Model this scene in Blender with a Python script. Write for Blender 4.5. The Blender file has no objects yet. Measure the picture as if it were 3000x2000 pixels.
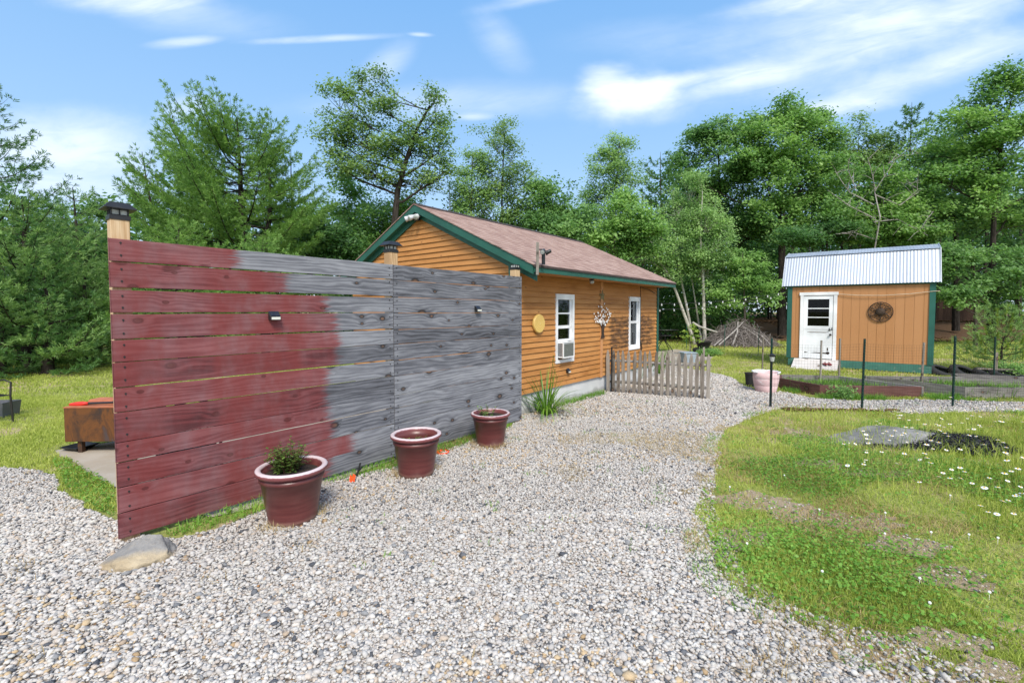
import bpy, math, random
import numpy as np
from mathutils import Vector, Matrix
from mathutils.geometry import tessellate_polygon
R = math.radians
random.seed(7)
SC = bpy.context.scene
C = SC.collection

# ------------------------------------------------------------------ camera
cd = bpy.data.cameras.new('camera'); cam = bpy.data.objects.new('camera', cd); C.objects.link(cam)
H = 1.8
cam.location = (0, 0, H); cam.rotation_euler = (R(90 - 2.3), 0, 0)
cd.sensor_width = 36; cd.lens = 1336 / 3000 * 36; cd.shift_y = -37.3 / 3000
cd.clip_start = .05; cd.clip_end = 2000
SC.camera = cam
# ------------------------------------------------------------------ exposure
vs = SC.view_settings
vs.view_transform = 'Standard'; vs.look = 'None'; vs.gamma = 1.0; vs.exposure = 0.75; vs.use_curve_mapping = False
SC.display_settings.display_device = 'sRGB'
# ------------------------------------------------------------------ node helpers
class T:
    """a node tree with short-hand for making nodes"""
    def __init__(s, tree): s.t = tree
    def n(s, typ, ins=None, out=0, **props):
        nd = s.t.nodes.new('ShaderNode' + typ)
        for k, v in props.items(): setattr(nd, k, v)
        for k, v in (ins or {}).items():
            if isinstance(v, bpy.types.NodeSocket): s.t.links.new(v, nd.inputs[k])
            else: nd.inputs[k].default_value = v
        return nd.outputs[out] if out is not None else nd
    def m(s, op, a, b=0.0, c=None, clamp=False):
        ins = {0: a, 1: b}
        if c is not None: ins[2] = c
        return s.n('Math', ins, operation=op, use_clamp=clamp)
    def noise(s, vec, scale=5, detail=3, rough=.55, dist=0, out='Fac'):
        return s.n('TexNoise', {'Vector': vec, 'Scale': scale, 'Detail': detail, 'Roughness': rough, 'Distortion': dist}, out=out)
    def ss(s, v, lo, hi, a=0.0, b=1.0):
        return s.n('MapRange', {'Value': v, 'From Min': lo, 'From Max': hi, 'To Min': a, 'To Max': b}, interpolation_type='SMOOTHSTEP')
    def mix(s, fac, a, b, blend='MIX'):
        nd = s.n('Mix', None, out=None, data_type='RGBA', blend_type=blend)
        for sock, v in ((nd.inputs[0], fac), (nd.inputs[6], a), (nd.inputs[7], b)):
            if isinstance(v, bpy.types.NodeSocket): s.t.links.new(v, sock)
            elif sock.type == 'RGBA': sock.default_value = (*v[:3], 1)
            else: sock.default_value = v
        return nd.outputs[2]
    def ramp(s, fac, stops, interp='LINEAR'):
        nd = s.n('ValToRGB', {'Fac': fac}, out=None)
        cr = nd.color_ramp; cr.interpolation = interp
        while len(cr.elements) > 1: cr.elements.remove(cr.elements[-1])
        cr.elements[0].position = stops[0][0]; cr.elements[0].color = (*stops[0][1], 1)
        for p, c in stops[1:]:
            e = cr.elements.new(p); e.color = (*c, 1)
        return nd.outputs[0]
    def xyz(s, v):
        nd = s.n('SeparateXYZ', {0: v}, out=None); return nd.outputs
    def vec(s, x=0.0, y=0.0, z=0.0): return s.n('CombineXYZ', {0: x, 1: y, 2: z})
    def scale(s, v, sx, sy, sz): return s.n('VectorMath', {0: v, 1: (sx, sy, sz)}, operation='MULTIPLY')
    def bump(s, h, strength=.4, dist=.01):
        return s.n('Bump', {'Height': h, 'Strength': strength, 'Distance': dist})

def new_mat(name):
    m = bpy.data.materials.new(name); m.use_nodes = True
    m.node_tree.nodes.clear()
    return m, T(m.node_tree)
def finish(m, t, shader):
    o = t.t.nodes.new('ShaderNodeOutputMaterial'); t.t.links.new(shader, o.inputs['Surface']); return m
def pbr(t, col, rough=.7, normal=None, metal=0.0, spec=.4, **kw):
    ins = {'Base Color': col if isinstance(col, bpy.types.NodeSocket) else (*col[:3], 1), 'Roughness': rough, 'Metallic': metal, 'Specular IOR Level': spec}
    if normal is not None: ins['Normal'] = normal
    ins.update(kw)
    return t.n('BsdfPrincipled', ins)
# ------------------------------------------------------------------ world
SUN_AZ, SUN_EL = R(170), R(48)          # azimuth clockwise from +Y
w = bpy.data.worlds.new('World'); SC.world = w; w.use_nodes = True
w.node_tree.nodes.clear(); t = T(w.node_tree)
sky = t.n('TexSky', None, sky_type='NISHITA', sun_disc=False, sun_elevation=SUN_EL, sun_rotation=SUN_AZ, altitude=50.0, air_density=1.0, dust_density=0.6, ozone_density=2.0)
dirv = t.n('TexCoord', out='Generated')
dx, dy, dz = t.xyz(dirv)
safe = t.m('MAXIMUM', dy, .05)
gx = t.m('DIVIDE', dx, safe); gz = t.m('DIVIDE', dz, safe)
gv = t.vec(gx, gz, 0.0)
wob = t.noise(t.scale(gv, 1, 1.6, 1), 3.2, 5, .6, .3)
wob2 = t.noise(t.scale(gv, 1.5, 6, 1), 5, 6, .62, .6)
def blob(px, py, rx, ry, rot, amp, soft=1.0, wobble=.8):
    cx, cz = (px - 1500) / 1336, (909 - py) / 1336
    a, b = rx / 1336, ry / 1336
    X = t.m('SUBTRACT', gx, cx); Z = t.m('SUBTRACT', gz, cz)
    ca, sa = math.cos(R(rot)), math.sin(R(rot))
    u = t.m('DIVIDE', t.m('ADD', t.m('MULTIPLY', X, ca), t.m('MULTIPLY', Z, sa)), a)
    v = t.m('DIVIDE', t.m('SUBTRACT', t.m('MULTIPLY', Z, ca), t.m('MULTIPLY', X, sa)), b)
    d = t.m('SQRT', t.m('ADD', t.m('MULTIPLY', u, u), t.m('MULTIPLY', v, v)))
    d = t.m('ADD', d, t.m('MULTIPLY', t.m('SUBTRACT', wob, .5), wobble * 2))
    return t.m('MULTIPLY', t.ss(d, 1.0 + .3 * soft, 1.0 - .95 * soft), amp)
cirrus = [(2420, 170, 560, 90, 16, .5), (2130, 235, 230, 34, 9, .55), (2330, 90, 420, 70, 12, .38), (2720, 215, 440, 60, 20, .58), (2440, 325, 210, 30, 6, .55),
          (2330, 25, 330, 36, 10, .6), (2760, 60, 420, 70, 16, .42), (430, 25, 230, 50, -3, .6), (600, 70, 280, 60, -8, .25), (2080, 275, 320, 26, 12, .42),
          (1130, 215, 130, 50, 40, .34), (1470, 140, 120, 60, -50, .26), (1330, 310, 460, 60, 2, .26), (1560, 20, 180, 22, 12, .34), (1900, 120, 300, 50, 6, .12)]
streak = [(570, 143, 110, 16, 5, .42), (960, 134, 230, 12, 2.5, .42), (1236, 122, 40, 8, -3, .45), (1390, 352, 60, 13, 0, .34)]
bank = [(230, 450, 340, 120, 0, .62), (180, 540, 330, 70, 0, .45), (560, 330, 100, 45, 10, .3)]
cum = [(1775, 258, 86, 60, -16, .68), (1848, 296, 150, 52, 0, .68), (1912, 280, 90, 52, 8, .6), (1860, 325, 170, 50, 0, .42), (1980, 250, 90, 24, 12, .4)]
tot = None
def addm(a, b): return b if a is None else t.m('MAXIMUM', a, b)
def screen(a, b): return b if a is None else t.m('SUBTRACT', t.m('ADD', a, b), t.m('MULTIPLY', a, b))
for c in cirrus: tot = screen(tot, blob(*c, 1.0, .7))
ang = t.vec(t.m('ADD', t.m('MULTIPLY', gx, .97), t.m('MULTIPLY', gz, .24)), t.m('SUBTRACT', t.m('MULTIPLY', gz, .97), t.m('MULTIPLY', gx, .24)), 0.0)
fine = t.noise(t.scale(ang, 1.3, 9, 1), 4, 6, .6, .7)
tot = t.m('MULTIPLY', tot, t.ss(t.m('ADD', t.m('MULTIPLY', wob2, .4), t.m('MULTIPLY', fine, .6)), .25, .68, .45, 1.0))
sk_ = None
for c in streak: sk_ = addm(sk_, blob(*c, .9, .7))
tot = screen(tot, t.m('MULTIPLY', sk_, t.ss(wob2, .3, .6, .55, 1.0)))
bk = None
for c in bank: bk = addm(bk, blob(*c, 1.0, .7))
tot = screen(tot, t.m('MULTIPLY', bk, t.ss(wob2, .2, .6, .55, 1.0)))
cu = None
for c in cum: cu = screen(cu, blob(*c, 1.0, 1.0))
tot = screen(tot, t.m('MULTIPLY', cu, t.ss(wob2, .2, .65, .72, 1.0)))
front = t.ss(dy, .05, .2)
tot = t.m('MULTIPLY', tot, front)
fill_cloud = t.m('MULTIPLY', t.ss(t.noise(t.scale(dirv, 1, 1, 3), 2.2, 6, .6, .4), .36, .62), t.m('MULTIPLY', t.m('SUBTRACT', 1.0, front), .95))  # unseen cloud behind the camera, whitened to add fill light on the walls
tot = t.m('ADD', tot, fill_cloud)
# humid summer air: paler and whiter towards the horizon
air = t.ramp(dz, [(0.0, (4.7, 5.9, 7.4)), (.12, (3.9, 5.4, 7.3)), (.3, (2.75, 4.7, 7.3)), (.55, (1.75, 3.9, 7.2)), (1.0, (.9, 2.6, 5.6))])
skyc = t.mix(.72, sky, air)
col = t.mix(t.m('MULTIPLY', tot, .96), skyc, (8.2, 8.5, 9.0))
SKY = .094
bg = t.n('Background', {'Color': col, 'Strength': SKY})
wo = t.t.nodes.new('ShaderNodeOutputWorld'); t.t.links.new(bg, wo.inputs['Surface'])
# ------------------------------------------------------------------ sun (thin high cloud softens it)
sd = bpy.data.lights.new('sun', 'SUN'); sun = bpy.data.objects.new('sun', sd); C.objects.link(sun)
sd.energy = 2.6; sd.angle = R(18); sd.color = (1.0, .94, .84)
sv = Vector((math.sin(SUN_AZ) * math.cos(SUN_EL), math.cos(SUN_AZ) * math.cos(SUN_EL), math.sin(SUN_EL)))
sun.rotation_euler = sv.to_track_quat('Z', 'Y').to_euler(); sun.location = (10, -20, 40)

# ------------------------------------------------------------------ geometry helpers
PIT = R(2.3)
def ray(px, py):
    xc = (px - 1500) / 1336; yc = (-(py - 1000) - 37.3) / 1336
    d = Vector((xc, math.cos(PIT) + yc * math.sin(PIT), -math.sin(PIT) + yc * math.cos(PIT)))
    return d / d.y
def G(px, py, z=0.0):
    """the place on level z seen at that point of the survey photograph"""
    d = ray(px, py); k = (z - H) / d.z; return Vector((0, 0, H)) + d * k
def D(px, py, Y): return Vector((0, 0, H)) + ray(px, py) * Y

class MB:
    def __init__(s): s.v = []; s.f = []
    def add(s, vs, fs):
        o = len(s.v); s.v += [tuple(v) for v in vs]; s.f += [tuple(i + o for i in f) for f in fs]; return s
    def box(s, x0, x1, y0, y1, z0, z1, M=None):
        vs = [Vector((x, y, z)) for z in (z0, z1) for y in (y0, y1) for x in (x0, x1)]
        if M is not None: vs = [M @ v for v in vs]
        return s.add(vs, [(0, 2, 3, 1), (4, 5, 7, 6), (0, 1, 5, 4), (2, 6, 7, 3), (0, 4, 6, 2), (1, 3, 7, 5)])
    def bar(s, a, b, w, h, up=(0, 0, 1)):
        a = Vector(a); b = Vector(b); d = (b - a); L = d.length; d.normalize()
        sdv = d.cross(Vector(up)); sdv = sdv.normalized() if sdv.length > 1e-5 else Vector((1, 0, 0)); u = sdv.cross(d)
        vs = [p + sdv * (i * w / 2) + u * (j * h / 2) for p in (a, b) for i, j in ((-1, -1), (1, -1), (1, 1), (-1, 1))]
        return s.add(vs, [(3, 2, 1, 0), (4, 5, 6, 7), (0, 1, 5, 4), (1, 2, 6, 5), (2, 3, 7, 6), (3, 0, 4, 7)])
    def tube(s, pts, rad, n=6, caps=True, closed=False):
        pts = [Vector(p) for p in pts]; N = len(pts)
        if not hasattr(rad, '__len__'): rad = [rad] * N
        prev = None; vs = []
        for i, p in enumerate(pts):
            d = (pts[(i + 1) % N] - pts[i - 1]) if closed else (pts[min(i + 1, N - 1)] - pts[max(i - 1, 0)])
            d = d.normalized() if d.length > 1e-7 else Vector((0, 0, 1))
            if prev is None:
                a = d.cross(Vector((0, 0, 1)));
                if a.length < .05: a = d.cross(Vector((1, 0, 0)))
            else: a = prev - d * prev.dot(d)
            a.normalize(); prev = a; b = d.cross(a)
            vs += [p + (a * math.cos(2 * math.pi * k / n) + b * math.sin(2 * math.pi * k / n)) * rad[i] for k in range(n)]
        fs = []
        for i in range(N if closed else N - 1):
            j = (i + 1) % N
            fs += [(i * n + k, i * n + (k + 1) % n, j * n + (k + 1) % n, j * n + k) for k in range(n)]
        if caps and not closed: fs += [tuple(range(n - 1, -1, -1)), tuple((N - 1) * n + k for k in range(n))]
        return s.add(vs, fs)
    def lathe(s, prof, n=24, c=(0, 0, 0), M=None, cap0=True, cap1=True):
        vs = [Vector((r * math.cos(2 * math.pi * k / n), r * math.sin(2 * math.pi * k / n), z)) for r, z in prof for k in range(n)]
        if M is not None: vs = [M @ v for v in vs]
        vs = [v + Vector(c) for v in vs]; N = len(prof)
        fs = [(i * n + k, i * n + (k + 1) % n, (i + 1) * n + (k + 1) % n, (i + 1) * n + k) for i in range(N - 1) for k in range(n)]
        if cap0: fs.append(tuple(range(n - 1, -1, -1)))
        if cap1: fs.append(tuple((N - 1) * n + k for k in range(n)))
        return s.add(vs, fs)
    def prism(s, poly, a, b, M):
        """2-D outline in (p,q) extruded from a to b; M maps (p,q,h) to space"""
        n = len(poly)
        vs = [M @ Vector((p, q, h)) for h in (a, b) for p, q in poly]
        return s.add(vs, [tuple(range(n - 1, -1, -1)), tuple(range(n, 2 * n))] + [(i, (i + 1) % n, n + (i + 1) % n, n + i) for i in range(n)])
    def build(s, name, mat, parent=None, smooth=False, bevel=0):
        me = bpy.data.meshes.new(name); me.from_pydata(s.v, [], s.f); me.update()
        if smooth: me.polygons.foreach_set('use_smooth', [True] * len(me.polygons))
        return link(name, me, mat, parent, bevel)
def link(name, me, mat, parent=None, bevel=0):
    if mat is not None: me.materials.append(mat)
    o = bpy.data.objects.new(name, me); C.objects.link(o)
    if parent is not None: o.parent = parent
    if bevel:
        b = o.modifiers.new('bevel', 'BEVEL'); b.width = bevel; b.segments = 2; b.limit_method = 'ANGLE'
    return o
def mesh_np(name, V, F, mat, parent=None, attrs=None, smooth=False):
    me = bpy.data.meshes.new(name); V = np.ascontiguousarray(V, np.float32); F = np.ascontiguousarray(F, np.int32)
    k = F.shape[1]
    me.vertices.add(len(V)); me.vertices.foreach_set('co', V.ravel())
    me.loops.add(F.size); me.loops.foreach_set('vertex_index', F.ravel())
    me.polygons.add(len(F)); me.polygons.foreach_set('loop_start', np.arange(0, F.size, k, dtype=np.int32))
    me.polygons.foreach_set('loop_total', np.full(len(F), k, np.int32))
    if smooth: me.polygons.foreach_set('use_smooth', np.ones(len(F), bool))
    for nm, (typ, arr) in (attrs or {}).items():
        a = me.attributes.new(nm, typ, 'POINT')
        a.data.foreach_set('color' if typ == 'FLOAT_COLOR' else 'value', np.ascontiguousarray(arr, np.float32).ravel())
    me.update(calc_edges=True); me.validate()
    return link(name, me, mat, parent)
def tag(o, label=None, cat=None, group=None, kind=None):
    if label: o['label'] = label
    if cat: o['category'] = cat
    if group: o['group'] = group
    if kind: o['kind'] = kind
    return o
def thing(name, label, cat, loc=(0, 0, 0), rot=0, group=None):
    o = bpy.data.objects.new(name, None); C.objects.link(o); o.location = loc; o.rotation_euler = (0, 0, rot)
    o.empty_display_size = .2
    return tag(o, label, cat, group)
def dup(o, parent=None):
    c = o.copy(); C.objects.link(c)
    if parent is not None: c.parent = parent
    for ch in list(o.children): dup(ch, c)
    return c
def flat_sheet(name, pts, z, mat):
    tri = tessellate_polygon([[Vector((p[0], p[1], 0)) for p in pts]])
    me = bpy.data.meshes.new(name); me.from_pydata([(p[0], p[1], z) for p in pts], [], [tuple(x) for x in tri]); me.update()
    if me.polygons and me.polygons[0].normal.z < 0: me.flip_normals()
    return link(name, me, mat)
def inside(P, poly):
    x, y = P[:, 0], P[:, 1]; r = np.zeros(len(P), bool); n = len(poly)
    for i in range(n):
        x1, y1 = poly[i][0], poly[i][1]; x2, y2 = poly[(i + 1) % n][0], poly[(i + 1) % n][1]
        c = (y1 > y) != (y2 > y)
        if y1 != y2: r ^= c & (x < (x2 - x1) * (y - y1) / (y2 - y1) + x1)
    return r
_hg = np.random.default_rng(3).random((256, 256))
def vnoise(P, s, off=0.0):
    x = P[:, 0] * s + 40 + off; y = P[:, 1] * s + 40 + off * 1.7
    xi = np.floor(x).astype(int); yi = np.floor(y).astype(int); fx = x - xi; fy = y - yi
    fx = fx * fx * (3 - 2 * fx); fy = fy * fy * (3 - 2 * fy)
    g = lambda a, b: _hg[a % 256, b % 256]
    return (g(xi, yi) * (1 - fx) + g(xi + 1, yi) * fx) * (1 - fy) + (g(xi, yi + 1) * (1 - fx) + g(xi + 1, yi + 1) * fx) * fy
def rough_line(pts, amp, step, seed, closed=False):
    """break a polyline into small steps and jitter it"""
    rg = random.Random(seed); out = []
    n = len(pts); rng_ = range(n if closed else n - 1)
    for i in rng_:
        a = Vector(pts[i][:2]); b = Vector(pts[(i + 1) % n][:2]); k = max(1, int((b - a).length / step))
        for j in range(k):
            p = a.lerp(b, j / k); out.append((p.x + rg.uniform(-amp, amp), p.y + rg.uniform(-amp, amp)))
    if not closed: out.append(tuple(pts[-1][:2]))
    return out

# ------------------------------------------------------------------ materials
def objco(t): return t.n('TexCoord', out='Object')
def orand(t): return t.n('ObjectInfo', out='Random')
def simple(name, col, rough=.6, metal=0.0, var=.15, scale=8, bump=.0, bdist=.004, spec=.4):
    m, t = new_mat(name); co = objco(t)
    n = t.noise(co, scale, 4, .6)
    c = t.mix(t.ss(n, .25, .75), [x * (1 - var) for x in col], [min(1, x * (1 + var)) for x in col])
    nm = t.bump(t.noise(co, scale * 6, 3), bump, bdist) if bump else None
    return finish(m, t, pbr(t, c, t.ss(n, .2, .8, max(.02, rough - .08), min(1, rough + .1)), nm, metal, spec))
def wood(name, stops, along='x', across='z', ring=23, knot=True, red=None, knots_thr=.5, weather=None, rough=.8, ring_w=.15):
    """planks: stretched grain rings that bend round knots; stops = 3 colours dark to light"""
    m, t = new_mat(name); co = objco(t); r = orand(t)
    ax = dict(zip('xyz', t.xyz(co)))
    a0 = ax[along]; c0 = ax[across]
    a = t.m('ADD', a0, t.m('MULTIPLY', r, 37.3)); c = t.m('ADD', c0, t.m('MULTIPLY', r, 11.7))
    n1 = t.noise(t.vec(t.m('MULTIPLY', a, .75), t.m('MULTIPLY', c, 4.6), r), 1.0, 3, .5)
    vk = t.n('TexVoronoi', {'Vector': t.vec(t.m('MULTIPLY', a, 3.0), t.m('MULTIPLY', c, 4.6), 0), 'Scale': 1.0, 'Randomness': 1.0}, out=None, voronoi_dimensions='2D')
    kc = t.xyz(vk.outputs['Color']); kr = kc[0]; kd = t.m('MULTIPLY', vk.outputs['Distance'], t.m('ADD', .5, t.m('MULTIPLY', t.m('POWER', kc[1], .6), 1.3)))
    on = t.m('GREATER_THAN', kr, knots_thr) if knot else 0.0
    pull = t.m('MULTIPLY', t.m('DIVIDE', .55, t.m('ADD', t.m('MULTIPLY', kd, 6.0), .25)), t.m('MULTIPLY', on, t.ss(kd, .52, .22)))
    ringv = t.m('ADD', t.m('ADD', t.m('MULTIPLY', c, ring), t.m('MULTIPLY', n1, 7.0)), t.m('MULTIPLY', pull, 1.3))
    rings = t.m('ADD', t.m('MULTIPLY', t.m('SINE', t.m('MULTIPLY', ringv, 6.283)), .5), .5)
    fib = t.noise(t.vec(t.m('MULTIPLY', a, 4), t.m('MULTIPLY', c, 190), r), 1.0, 3, .65)
    blot = t.noise(t.vec(t.m('MULTIPLY', a, 1.6), t.m('MULTIPLY', c, 6), t.m('MULTIPLY', r, 9)), 1.3, 4, .6)
    g = t.m('ADD', t.m('ADD', t.m('MULTIPLY', rings, ring_w), t.m('MULTIPLY', fib, .52)), t.m('MULTIPLY', blot, .63))
    g = t.m('ADD', g, t.m('MULTIPLY', t.m('SUBTRACT', r, .5), .30))
    col = t.ramp(g, [(.3, stops[0]), (.62, stops[1]), (.95, stops[2])])
    kn = t.m('MULTIPLY', t.ss(t.m('ADD', kd, t.m('MULTIPLY', t.m('SUBTRACT', fib, .5), .04)), .145, .09), on)
    ringk = t.m('MULTIPLY', t.ss(t.m('ADD', kd, t.m('MULTIPLY', t.m('SUBTRACT', blot, .5), .2)), .34, .06), on)
    col = t.mix(t.m('MULTIPLY', ringk, .42), col, stops[0]); col = t.mix(t.m('MULTIPLY', t.m('MULTIPLY', t.ss(blot, .6, .8), t.ss(kd, .6, .3)), .35), col, stops[2])
    kcol = t.mix(t.ss(kd, .03, .10), t.mix(kc[2], (.10, .06, .04), (.22, .115, .065)), [x * .4 for x in stops[0]])
    col = t.mix(t.m('MULTIPLY', kn, .8), col, kcol)
    if red:
        st = t.n('Attribute', None, out='Fac', attribute_type='OBJECT', attribute_name='stain')
        edge = t.m('ADD', t.m('SUBTRACT', st, a0), t.m('ADD', t.m('MULTIPLY', t.m('SUBTRACT', fib, .5), .42), t.m('MULTIPLY', t.m('SUBTRACT', t.noise(t.vec(t.m('MULTIPLY', a, 3), t.m('MULTIPLY', c, 14), 0), 1.0, 3), .5), .16)))
        msk = t.ss(edge, -.06, .02)
        pale_fade = t.ss(t.noise(t.vec(t.m('MULTIPLY', a, 4), t.m('MULTIPLY', c0, 2.2), 4.0), 1.2, 4, .6), .35, .8)
        # brushed coats: some wide vertical lap marks are thicker
        lap = t.ss(t.noise(t.vec(t.m('MULTIPLY', a0, 3.0), t.m('MULTIPLY', c0, .35), 9.0), 1.0, 2, .5), .44, .6)
        rc = t.ramp(g, [(.28, red[0]), (.6, red[1]), (.95, red[2])])
        rc = t.mix(t.m('MULTIPLY', lap, .5), rc, (.19, .034, .031))
        rc = t.mix(t.m('MULTIPLY', kn, .7), rc, (.07, .014, .014))
        rc = t.mix(t.m('MULTIPLY', pale_fade, .42), rc, t.mix(.55, col, (.25, .15, .16)))
        col = t.mix(msk, col, rc)
    if weather:
        wx = weather(t, ax); col = t.mix(wx[0], col, wx[1])
    h = t.m('SUBTRACT', t.m('ADD', t.m('MULTIPLY', fib, .6), t.m('MULTIPLY', rings, .3)), t.m('MULTIPLY', kn, .6))
    return finish(m, t, pbr(t, col, rough, t.bump(h, .35, .004), spec=.25))

M = {}
M['fence'] = wood('weathered_stained_boards', [(.032, .032, .037), (.135, .138, .158), (.285, .29, .315)], red=[(.058, .016, .018), (.158, .040, .043), (.250, .085, .088)], knots_thr=.64, ring_w=.20)
M['grey_wood'] = wood('grey_weathered_wood', [(.06, .055, .05), (.20, .185, .17), (.36, .34, .32)])
M['grey_wood_v'] = wood('grey_weathered_wood_upright', [(.075, .063, .052), (.215, .185, .155), (.37, .335, .295)], along='z', across='x')
M['post_wood'] = wood('pale_post_wood', [(.22, .11, .05), (.50, .33, .18), (.68, .52, .34)], along='z', across='x', knots_thr=.85, ring=20)
M['red_board'] = wood('red_brown_board', [(.05, .02, .016), (.115, .05, .042), (.18, .09, .08)])
M['ramp_wood'] = wood('pale_ramp_boards', [(.38, .35, .32), (.55, .52, .5), (.7, .68, .66)])
def sid_weather(t, ax):
    n = t.noise(t.vec(t.m('MULTIPLY', ax['x'], 2.0), 0.0, t.m('MULTIPLY', ax['z'], 9)), 1.6, 5, .7)
    zone = t.m('MULTIPLY', t.ss(ax['x'], 2.95, 3.5), t.ss(ax['x'], 6.9, 5.6))
    zone = t.m('MULTIPLY', zone, t.m('MULTIPLY', t.ss(ax['z'], .5, 1.0), t.ss(ax['z'], 2.0, 1.55)))
    return t.m('MULTIPLY', t.ss(t.m('MULTIPLY', zone, t.m('ADD', n, .18)), .50, .78), .85), (.045, .026, .016)
def siding_mat(name, ax_along):
    m, t = new_mat(name); co = objco(t); x, y, z = t.xyz(co)
    isl = t.n('NewGeometry', out='Random Per Island')
    a = t.m('ADD', x if ax_along == 'x' else y, t.m('MULTIPLY', isl, 23.0))
    fib = t.noise(t.vec(t.m('MULTIPLY', a, 2.2), t.m('MULTIPLY', isl, 9), t.m('MULTIPLY', z, 95)), 1.0, 4, .6)
    blot = t.noise(t.vec(t.m('MULTIPLY', a, 1.7), t.m('MULTIPLY', isl, 50), t.m('MULTIPLY', z, 7)), 1.0, 4, .6)
    g = t.m('ADD', t.m('ADD', t.m('MULTIPLY', fib, .45), t.m('MULTIPLY', blot, .5)), t.m('MULTIPLY', isl, .12))
    col = t.ramp(g, [(.28, (.25, .088, .016)), (.55, (.46, .208, .062)), (.85, (.56, .285, .105))])
    vk = t.n('TexVoronoi', {'Vector': t.vec(t.m('MULTIPLY', a, 5.0), t.m('MULTIPLY', isl, 77), t.m('MULTIPLY', z, 10)), 'Scale': 1.0}, out=None)
    kd = vk.outputs['Distance']; on = t.m('GREATER_THAN', t.xyz(vk.outputs['Color'])[0], .74)
    col = t.mix(t.m('MULTIPLY', t.m('MULTIPLY', t.ss(kd, .2, .05), on), .75), col, (.14, .05, .014))
    if ax_along == 'x':
        wm, wc = sid_weather(t, {'x': x, 'z': z}); col = t.mix(wm, col, wc)
    return finish(m, t, pbr(t, col, t.ss(fib, .3, .7, .5, .68), t.bump(fib, .25, .003), spec=.3))
M['siding_long'] = siding_mat('orange_stained_siding', 'x')
M['siding_gable'] = siding_mat('orange_stained_gable_siding', 'y')
def paint(name, col, chip, amount=.12, rough=.5):
    m, t = new_mat(name); co = objco(t)
    n = t.noise(t.scale(co, 1, 1, 2.2), 6, 6, .68, .4); n2 = t.noise(co, 1.4, 3)
    c = t.mix(t.ss(n2, .3, .7), [x * .8 for x in col], [x * 1.15 for x in col])
    c = t.mix(t.ss(n, .74 - amount, .86 - amount), c, chip)
    return finish(m, t, pbr(t, c, t.ss(n, .3, .7, rough - .06, rough + .14), t.bump(n, .12, .003)))
M['green'] = paint('worn_green_paint', (.017, .098, .072), (.42, .43, .36), .06)
M['green_plain'] = paint('green_trim_paint', (.018, .105, .08), (.10, .2, .15), .0)
M['green_skirt'] = paint('scuffed_green_skirt', (.05, .17, .135), (.35, .33, .26), .16)
M['white'] = paint('white_trim_paint', (.80, .81, .83), (.6, .6, .58), -.05, .42)
M['white_door'] = paint('peeling_white_door_paint', (.80, .82, .85), (.62, .6, .58), -.03, .4)
M['trim_wood'] = simple('tan_trim_board', (.52, .25, .105), .6, var=.12, scale=5)
def concrete(name, c0, c1, dark=(.2, .19, .17)):
    m, t = new_mat(name); co = objco(t)
    n = t.noise(co, 1.6, 6, .62); f = t.noise(co, 60, 3, .6)
    c = t.mix(t.ss(n, .3, .7), c0, c1); c = t.mix(t.m('MULTIPLY', t.ss(f, .55, .8), .25), c, dark)
    z = t.xyz(co)[2]
    st = t.ss(t.m('ADD', z, t.m('MULTIPLY', t.noise(co, 3, 4, .6), -.22)), .03, -.06)
    c = t.mix(t.m('MULTIPLY', st, .55), c, dark)
    return finish(m, t, pbr(t, c, .85, t.bump(f, .3, .004), spec=.25))
M['concrete'] = concrete('foundation_concrete', (.50, .51, .52), (.63, .63, .63))
M['slab'] = concrete('worn_slab_concrete', (.42, .37, .30), (.60, .57, .52), (.26, .2, .14))
# shingles: tabs along x, courses by island
m, t = new_mat('rose_brown_shingles'); co = objco(t); isl = t.n('NewGeometry', out='Random Per Island'); x, y, z = t.xyz(co)
xx = t.m('ADD', x, t.m('MULTIPLY', isl, 13.0)); cell = t.m('FLOOR', t.m('DIVIDE', xx, .16)); fr = t.m('FRACT', t.m('DIVIDE', xx, .16))
rv = t.n('TexWhiteNoise', {'Vector': t.vec(cell, t.m('MULTIPLY', isl, 99), 0)}, out=0, noise_dimensions='3D')
gran = t.noise(co, 160, 2, .6); bl = t.noise(co, 1.1, 4, .6)
c = t.ramp(t.m('ADD', t.m('MULTIPLY', rv, .5), t.m('MULTIPLY', bl, .5)), [(.15, (.26, .165, .14)), (.5, (.37, .25, .212)), (.85, (.44, .315, .27))])
c = t.mix(t.m('MULTIPLY', t.ss(gran, .35, .75), .35), c, (.15, .09, .08))
c = t.mix(t.m('MULTIPLY', t.ss(t.m('ABSOLUTE', t.m('SUBTRACT', fr, .5)), .475, .495), .6), c, (.06, .04, .035))
M['shingle'] = finish(m, t, pbr(t, c, .9, t.bump(gran, .4, .003), spec=.2))
M['shingle_edge'] = simple('dark_shingle_edge', (.055, .04, .038), .9)
# galvanised corrugated sheet
m, t = new_mat('galvanised_roof_sheet'); co = objco(t); x, y, z = t.xyz(co)
n = t.noise(t.vec(t.m('MULTIPLY', x, 2.2), 0.0, t.m('MULTIPLY', z, .5)), 1.8, 5, .6); n2 = t.noise(co, 14, 4, .7)
sheet = t.n('TexWhiteNoise', {'W': t.m('FLOOR', t.m('DIVIDE', x, .62))}, noise_dimensions='1D')
c = t.mix(t.m('MULTIPLY', t.m('ADD', n, sheet), .5), (.36, .40, .46), (.52, .555, .61)); c = t.mix(t.m('MULTIPLY', t.ss(n2, .55, .8), .3), c, (.60, .62, .66))
M['metal_roof'] = finish(m, t, pbr(t, c, t.ss(n2, .3, .7, .42, .6), None, .55, .5))
M['flash'] = simple('grey_flashing', (.55, .58, .62), .45, .6, .1)
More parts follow.
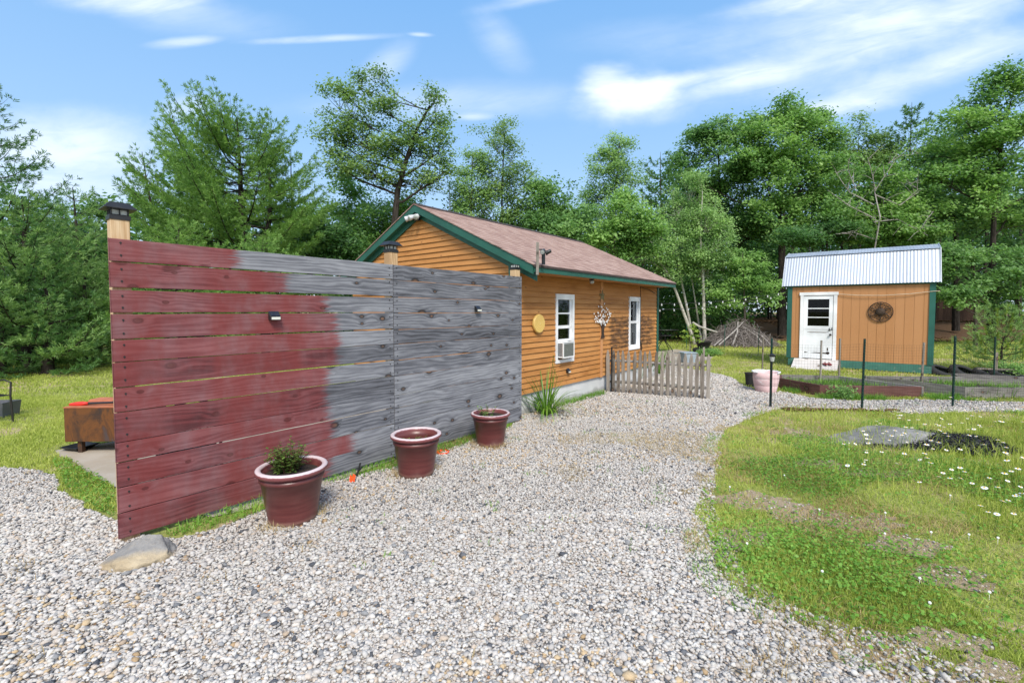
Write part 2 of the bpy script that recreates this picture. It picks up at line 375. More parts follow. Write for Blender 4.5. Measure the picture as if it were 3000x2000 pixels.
# T1-11 shed panel
m, t = new_mat('tan_grooved_panel'); co = objco(t); x, y, z = t.xyz(co)
f = t.noise(t.vec(t.m('MULTIPLY', x, 120), 0.0, t.m('MULTIPLY', z, 4)), 1.0, 3, .6); n = t.noise(co, 1.2, 4)
pan = t.n('TexWhiteNoise', {'W': t.m('FLOOR', t.m('DIVIDE', x, .2035))}, noise_dimensions='1D')
c = t.mix(t.m('ADD', t.m('MULTIPLY', n, .6), t.m('MULTIPLY', pan, .4)), (.40, .185, .07), (.50, .255, .115))
c = t.mix(t.m('MULTIPLY', t.ss(f, .5, .8), .25), c, (.28, .13, .05))
M['shed_panel'] = finish(m, t, pbr(t, c, .65, t.bump(f, .2, .003), spec=.25))
M['groove'] = simple('groove_shadow_brown', (.2, .095, .04), .8)
# burgundy pots
m, t = new_mat('burgundy_plastic'); co = objco(t); z = t.xyz(co)[2]
band = t.noise(t.vec(t.m('MULTIPLY', t.xyz(co)[0], 1.2), t.m('MULTIPLY', t.xyz(co)[1], 1.2), t.m('MULTIPLY', z, 14)), 1.5, 4, .6); n = t.noise(co, 5, 4, .6)
c = t.mix(t.ss(band, .3, .75), (.088, .020, .020), (.145, .042, .038)); c = t.mix(t.m('MULTIPLY', t.ss(n, .5, .85), .35), c, (.2, .1, .085))
c = t.mix(t.m('MULTIPLY', t.ss(t.m('ADD', z, t.m('MULTIPLY', n, -.1)), .03, -.06), .6), c, (.28, .2, .15))
M['pot'] = finish(m, t, pbr(t, c, t.ss(n, .3, .8, .28, .46), None, 0, .5))
m, t = new_mat('pale_topped_rim'); co = objco(t); z = t.xyz(co)[2]; n = t.noise(co, 24, 4, .7); nb = t.noise(co, 3, 3, .6)
pale_fade = t.ss(t.m('ADD', t.n('VertexColor', None, out=0, layer_name='pale_fade'), t.m('MULTIPLY', t.m('SUBTRACT', n, .5), .5)), .38, .6)  # mixes pale pink into the rim towards its top edge
c = t.mix(pale_fade, (.19, .058, .06), t.mix(nb, (.50, .39, .40), (.66, .58, .61)))
M['rim'] = finish(m, t, pbr(t, c, t.ss(pale_fade, 0, 1, .35, .5), None, 0, .5))
M['soil'] = simple('dark_potting_soil', (.045, .032, .024), .95, var=.4, scale=30, bump=.8, bdist=.02)
M['black'] = simple('black_plastic', (.018, .018, .02), .42, var=.25)
M['black_matte'] = simple('black_rubber', (.022, .022, .023), .8, var=.35, scale=20)
M['dark_metal'] = simple('dark_iron', (.028, .026, .026), .5, .3, .3, 14)
M['rust_iron'] = simple('brown_wrought_iron', (.05, .032, .022), .7, .2, .4, 10)
m, t = new_mat('rusted_plate_steel'); co = objco(t); n = t.noise(t.scale(co, 1, 1, .7), 3.2, 6, .66, .6); n2 = t.noise(co, 9, 5, .7)
c = t.ramp(n, [(.3, (.035, .03, .03)), (.42, (.07, .035, .02)), (.52, (.17, .065, .018)), (.6, (.10, .042, .018)), (.7, (.06, .065, .08))]); c = t.mix(t.m('MULTIPLY', t.ss(n2, .5, .75), .5), c, (.05, .028, .02))
M['rust'] = finish(m, t, pbr(t, c, .75, t.bump(n2, .3, .004), .25, .4))
M['rust_top'] = simple('orange_rust', (.38, .13, .06), .85, 0, .25, 6)
M['orange_cloth'] = simple('rust_orange_cloth', (.42, .14, .075), .9, 0, .2, 9)
M['red_plastic'] = simple('bright_red_plastic', (.65, .03, .02), .5, 0, .15, 12)
M['orange_plastic'] = simple('bright_orange_plastic', (.85, .09, .015), .45, 0, .12, 20)
M['solar'] = simple('dark_solar_cell', (.02, .024, .035), .25, 0, .2, 30)
M['lens'] = simple('frosted_lens', (.62, .62, .56), .3, 0, .1)
M['clear_lens'] = simple('clear_ribbed_lens', (.42, .44, .42), .15, 0, .3, 30)
M['lamp_white'] = simple('pale_lamp_housing', (.62, .64, .68), .4, 0, .1)
M['tpost'] = simple('dark_green_steel', (.006, .035, .03), .5, .1, .3, 12)
M['tpost_far'] = simple('green_steel_stake', (.01, .11, .075), .5, .1, .3, 12)
M['wire'] = simple('black_green_netting', (.012, .022, .017), .6)
M['tub'] = paint('faded_pink_tub_plastic', (.68, .48, .48), (.78, .72, .71), .18, .5)
M['trough'] = simple('dark_grey_trough', (.13, .135, .15), .6, 0, .2)
M['bin'] = simple('blue_grey_bin', (.30, .36, .42), .5, 0, .1)
M['yellow_wood'] = None
m, t = new_mat('varnished_yellow_slice'); co = objco(t); x, y, z = t.xyz(co)
rr = t.m('SQRT', t.m('ADD', t.m('POWER', x, 2.0), t.m('POWER', t.m('SUBTRACT', z, .03), 2.0)))
rg = t.m('SINE', t.m('ADD', t.m('MULTIPLY', rr, 170), t.m('MULTIPLY', t.noise(co, 9, 3), 12)))
c = t.mix(t.m('ADD', t.m('MULTIPLY', rg, .25), .5), (.58, .36, .09), (.74, .52, .17)); c = t.mix(t.ss(t.noise(co, 8, 3), .62, .74), c, (.72, .6, .36))
M['yellow_wood'] = finish(m, t, pbr(t, c, .35, None, 0, .5))
M['star'] = simple('tarnished_brass_tin', (.22, .185, .09), .6, .0, .35, 14)
M['white_leaf'] = simple('white_enamel_leaf', (.78, .78, .78), .4)
M['curtain'] = simple('white_curtain', (.85, .85, .85), .9, 0, .1, 4)
M['curtain_tan'] = simple('tan_curtain', (.36, .24, .14), .9, 0, .2, 4)
M['room'] = simple('dim_room_lining', (.10, .09, .08), .9)
def glass(name, tint, refl):
    m, t = new_mat(name)
    fr = t.m('ADD', t.n('LayerWeight', {'Blend': .35}, out='Fresnel'), refl, clamp=True)
    sh = t.n('MixShader', {0: fr, 1: t.n('BsdfTransparent', {'Color': (*tint, 1)}), 2: t.n('BsdfGlossy', {'Color': (.9, .95, 1, 1), 'Roughness': .03})})
    return finish(m, t, sh)
M['glass'] = glass('window_glass', (.93, .95, .95), .0)
M['door_glass'] = glass('dark_door_glass', (.3, .32, .32), -.03)
M['table_glass'] = glass('table_glass', (.5, .56, .56), .3)
M['red_cloth'] = simple('dark_red_rubber', (.2, .02, .025), .6)
M['rope'] = simple('pale_rope', (.55, .46, .34), .9)
M['bulb'] = simple('milky_bulb', (.55, .57, .57), .25)
M['cable'] = simple('black_cable', (.015, .015, .015), .6)
M['ac'] = simple('aged_white_plastic', (.72, .72, .72), .5, 0, .06)
m, t = new_mat('bent_condenser_fins'); co = objco(t); x, y, z = t.xyz(co)
fin = t.m('ADD', t.m('MULTIPLY', t.m('SINE', t.m('MULTIPLY', z, 700)), .5), .5); n = t.noise(co, 12, 4, .65)
c = t.mix(fin, (.10, .11, .10), (.22, .23, .21)); c = t.mix(t.m('MULTIPLY', t.ss(n, .6, .75), .7), c, (.5, .5, .42))
M['fins'] = finish(m, t, pbr(t, c, .5, None, .3))
M['brown_fence'] = wood('dark_brown_fence_boards', [(.03, .018, .012), (.075, .042, .03), (.11, .065, .045)], along='z', across='x')
# rock
m, t = new_mat('granite_boulder'); co = objco(t); n = t.noise(co, 3.0, 8, .66); n2 = t.noise(co, 22, 5, .7); nz = t.xyz(t.n('NewGeometry', out='Normal'))[2]
c = t.ramp(n, [(.3, (.10, .098, .10)), (.5, (.20, .195, .19)), (.7, (.31, .30, .285))]); c = t.mix(t.m('MULTIPLY', t.ss(n2, .5, .75), .5), c, (.13, .12, .11))
M['rock'] = finish(m, t, pbr(t, c, .9, t.bump(t.m('ADD', n, t.m('MULTIPLY', n2, .3)), .6, .03), spec=.2))
m, t = new_mat('tan_grey_fieldstone'); co = objco(t); n = t.noise(co, 4.0, 8, .68); n2 = t.noise(co, 30, 5, .7); x, y, z = t.xyz(co)
c = t.ramp(n, [(.3, (.16, .16, .165)), (.5, (.27, .26, .25)), (.7, (.42, .36, .27))])
c2 = t.ramp(n, [(.3, (.26, .2, .13)), (.55, (.42, .34, .23)), (.75, (.5, .42, .3))])
c = t.mix(t.ss(t.m('ADD', t.m('SUBTRACT', t.m('MULTIPLY', y, -.6), z), t.m('MULTIPLY', n, .14)), .03, .10), c, c2); c = t.mix(t.m('MULTIPLY', t.ss(n2, .5, .75), .5), c, (.14, .12, .1))
M['stone'] = finish(m, t, pbr(t, c, .9, t.bump(t.m('ADD', n, t.m('MULTIPLY', n2, .35)), .7, .03), spec=.2))
# foliage
LEAF_K = 2.3
def leaf_mat(name, a, b, c, trans=.46, rough=.5, k=None):
    m, t = new_mat(name); k_ = LEAF_K if k is None else k; a, b, c = [[min(.8, x * k_) for x in q] for q in (a, b, c)]
    r = t.n('Attribute', None, out='Fac', attribute_name='rnd')
    big = t.noise(objco(t), .8, 3, .6)
    g = t.m('ADD', t.m('MULTIPLY', r, .6), t.m('MULTIPLY', big, .45))
    col = t.ramp(g, [(.2, a), (.5, b), (.85, c)])
    d = pbr(t, col, rough, None, 0, .35)
    tr = t.n('BsdfTranslucent', {'Color': t.mix(.5, col, t.mix(1.0, col, (1.25, 1.4, .6), 'MULTIPLY'))})
    return finish(m, t, t.n('MixShader', {0: trans, 1: d, 2: tr}))
M['l_maple'] = leaf_mat('maple_leaves', (.030, .070, .024), (.062, .125, .036), (.125, .20, .062))
M['l_lime'] = leaf_mat('light_green_leaves', (.040, .088, .024), (.080, .152, .038), (.155, .235, .068))
M['l_dark'] = leaf_mat('dark_green_leaves', (.018, .05, .018), (.038, .088, .026), (.07, .13, .035))
M['l_olive'] = leaf_mat('olive_leaves', (.042, .080, .026), (.080, .135, .040), (.145, .20, .07))
M['l_birch'] = leaf_mat('birch_leaves', (.055, .10, .034), (.105, .175, .058), (.19, .27, .10))
M['needle'] = leaf_mat('white_pine_needles', (.04, .085, .022), (.085, .155, .036), (.15, .23, .06), .40, k=2.15)
M['needle_dark'] = leaf_mat('dark_pine_needles', (.022, .055, .02), (.046, .10, .03), (.085, .15, .045), .40, k=2.2)
M['needle_soft'] = leaf_mat('soft_green_needles', (.05, .095, .032), (.105, .175, .055), (.17, .25, .085), .40, k=2.1)
M['needle_lime'] = leaf_mat('new_growth_needles', (.10, .17, .03), (.2, .3, .04), (.33, .42, .07), .3, k=1.15)
M['grass'] = leaf_mat('lawn_grass', (.11, .15, .022), (.23, .275, .05), (.34, .365, .10), .38, .6, k=1.6)
M['clover'] = leaf_mat('clover_leaves', (.055, .13, .017), (.115, .24, .03), (.2, .34, .06), .36, .5, k=1.4)
M['dry'] = leaf_mat('dry_grass', (.28, .18, .07), (.42, .31, .14), (.55, .44, .24), .2, .8, k=1)
M['daylily'] = leaf_mat('daylily_leaves', (.05, .12, .012), (.105, .23, .025), (.2, .33, .05), .34, .4, k=1.2)
M['pot_leaf'] = leaf_mat('bushy_mint_leaves', (.04, .07, .02), (.085, .14, .03), (.14, .21, .05), .34, .45, k=1.4)
M['red_stem'] = simple('red_brown_stem', (.12, .045, .03), .7)
M['petal'] = simple('white_petals', (.85, .85, .85), .6)
M['yolk'] = simple('yellow_flower_centre', (.7, .42, .02), .6)
M['litter'] = leaf_mat('brown_leaf_litter_flakes', (.08, .04, .02), (.15, .085, .045), (.25, .16, .09), .1, .9, k=1)
M['mulch'] = leaf_mat('black_mulch_chips', (.008, .008, .009), (.018, .018, .02), (.05, .05, .055), .0, .7, k=1)
def bark(name, a, b, scale=6):
    m, t = new_mat(name); co = objco(t); n = t.noise(t.scale(co, 3, 3, .6), scale, 5, .65)
    return finish(m, t, pbr(t, t.mix(t.ss(n, .3, .7), a, b), .9, t.bump(n, .6, .02), spec=.15))
M['bark'] = bark('grey_brown_bark', (.035, .028, .023), (.12, .10, .085))
M['bark_dark'] = bark('dark_pine_bark', (.018, .014, .012), (.06, .05, .043))
M['dead_wood'] = bark('dead_grey_branches', (.2, .18, .17), (.42, .39, .37))
m, t = new_mat('white_birch_bark'); co = objco(t); n = t.noise(t.scale(co, 2, 2, 7), 4, 4, .65)
M['birch'] = finish(m, t, pbr(t, t.mix(t.ss(n, .56, .66), (.50, .47, .42), (.06, .05, .045)), .8, spec=.2))
M['stick'] = bark('grey_brush_sticks', (.10, .085, .08), (.33, .29, .27))
# ground materials
m, t = new_mat('lawn_ground'); co = objco(t)
n1 = t.noise(co, .33, 5, .62, .5); n2 = t.noise(co, 2.6, 5, .65); n3 = t.noise(co, 38, 3, .7); y = t.xyz(co)[1]
gr = t.mix(n2, (.20, .25, .05), (.36, .355, .12)); gr = t.mix(t.ss(n3, .42, .7), gr, (.10, .125, .028)); n4 = t.noise(co, 90, 3, .7); gr = t.mix(t.m('MULTIPLY', t.ss(n4, .45, .7), .6), gr, (.36, .31, .15))
dirt = t.mix(n3, (.33, .24, .15), (.52, .41, .28))
msk = t.m('ADD', t.m('MULTIPLY', n1, .55), t.m('MULTIPLY', n2, .5))
dirt = t.mix(t.m('MULTIPLY', t.ss(n4, .5, .72), .7), dirt, (.20, .145, .09)); c = t.mix(t.ss(t.m('ADD', msk, t.m('MULTIPLY', t.m('SUBTRACT', n3, .5), .14)), .53, .60), gr, dirt)
M['lawn'] = finish(m, t, pbr(t, c, .95, t.bump(t.m('ADD', n2, t.m('MULTIPLY', n3, .4)), .7, .03), spec=.1))
m, t = new_mat('crushed_stone_bed'); co = objco(t)
v = t.n('TexVoronoi', {'Vector': co, 'Scale': 62.0}, out=None); rc = t.xyz(v.outputs['Color'])
c = t.ramp(rc[0], [(.0, (.12, .12, .13)), (.12, (.30, .24, .19)), (.3, (.46, .41, .37)), (.6, (.58, .54, .505)), (1.0, (.69, .65, .61))])
n = t.noise(co, 130, 2); c = t.mix(t.m('MULTIPLY', t.ss(n, .5, .8), .3), c, (.25, .22, .2))
c = t.mix(t.ss(v.outputs['Distance'], .5, .8), c, (.24, .205, .175))
c = t.mix(t.m('MULTIPLY', t.ss(t.noise(co, .9, 4, .6), .58, .8), .2), c, (.42, .33, .22))
M['gravel'] = finish(m, t, pbr(t, c, .9, t.bump(t.m('SUBTRACT', 1.0, v.outputs['Distance']), .9, .02), spec=.2))
m, t = new_mat('loose_stones'); co = objco(t); col = t.n('VertexColor', None, out=0, layer_name='col')
n = t.noise(co, 120, 4, .7); c = t.mix(t.m('MULTIPLY', t.ss(n, .45, .75), .5), col, t.mix(1.0, col, (.52, .50, .49), 'MULTIPLY'))
M['stones'] = finish(m, t, pbr(t, c, .85, t.bump(n, .5, .004), spec=.25))
m, t = new_mat('forest_leaf_litter'); co = objco(t); n = t.noise(co, 9, 6, .7); n1 = t.noise(co, .8, 4)
M['forest_floor'] = finish(m, t, pbr(t, t.mix(n, (.05, .03, .018), (.19, .115, .07)), .95, t.bump(n, .8, .05), spec=.1))
m, t = new_mat('stony_bare_soil'); co = objco(t); n = t.noise(co, 4, 5, .65); n2 = t.noise(co, 45, 4, .7); v = t.n('TexVoronoi', {'Vector': co, 'Scale': 48.0}, out=None); rr_ = t.xyz(v.outputs['Color'])
c = t.mix(n2, (.24, .17, .105), (.46, .35, .24)); c = t.mix(t.m('MULTIPLY', t.ss(n, .5, .62), .6), c, (.17, .19, .05))
c = t.mix(t.m('MULTIPLY', t.m('GREATER_THAN', rr_[0], .62), t.ss(v.outputs['Distance'], .55, .4)), c, t.mix(rr_[1], (.38, .35, .32), (.64, .6, .56)))
M['edge_soil'] = finish(m, t, pbr(t, c, .95, t.bump(t.m('SUBTRACT', n2, v.outputs['Distance']), .7, .015), spec=.1))
m, t = new_mat('bare_tan_soil'); co = objco(t); n = t.noise(co, 5, 5, .65); n2 = t.noise(co, 50, 4, .72); n3 = t.noise(co, 120, 3, .7)
c = t.mix(n2, (.30, .215, .14), (.56, .45, .32)); c = t.mix(t.m('MULTIPLY', t.ss(n3, .52, .7), .7), c, (.16, .115, .07)); c = t.mix(t.m('MULTIPLY', t.ss(n, .54, .66), .55), c, (.19, .20, .055))
M['bare_soil'] = finish(m, t, pbr(t, c, .95, t.bump(t.m('ADD', n2, n3), .8, .02), spec=.1))
# ================================================================== SETTING
RG = np.random.default_rng(11)
A51 = R(51.0)
U = Vector((math.cos(A51), math.sin(A51), 0)); V = Vector((-math.sin(A51), math.cos(A51), 0))
HO = Vector((.057, 7.635, 0)); HL, HW = 6.2, 4.83            # house near corner, length, gable width
FO = Vector((-3.03, 3.44, 0))                                # fence start
SO = Vector((9.02, 14.89, 0)); SX = -V                       # shed corner; its front runs along SX, its depth along U
def hp(x, y, z=0): return HO + U * x + V * y + Vector((0, 0, z))
def fp(x, y, z=0): return FO + U * x + V * y + Vector((0, 0, z))
def sp(x, y, z=0): return SO + SX * x + U * y + Vector((0, 0, z))

g = MB(); N_ = 40; ext = 420
xs = [-ext + 2 * ext * i / N_ for i in range(N_ + 1)]
g.add([(x, y, 0) for y in xs for x in xs], [(j * (N_ + 1) + i, j * (N_ + 1) + i + 1, (j + 1) * (N_ + 1) + i + 1, (j + 1) * (N_ + 1) + i) for j in range(N_) for i in range(N_)])
tag(g.build('lawn', M['lawn']), kind='structure')

# gravel drive outline, walked round on the ground
gl = [(-1500, 1420), (-300, 1385), (0, 1372), (120, 1376), (170, 1410), (190, 1450), (250, 1490), (330, 1530), (420, 1580), (520, 1585), (650, 1545), (760, 1500), (850, 1470), (940, 1420), (1050, 1392), (1150, 1372), (1250, 1340), (1350, 1305), (1430, 1272), (1500, 1248), (1525, 1218)]
gr_ = [(1772, 1146), (1860, 1112), (1960, 1076), (2010, 1080), (2060, 1088), (2110, 1097), (2150, 1110), (2175, 1130), (2220, 1146), (2300, 1150), (2390, 1168), (2500, 1174), (2710, 1172), (2850, 1176), (3000, 1180), (3300, 1190), (3300, 1216), (3000, 1208), (2850, 1207), (2700, 1213), (2560, 1206), (2440, 1203), (2330, 1195), (2262, 1200), (2200, 1222), (2160, 1240), (2120, 1262), (2100, 1290), (2092, 1320), (2096, 1370), (2070, 1410), (2048, 1450), (2036, 1500), (2060, 1560), (2088, 1605), (2100, 1660), (2150, 1720), (2240, 1780), (2330, 1830), (2430, 1880), (2520, 1940), (2640, 2010), (2900, 2200)]
near = [(x, y) for x, y in ((4.0, -1.0), (4, -7), (-9, -7), (-9, 3.0))]
gp = [tuple(G(*p)[:2]) for p in gl] + [tuple(G(*p)[:2]) for p in gr_] + near
gravel_poly = rough_line(gp, .035, .18, 5, True)
gravel_poly = [(x, y) for x, y in gravel_poly]
tag(flat_sheet('gravel_drive', gravel_poly, .004, M['gravel']), kind='structure')
slab_poly = [tuple(G(155, 1322)[:2]), tuple(G(178, 1338)[:2]), tuple(G(205, 1346)[:2]), tuple(G(250, 1385)[:2]), tuple(G(335, 1428)[:2]), tuple(fp(.60, -.03)[:2]), tuple(fp(.8, -.13)[:2]), tuple(fp(1.5, -.14)[:2]), tuple(fp(2.1, -.06)[:2]), tuple(fp(3.6, .05)[:2]), tuple(fp(4.9, .6)[:2]), tuple(fp(4.9, 3.6)[:2]), tuple(fp(.3, 3.6)[:2])]
tag(flat_sheet('patio_slab', rough_line(slab_poly, .02, .3, 6, True), .012, M['slab']), kind='structure')
pat2 = [tuple(G(*p)[:2]) for p in ((1900, 1030), (1985, 1024), (2092, 1042), (2085, 1052), (2050, 1060), (2020, 1075), (1925, 1082))]
tag(flat_sheet('back_patio', rough_line(pat2, .02, .4, 7, True), .010, M['slab']), kind='structure')
# a worn strip of stony soil where the drive runs out into the lawn
e_in = [G(*p) for p in ((2262, 1200), (2200, 1222), (2160, 1240), (2120, 1262), (2100, 1290), (2092, 1320), (2096, 1370), (2070, 1410), (2048, 1450), (2036, 1500), (2060, 1560), (2088, 1605), (2100, 1660), (2150, 1720), (2240, 1780), (2330, 1830), (2430, 1880), (2520, 1940), (2640, 2010), (2900, 2200))]
rr0 = random.Random(15); e_w = [.04, .06, .05, .05, .05, .05, .05, .08, .14, .2, .2, .24, .22, .26, .24, .22, .30, .40, .5, .6]
e_out = [(p.x + w_ * (.9 if p.y > 4 else .75), p.y + w_ * (.1 if p.y > 4 else .45)) for p, w_ in zip(e_in, e_w)]
edge_poly = rough_line([(p.x - .06, p.y - .03) for p in e_in], .01, .3, 3) + rough_line(e_out[::-1], .05, .12, 4)
tag(flat_sheet('drive_edge_soil', edge_poly, .002, M['edge_soil']), kind='structure')
soil_polys = []
rs_ = random.Random(29)
for px_, py_, rx_, ry_ in ((2200, 1470, .42, .26), (2330, 1505, .30, .22), (2500, 1530, .42, .20), (2400, 1360, .34, .2), (2560, 1385, .4, .2), (2790, 1690, .26, .15), (2660, 1600, .3, .16), (2560, 1900, .22, .12), (2760, 1880, .24, .12), (2180, 1580, .24, .2), (2330, 1270, .4, .25), (2900, 1960, .2, .1)):
    c_ = G(px_, py_); k_ = 16
    pts_ = [(c_.x + math.cos(i * 6.283 / k_) * rx_ * rs_.uniform(.55, 1.25), c_.y + math.sin(i * 6.283 / k_) * ry_ * rs_.uniform(.55, 1.25)) for i in range(k_)]
    pl_ = rough_line(pts_, .03, .07, int(px_), True); soil_polys.append(pl_)
sp_v, sp_f = [], []
for pl_ in soil_polys:
    o_ = len(sp_v); sp_v += [(x, y, .0048 + .0005 * soil_polys.index(pl_)) for x, y in pl_]; sp_f += [tuple(o_ + i for i in tr_) for tr_ in tessellate_polygon([[Vector((x, y, 0)) for x, y in pl_]])]
me_s = bpy.data.meshes.new('bare_soil'); me_s.from_pydata(sp_v, [], sp_f); me_s.update(); tag(link('bare_soil', me_s, M['bare_soil']), kind='structure')
# forest bank under the trees on the right, rising behind the lawn
bank = MB(); cols_ = 60
prof = [(0, 0.012), (1.5, .10), (4.0, .50), (6.5, .86), (12, 1.0), (60, 1.2)]
rb = random.Random(4)
for i in range(cols_ + 1):
    x = 5.5 + i * 1.1; y0 = 27.3 + 1.2 * math.sin(i * .5) + rb.uniform(-.4, .4) - (max(0, i - 16) * .20)
    for k, (dy_, z) in enumerate(prof): bank.v.append((x, y0 + dy_, z if k == 0 else (z + rb.uniform(-.06, .06)) * min(1, max(.06, (x - 8) / 6))))
n_ = len(prof)
for i in range(cols_):
    for k in range(n_ - 1): bank.f.append((i * n_ + k, (i + 1) * n_ + k, (i + 1) * n_ + k + 1, i * n_ + k + 1))
tag(bank.build('forest_floor', M['forest_floor'], smooth=True), kind='structure')

# ------------------------------------------------------------------ house
house = thing('house', 'single-storey orange clapboard house with rose-brown shingle roof and green trim', 'house', HO, A51)
ES, EZ, APX = .47, 2.53, 3.885                # eave overhang, roof top at eave, roof top at ridge
def roof_top(y): return APX - abs(y - HW / 2) * (APX - EZ) / (HW / 2 + ES)
def lap(mb, a0, a1, z, ex, axis, out=-1, base=0.0):
    """one clapboard: thick lower edge, thin upper edge; axis x = long wall (faces -y), y = gable (faces -x)"""
    prof_ = [(base + .031, z), (base + .004, z + ex + .018), (base - .008, z + ex + .018), (base + .002, z + .002)]
    vs = []
    for a in (a0, a1):
        for p, zz in prof_: vs.append((a, out * p, zz) if axis == 'x' else (out * p, a, zz))
    fs = [(0, 1, 5, 4), (1, 2, 6, 5), (2, 3, 7, 6), (3, 0, 4, 7), (3, 2, 1, 0), (4, 5, 6, 7)]
    mb.add(vs, fs)
wins = [(1.17, 1.82, .80, 2.11), (4.36, 4.98, .84, 2.13)]
rh = random.Random(21)
sw = MB(); z = .36; ex = .0985
while z < 2.42:
    for s0, s1 in ((0, 2.925), (3.035, HL)):
        iv = [(s0, s1)]
        for x0, x1, z0, z1 in wins:
            if z > z0 + .006 and z + ex < z1 - .02:
                iv = [q for a, b in iv for q in (((a, x0 + .05), (x1 - .05, b)) if a < x0 and b > x1 else ((a, b),))]
        for a, b in iv:
            if b - a > 2.2 and rh.random() < .5:
                mid = a + (b - a) * rh.uniform(.35, .65); lap(sw, a, mid - .0015, z + rh.uniform(-.002, .002), ex, 'x'); lap(sw, mid + .0015, b, z + rh.uniform(-.002, .002), ex, 'x')
            else: lap(sw, a, b, z + rh.uniform(-.0025, .0025), ex, 'x')
    z += ex
sw.build('long_wall', M['siding_long'], house)
gwl = MB(); z = .36
while z < 3.74:
    ym = HW / 2; half = ym + .0
    zt = z + ex * .6
    if zt > roof_top(0) - .14: half = (APX - .14 - zt) / ((APX - EZ) / (HW / 2 + ES))
    if half > .08: lap(gwl, max(.0, ym - half), min(HW, ym + half), z + rh.uniform(-.003, .003), ex, 'y')
    z += ex
gwl.build('gable_wall', M['siding_gable'], house)
bw = MB(); bw.box(0.02, HL, HW - .06, HW, .36, 2.6)                       # left wall
bw.prism([(.02, .36), (HW - .06, .36), (HW - .06, 2.6), (HW / 2, 3.74), (.02, 2.6)], HL - .06, HL - .002, Matrix(((0, 0, 1, 0), (1, 0, 0, 0), (0, 1, 0, 0), (0, 0, 0, 1))))
bw.build('rear_wall', M['siding_gable'], house)
fl = MB(); fl.box(.05, HL - .08, .05, HW - .08, .37, .40); fl.box(.3, HL - .3, 2.6, 2.7, .4, 2.5); fl.build('floor_and_partition', M['room'], house)
fm = MB(); fm.box(.012, HL - .012, .012, HW - .012, -.25, .366); fm.build('foundation', M['concrete'], house)
# roof
def slope_rows(mb, sign):
    run = HW / 2 + ES; rows = 23; x0, x1 = -.17, HL + .04
    for k in range(rows):
        f0, f1 = k / rows, (k + 1) / rows + .012
        pts = []
        for f, lift in ((f0, .012), (min(1, f1), .002), (min(1, f1), -.012), (f0, -.004)):
            y = -ES - .02 + f * (run + .02); z = EZ + (APX - EZ) * (y + ES) / run + lift
            pts.append((y if sign > 0 else HW - y, z))
        vs = [(x, y, z) for x in (x0, x1) for y, z in pts]
        fs = [(0, 1, 2, 3), (7, 6, 5, 4), (0, 4, 5, 1), (1, 5, 6, 2), (2, 6, 7, 3), (3, 7, 4, 0)]
        mb.add(vs, fs if sign < 0 else fs)
rf = MB(); slope_rows(rf, 1); slope_rows(rf, -1); roof = rf.build('roof', M['shingle'], house)
rd = MB(); a_ = .20
for sgn in (-1, 1):
    y2 = HW / 2 + sgn * .14; rd.prism([(HW / 2, APX + .022), (y2, roof_top(y2) + .022), (y2, roof_top(y2) + .012), (HW / 2, APX + .012)], -.17, HL + .04, Matrix(((0, 0, 1, 0), (1, 0, 0, 0), (0, 1, 0, 0), (0, 0, 0, 1))))
rd.build('ridge_cap', M['shingle_edge'], roof)
PM = Matrix(((0, 0, 1, 0), (1, 0, 0, 0), (0, 1, 0, 0), (0, 0, 0, 1)))      # (p,q,h) -> (x=h,y=p,z=q)
dk = MB()
for sgn in (1, -1):
    f = lambda y: y if sgn > 0 else HW - y
    ya, yb = -ES + .02, HW / 2
    za, zb = roof_top(ya) - .014, roof_top(yb) - .014
    dk.prism([(f(ya), za), (f(yb), zb), (f(yb), zb - .06), (f(ya), za - .06)], -.13, HL + .01, PM)
dk.build('roof_deck', M['green_plain'], roof)
def rake(x0, x1, d0, d1):
    mb = MB()
    for sgn in (1, -1):
        f = lambda y: y if sgn > 0 else HW - y
        ya, yb = -ES + .0, HW / 2
        za, zb = roof_top(ya), roof_top(yb)
        mb.prism([(f(ya), za - d0), (f(yb), zb - d0), (f(yb), zb - d1), (f(ya), za - d1)], x0, x1, PM)
    return mb
rake(-.155, -.13, .016, .155).build('rake_board', M['green'], house)
rake(-.055, -.025, .15, .262).build('inner_rake_board', M['green'], house)
rake(-.155, -.135, .006, .014).build('drip_edge', M['shingle_edge'], house)
rs = rake(-.132, -.03, .135, .150); rs.build('rake_soffit', M['green_plain'], house)
# eave box, fascia, boxed return at the gable corner
fa = MB(); fa.box(-.13, HL + .01, -ES - .022, -ES, EZ - .125, EZ - .012); fa.build('fascia_board', M['green'], house)
gt = MB(); gt.box(-.16, HL + .02, -ES - .040, -ES - .023, EZ - .045, EZ - .010); gt.build('drip_flashing', M['shingle_edge'], house)
sf = MB(); sf.box(-.02, HL, -ES + .001, -.022, EZ - .115, EZ - .10); sf.build('soffit', M['siding_long'], house)
rt_ = MB()
rt_.prism([(-ES + .001, EZ - .118), (.10, EZ - .118), (.10, EZ + .11), (-ES + .001, EZ - .15 + .03)], -.060, -.024, PM); rt_.build('eave_return', M['green'], house)
cb = MB(); cb.box(-.052, -.023, -.02, .10, .36, EZ - .12); cb.build('corner_board', M['green'], house)
cb = MB(); cb.box(HL - .09, HL + .012, -.045, -.022, .36, EZ - .12); cb.build('corner_board', M['green'], house)
tb = MB(); tb.box(2.925, 3.035, -.032, .0, .34, EZ - .12); tb.build('trim_board', M['trim_wood'], house)

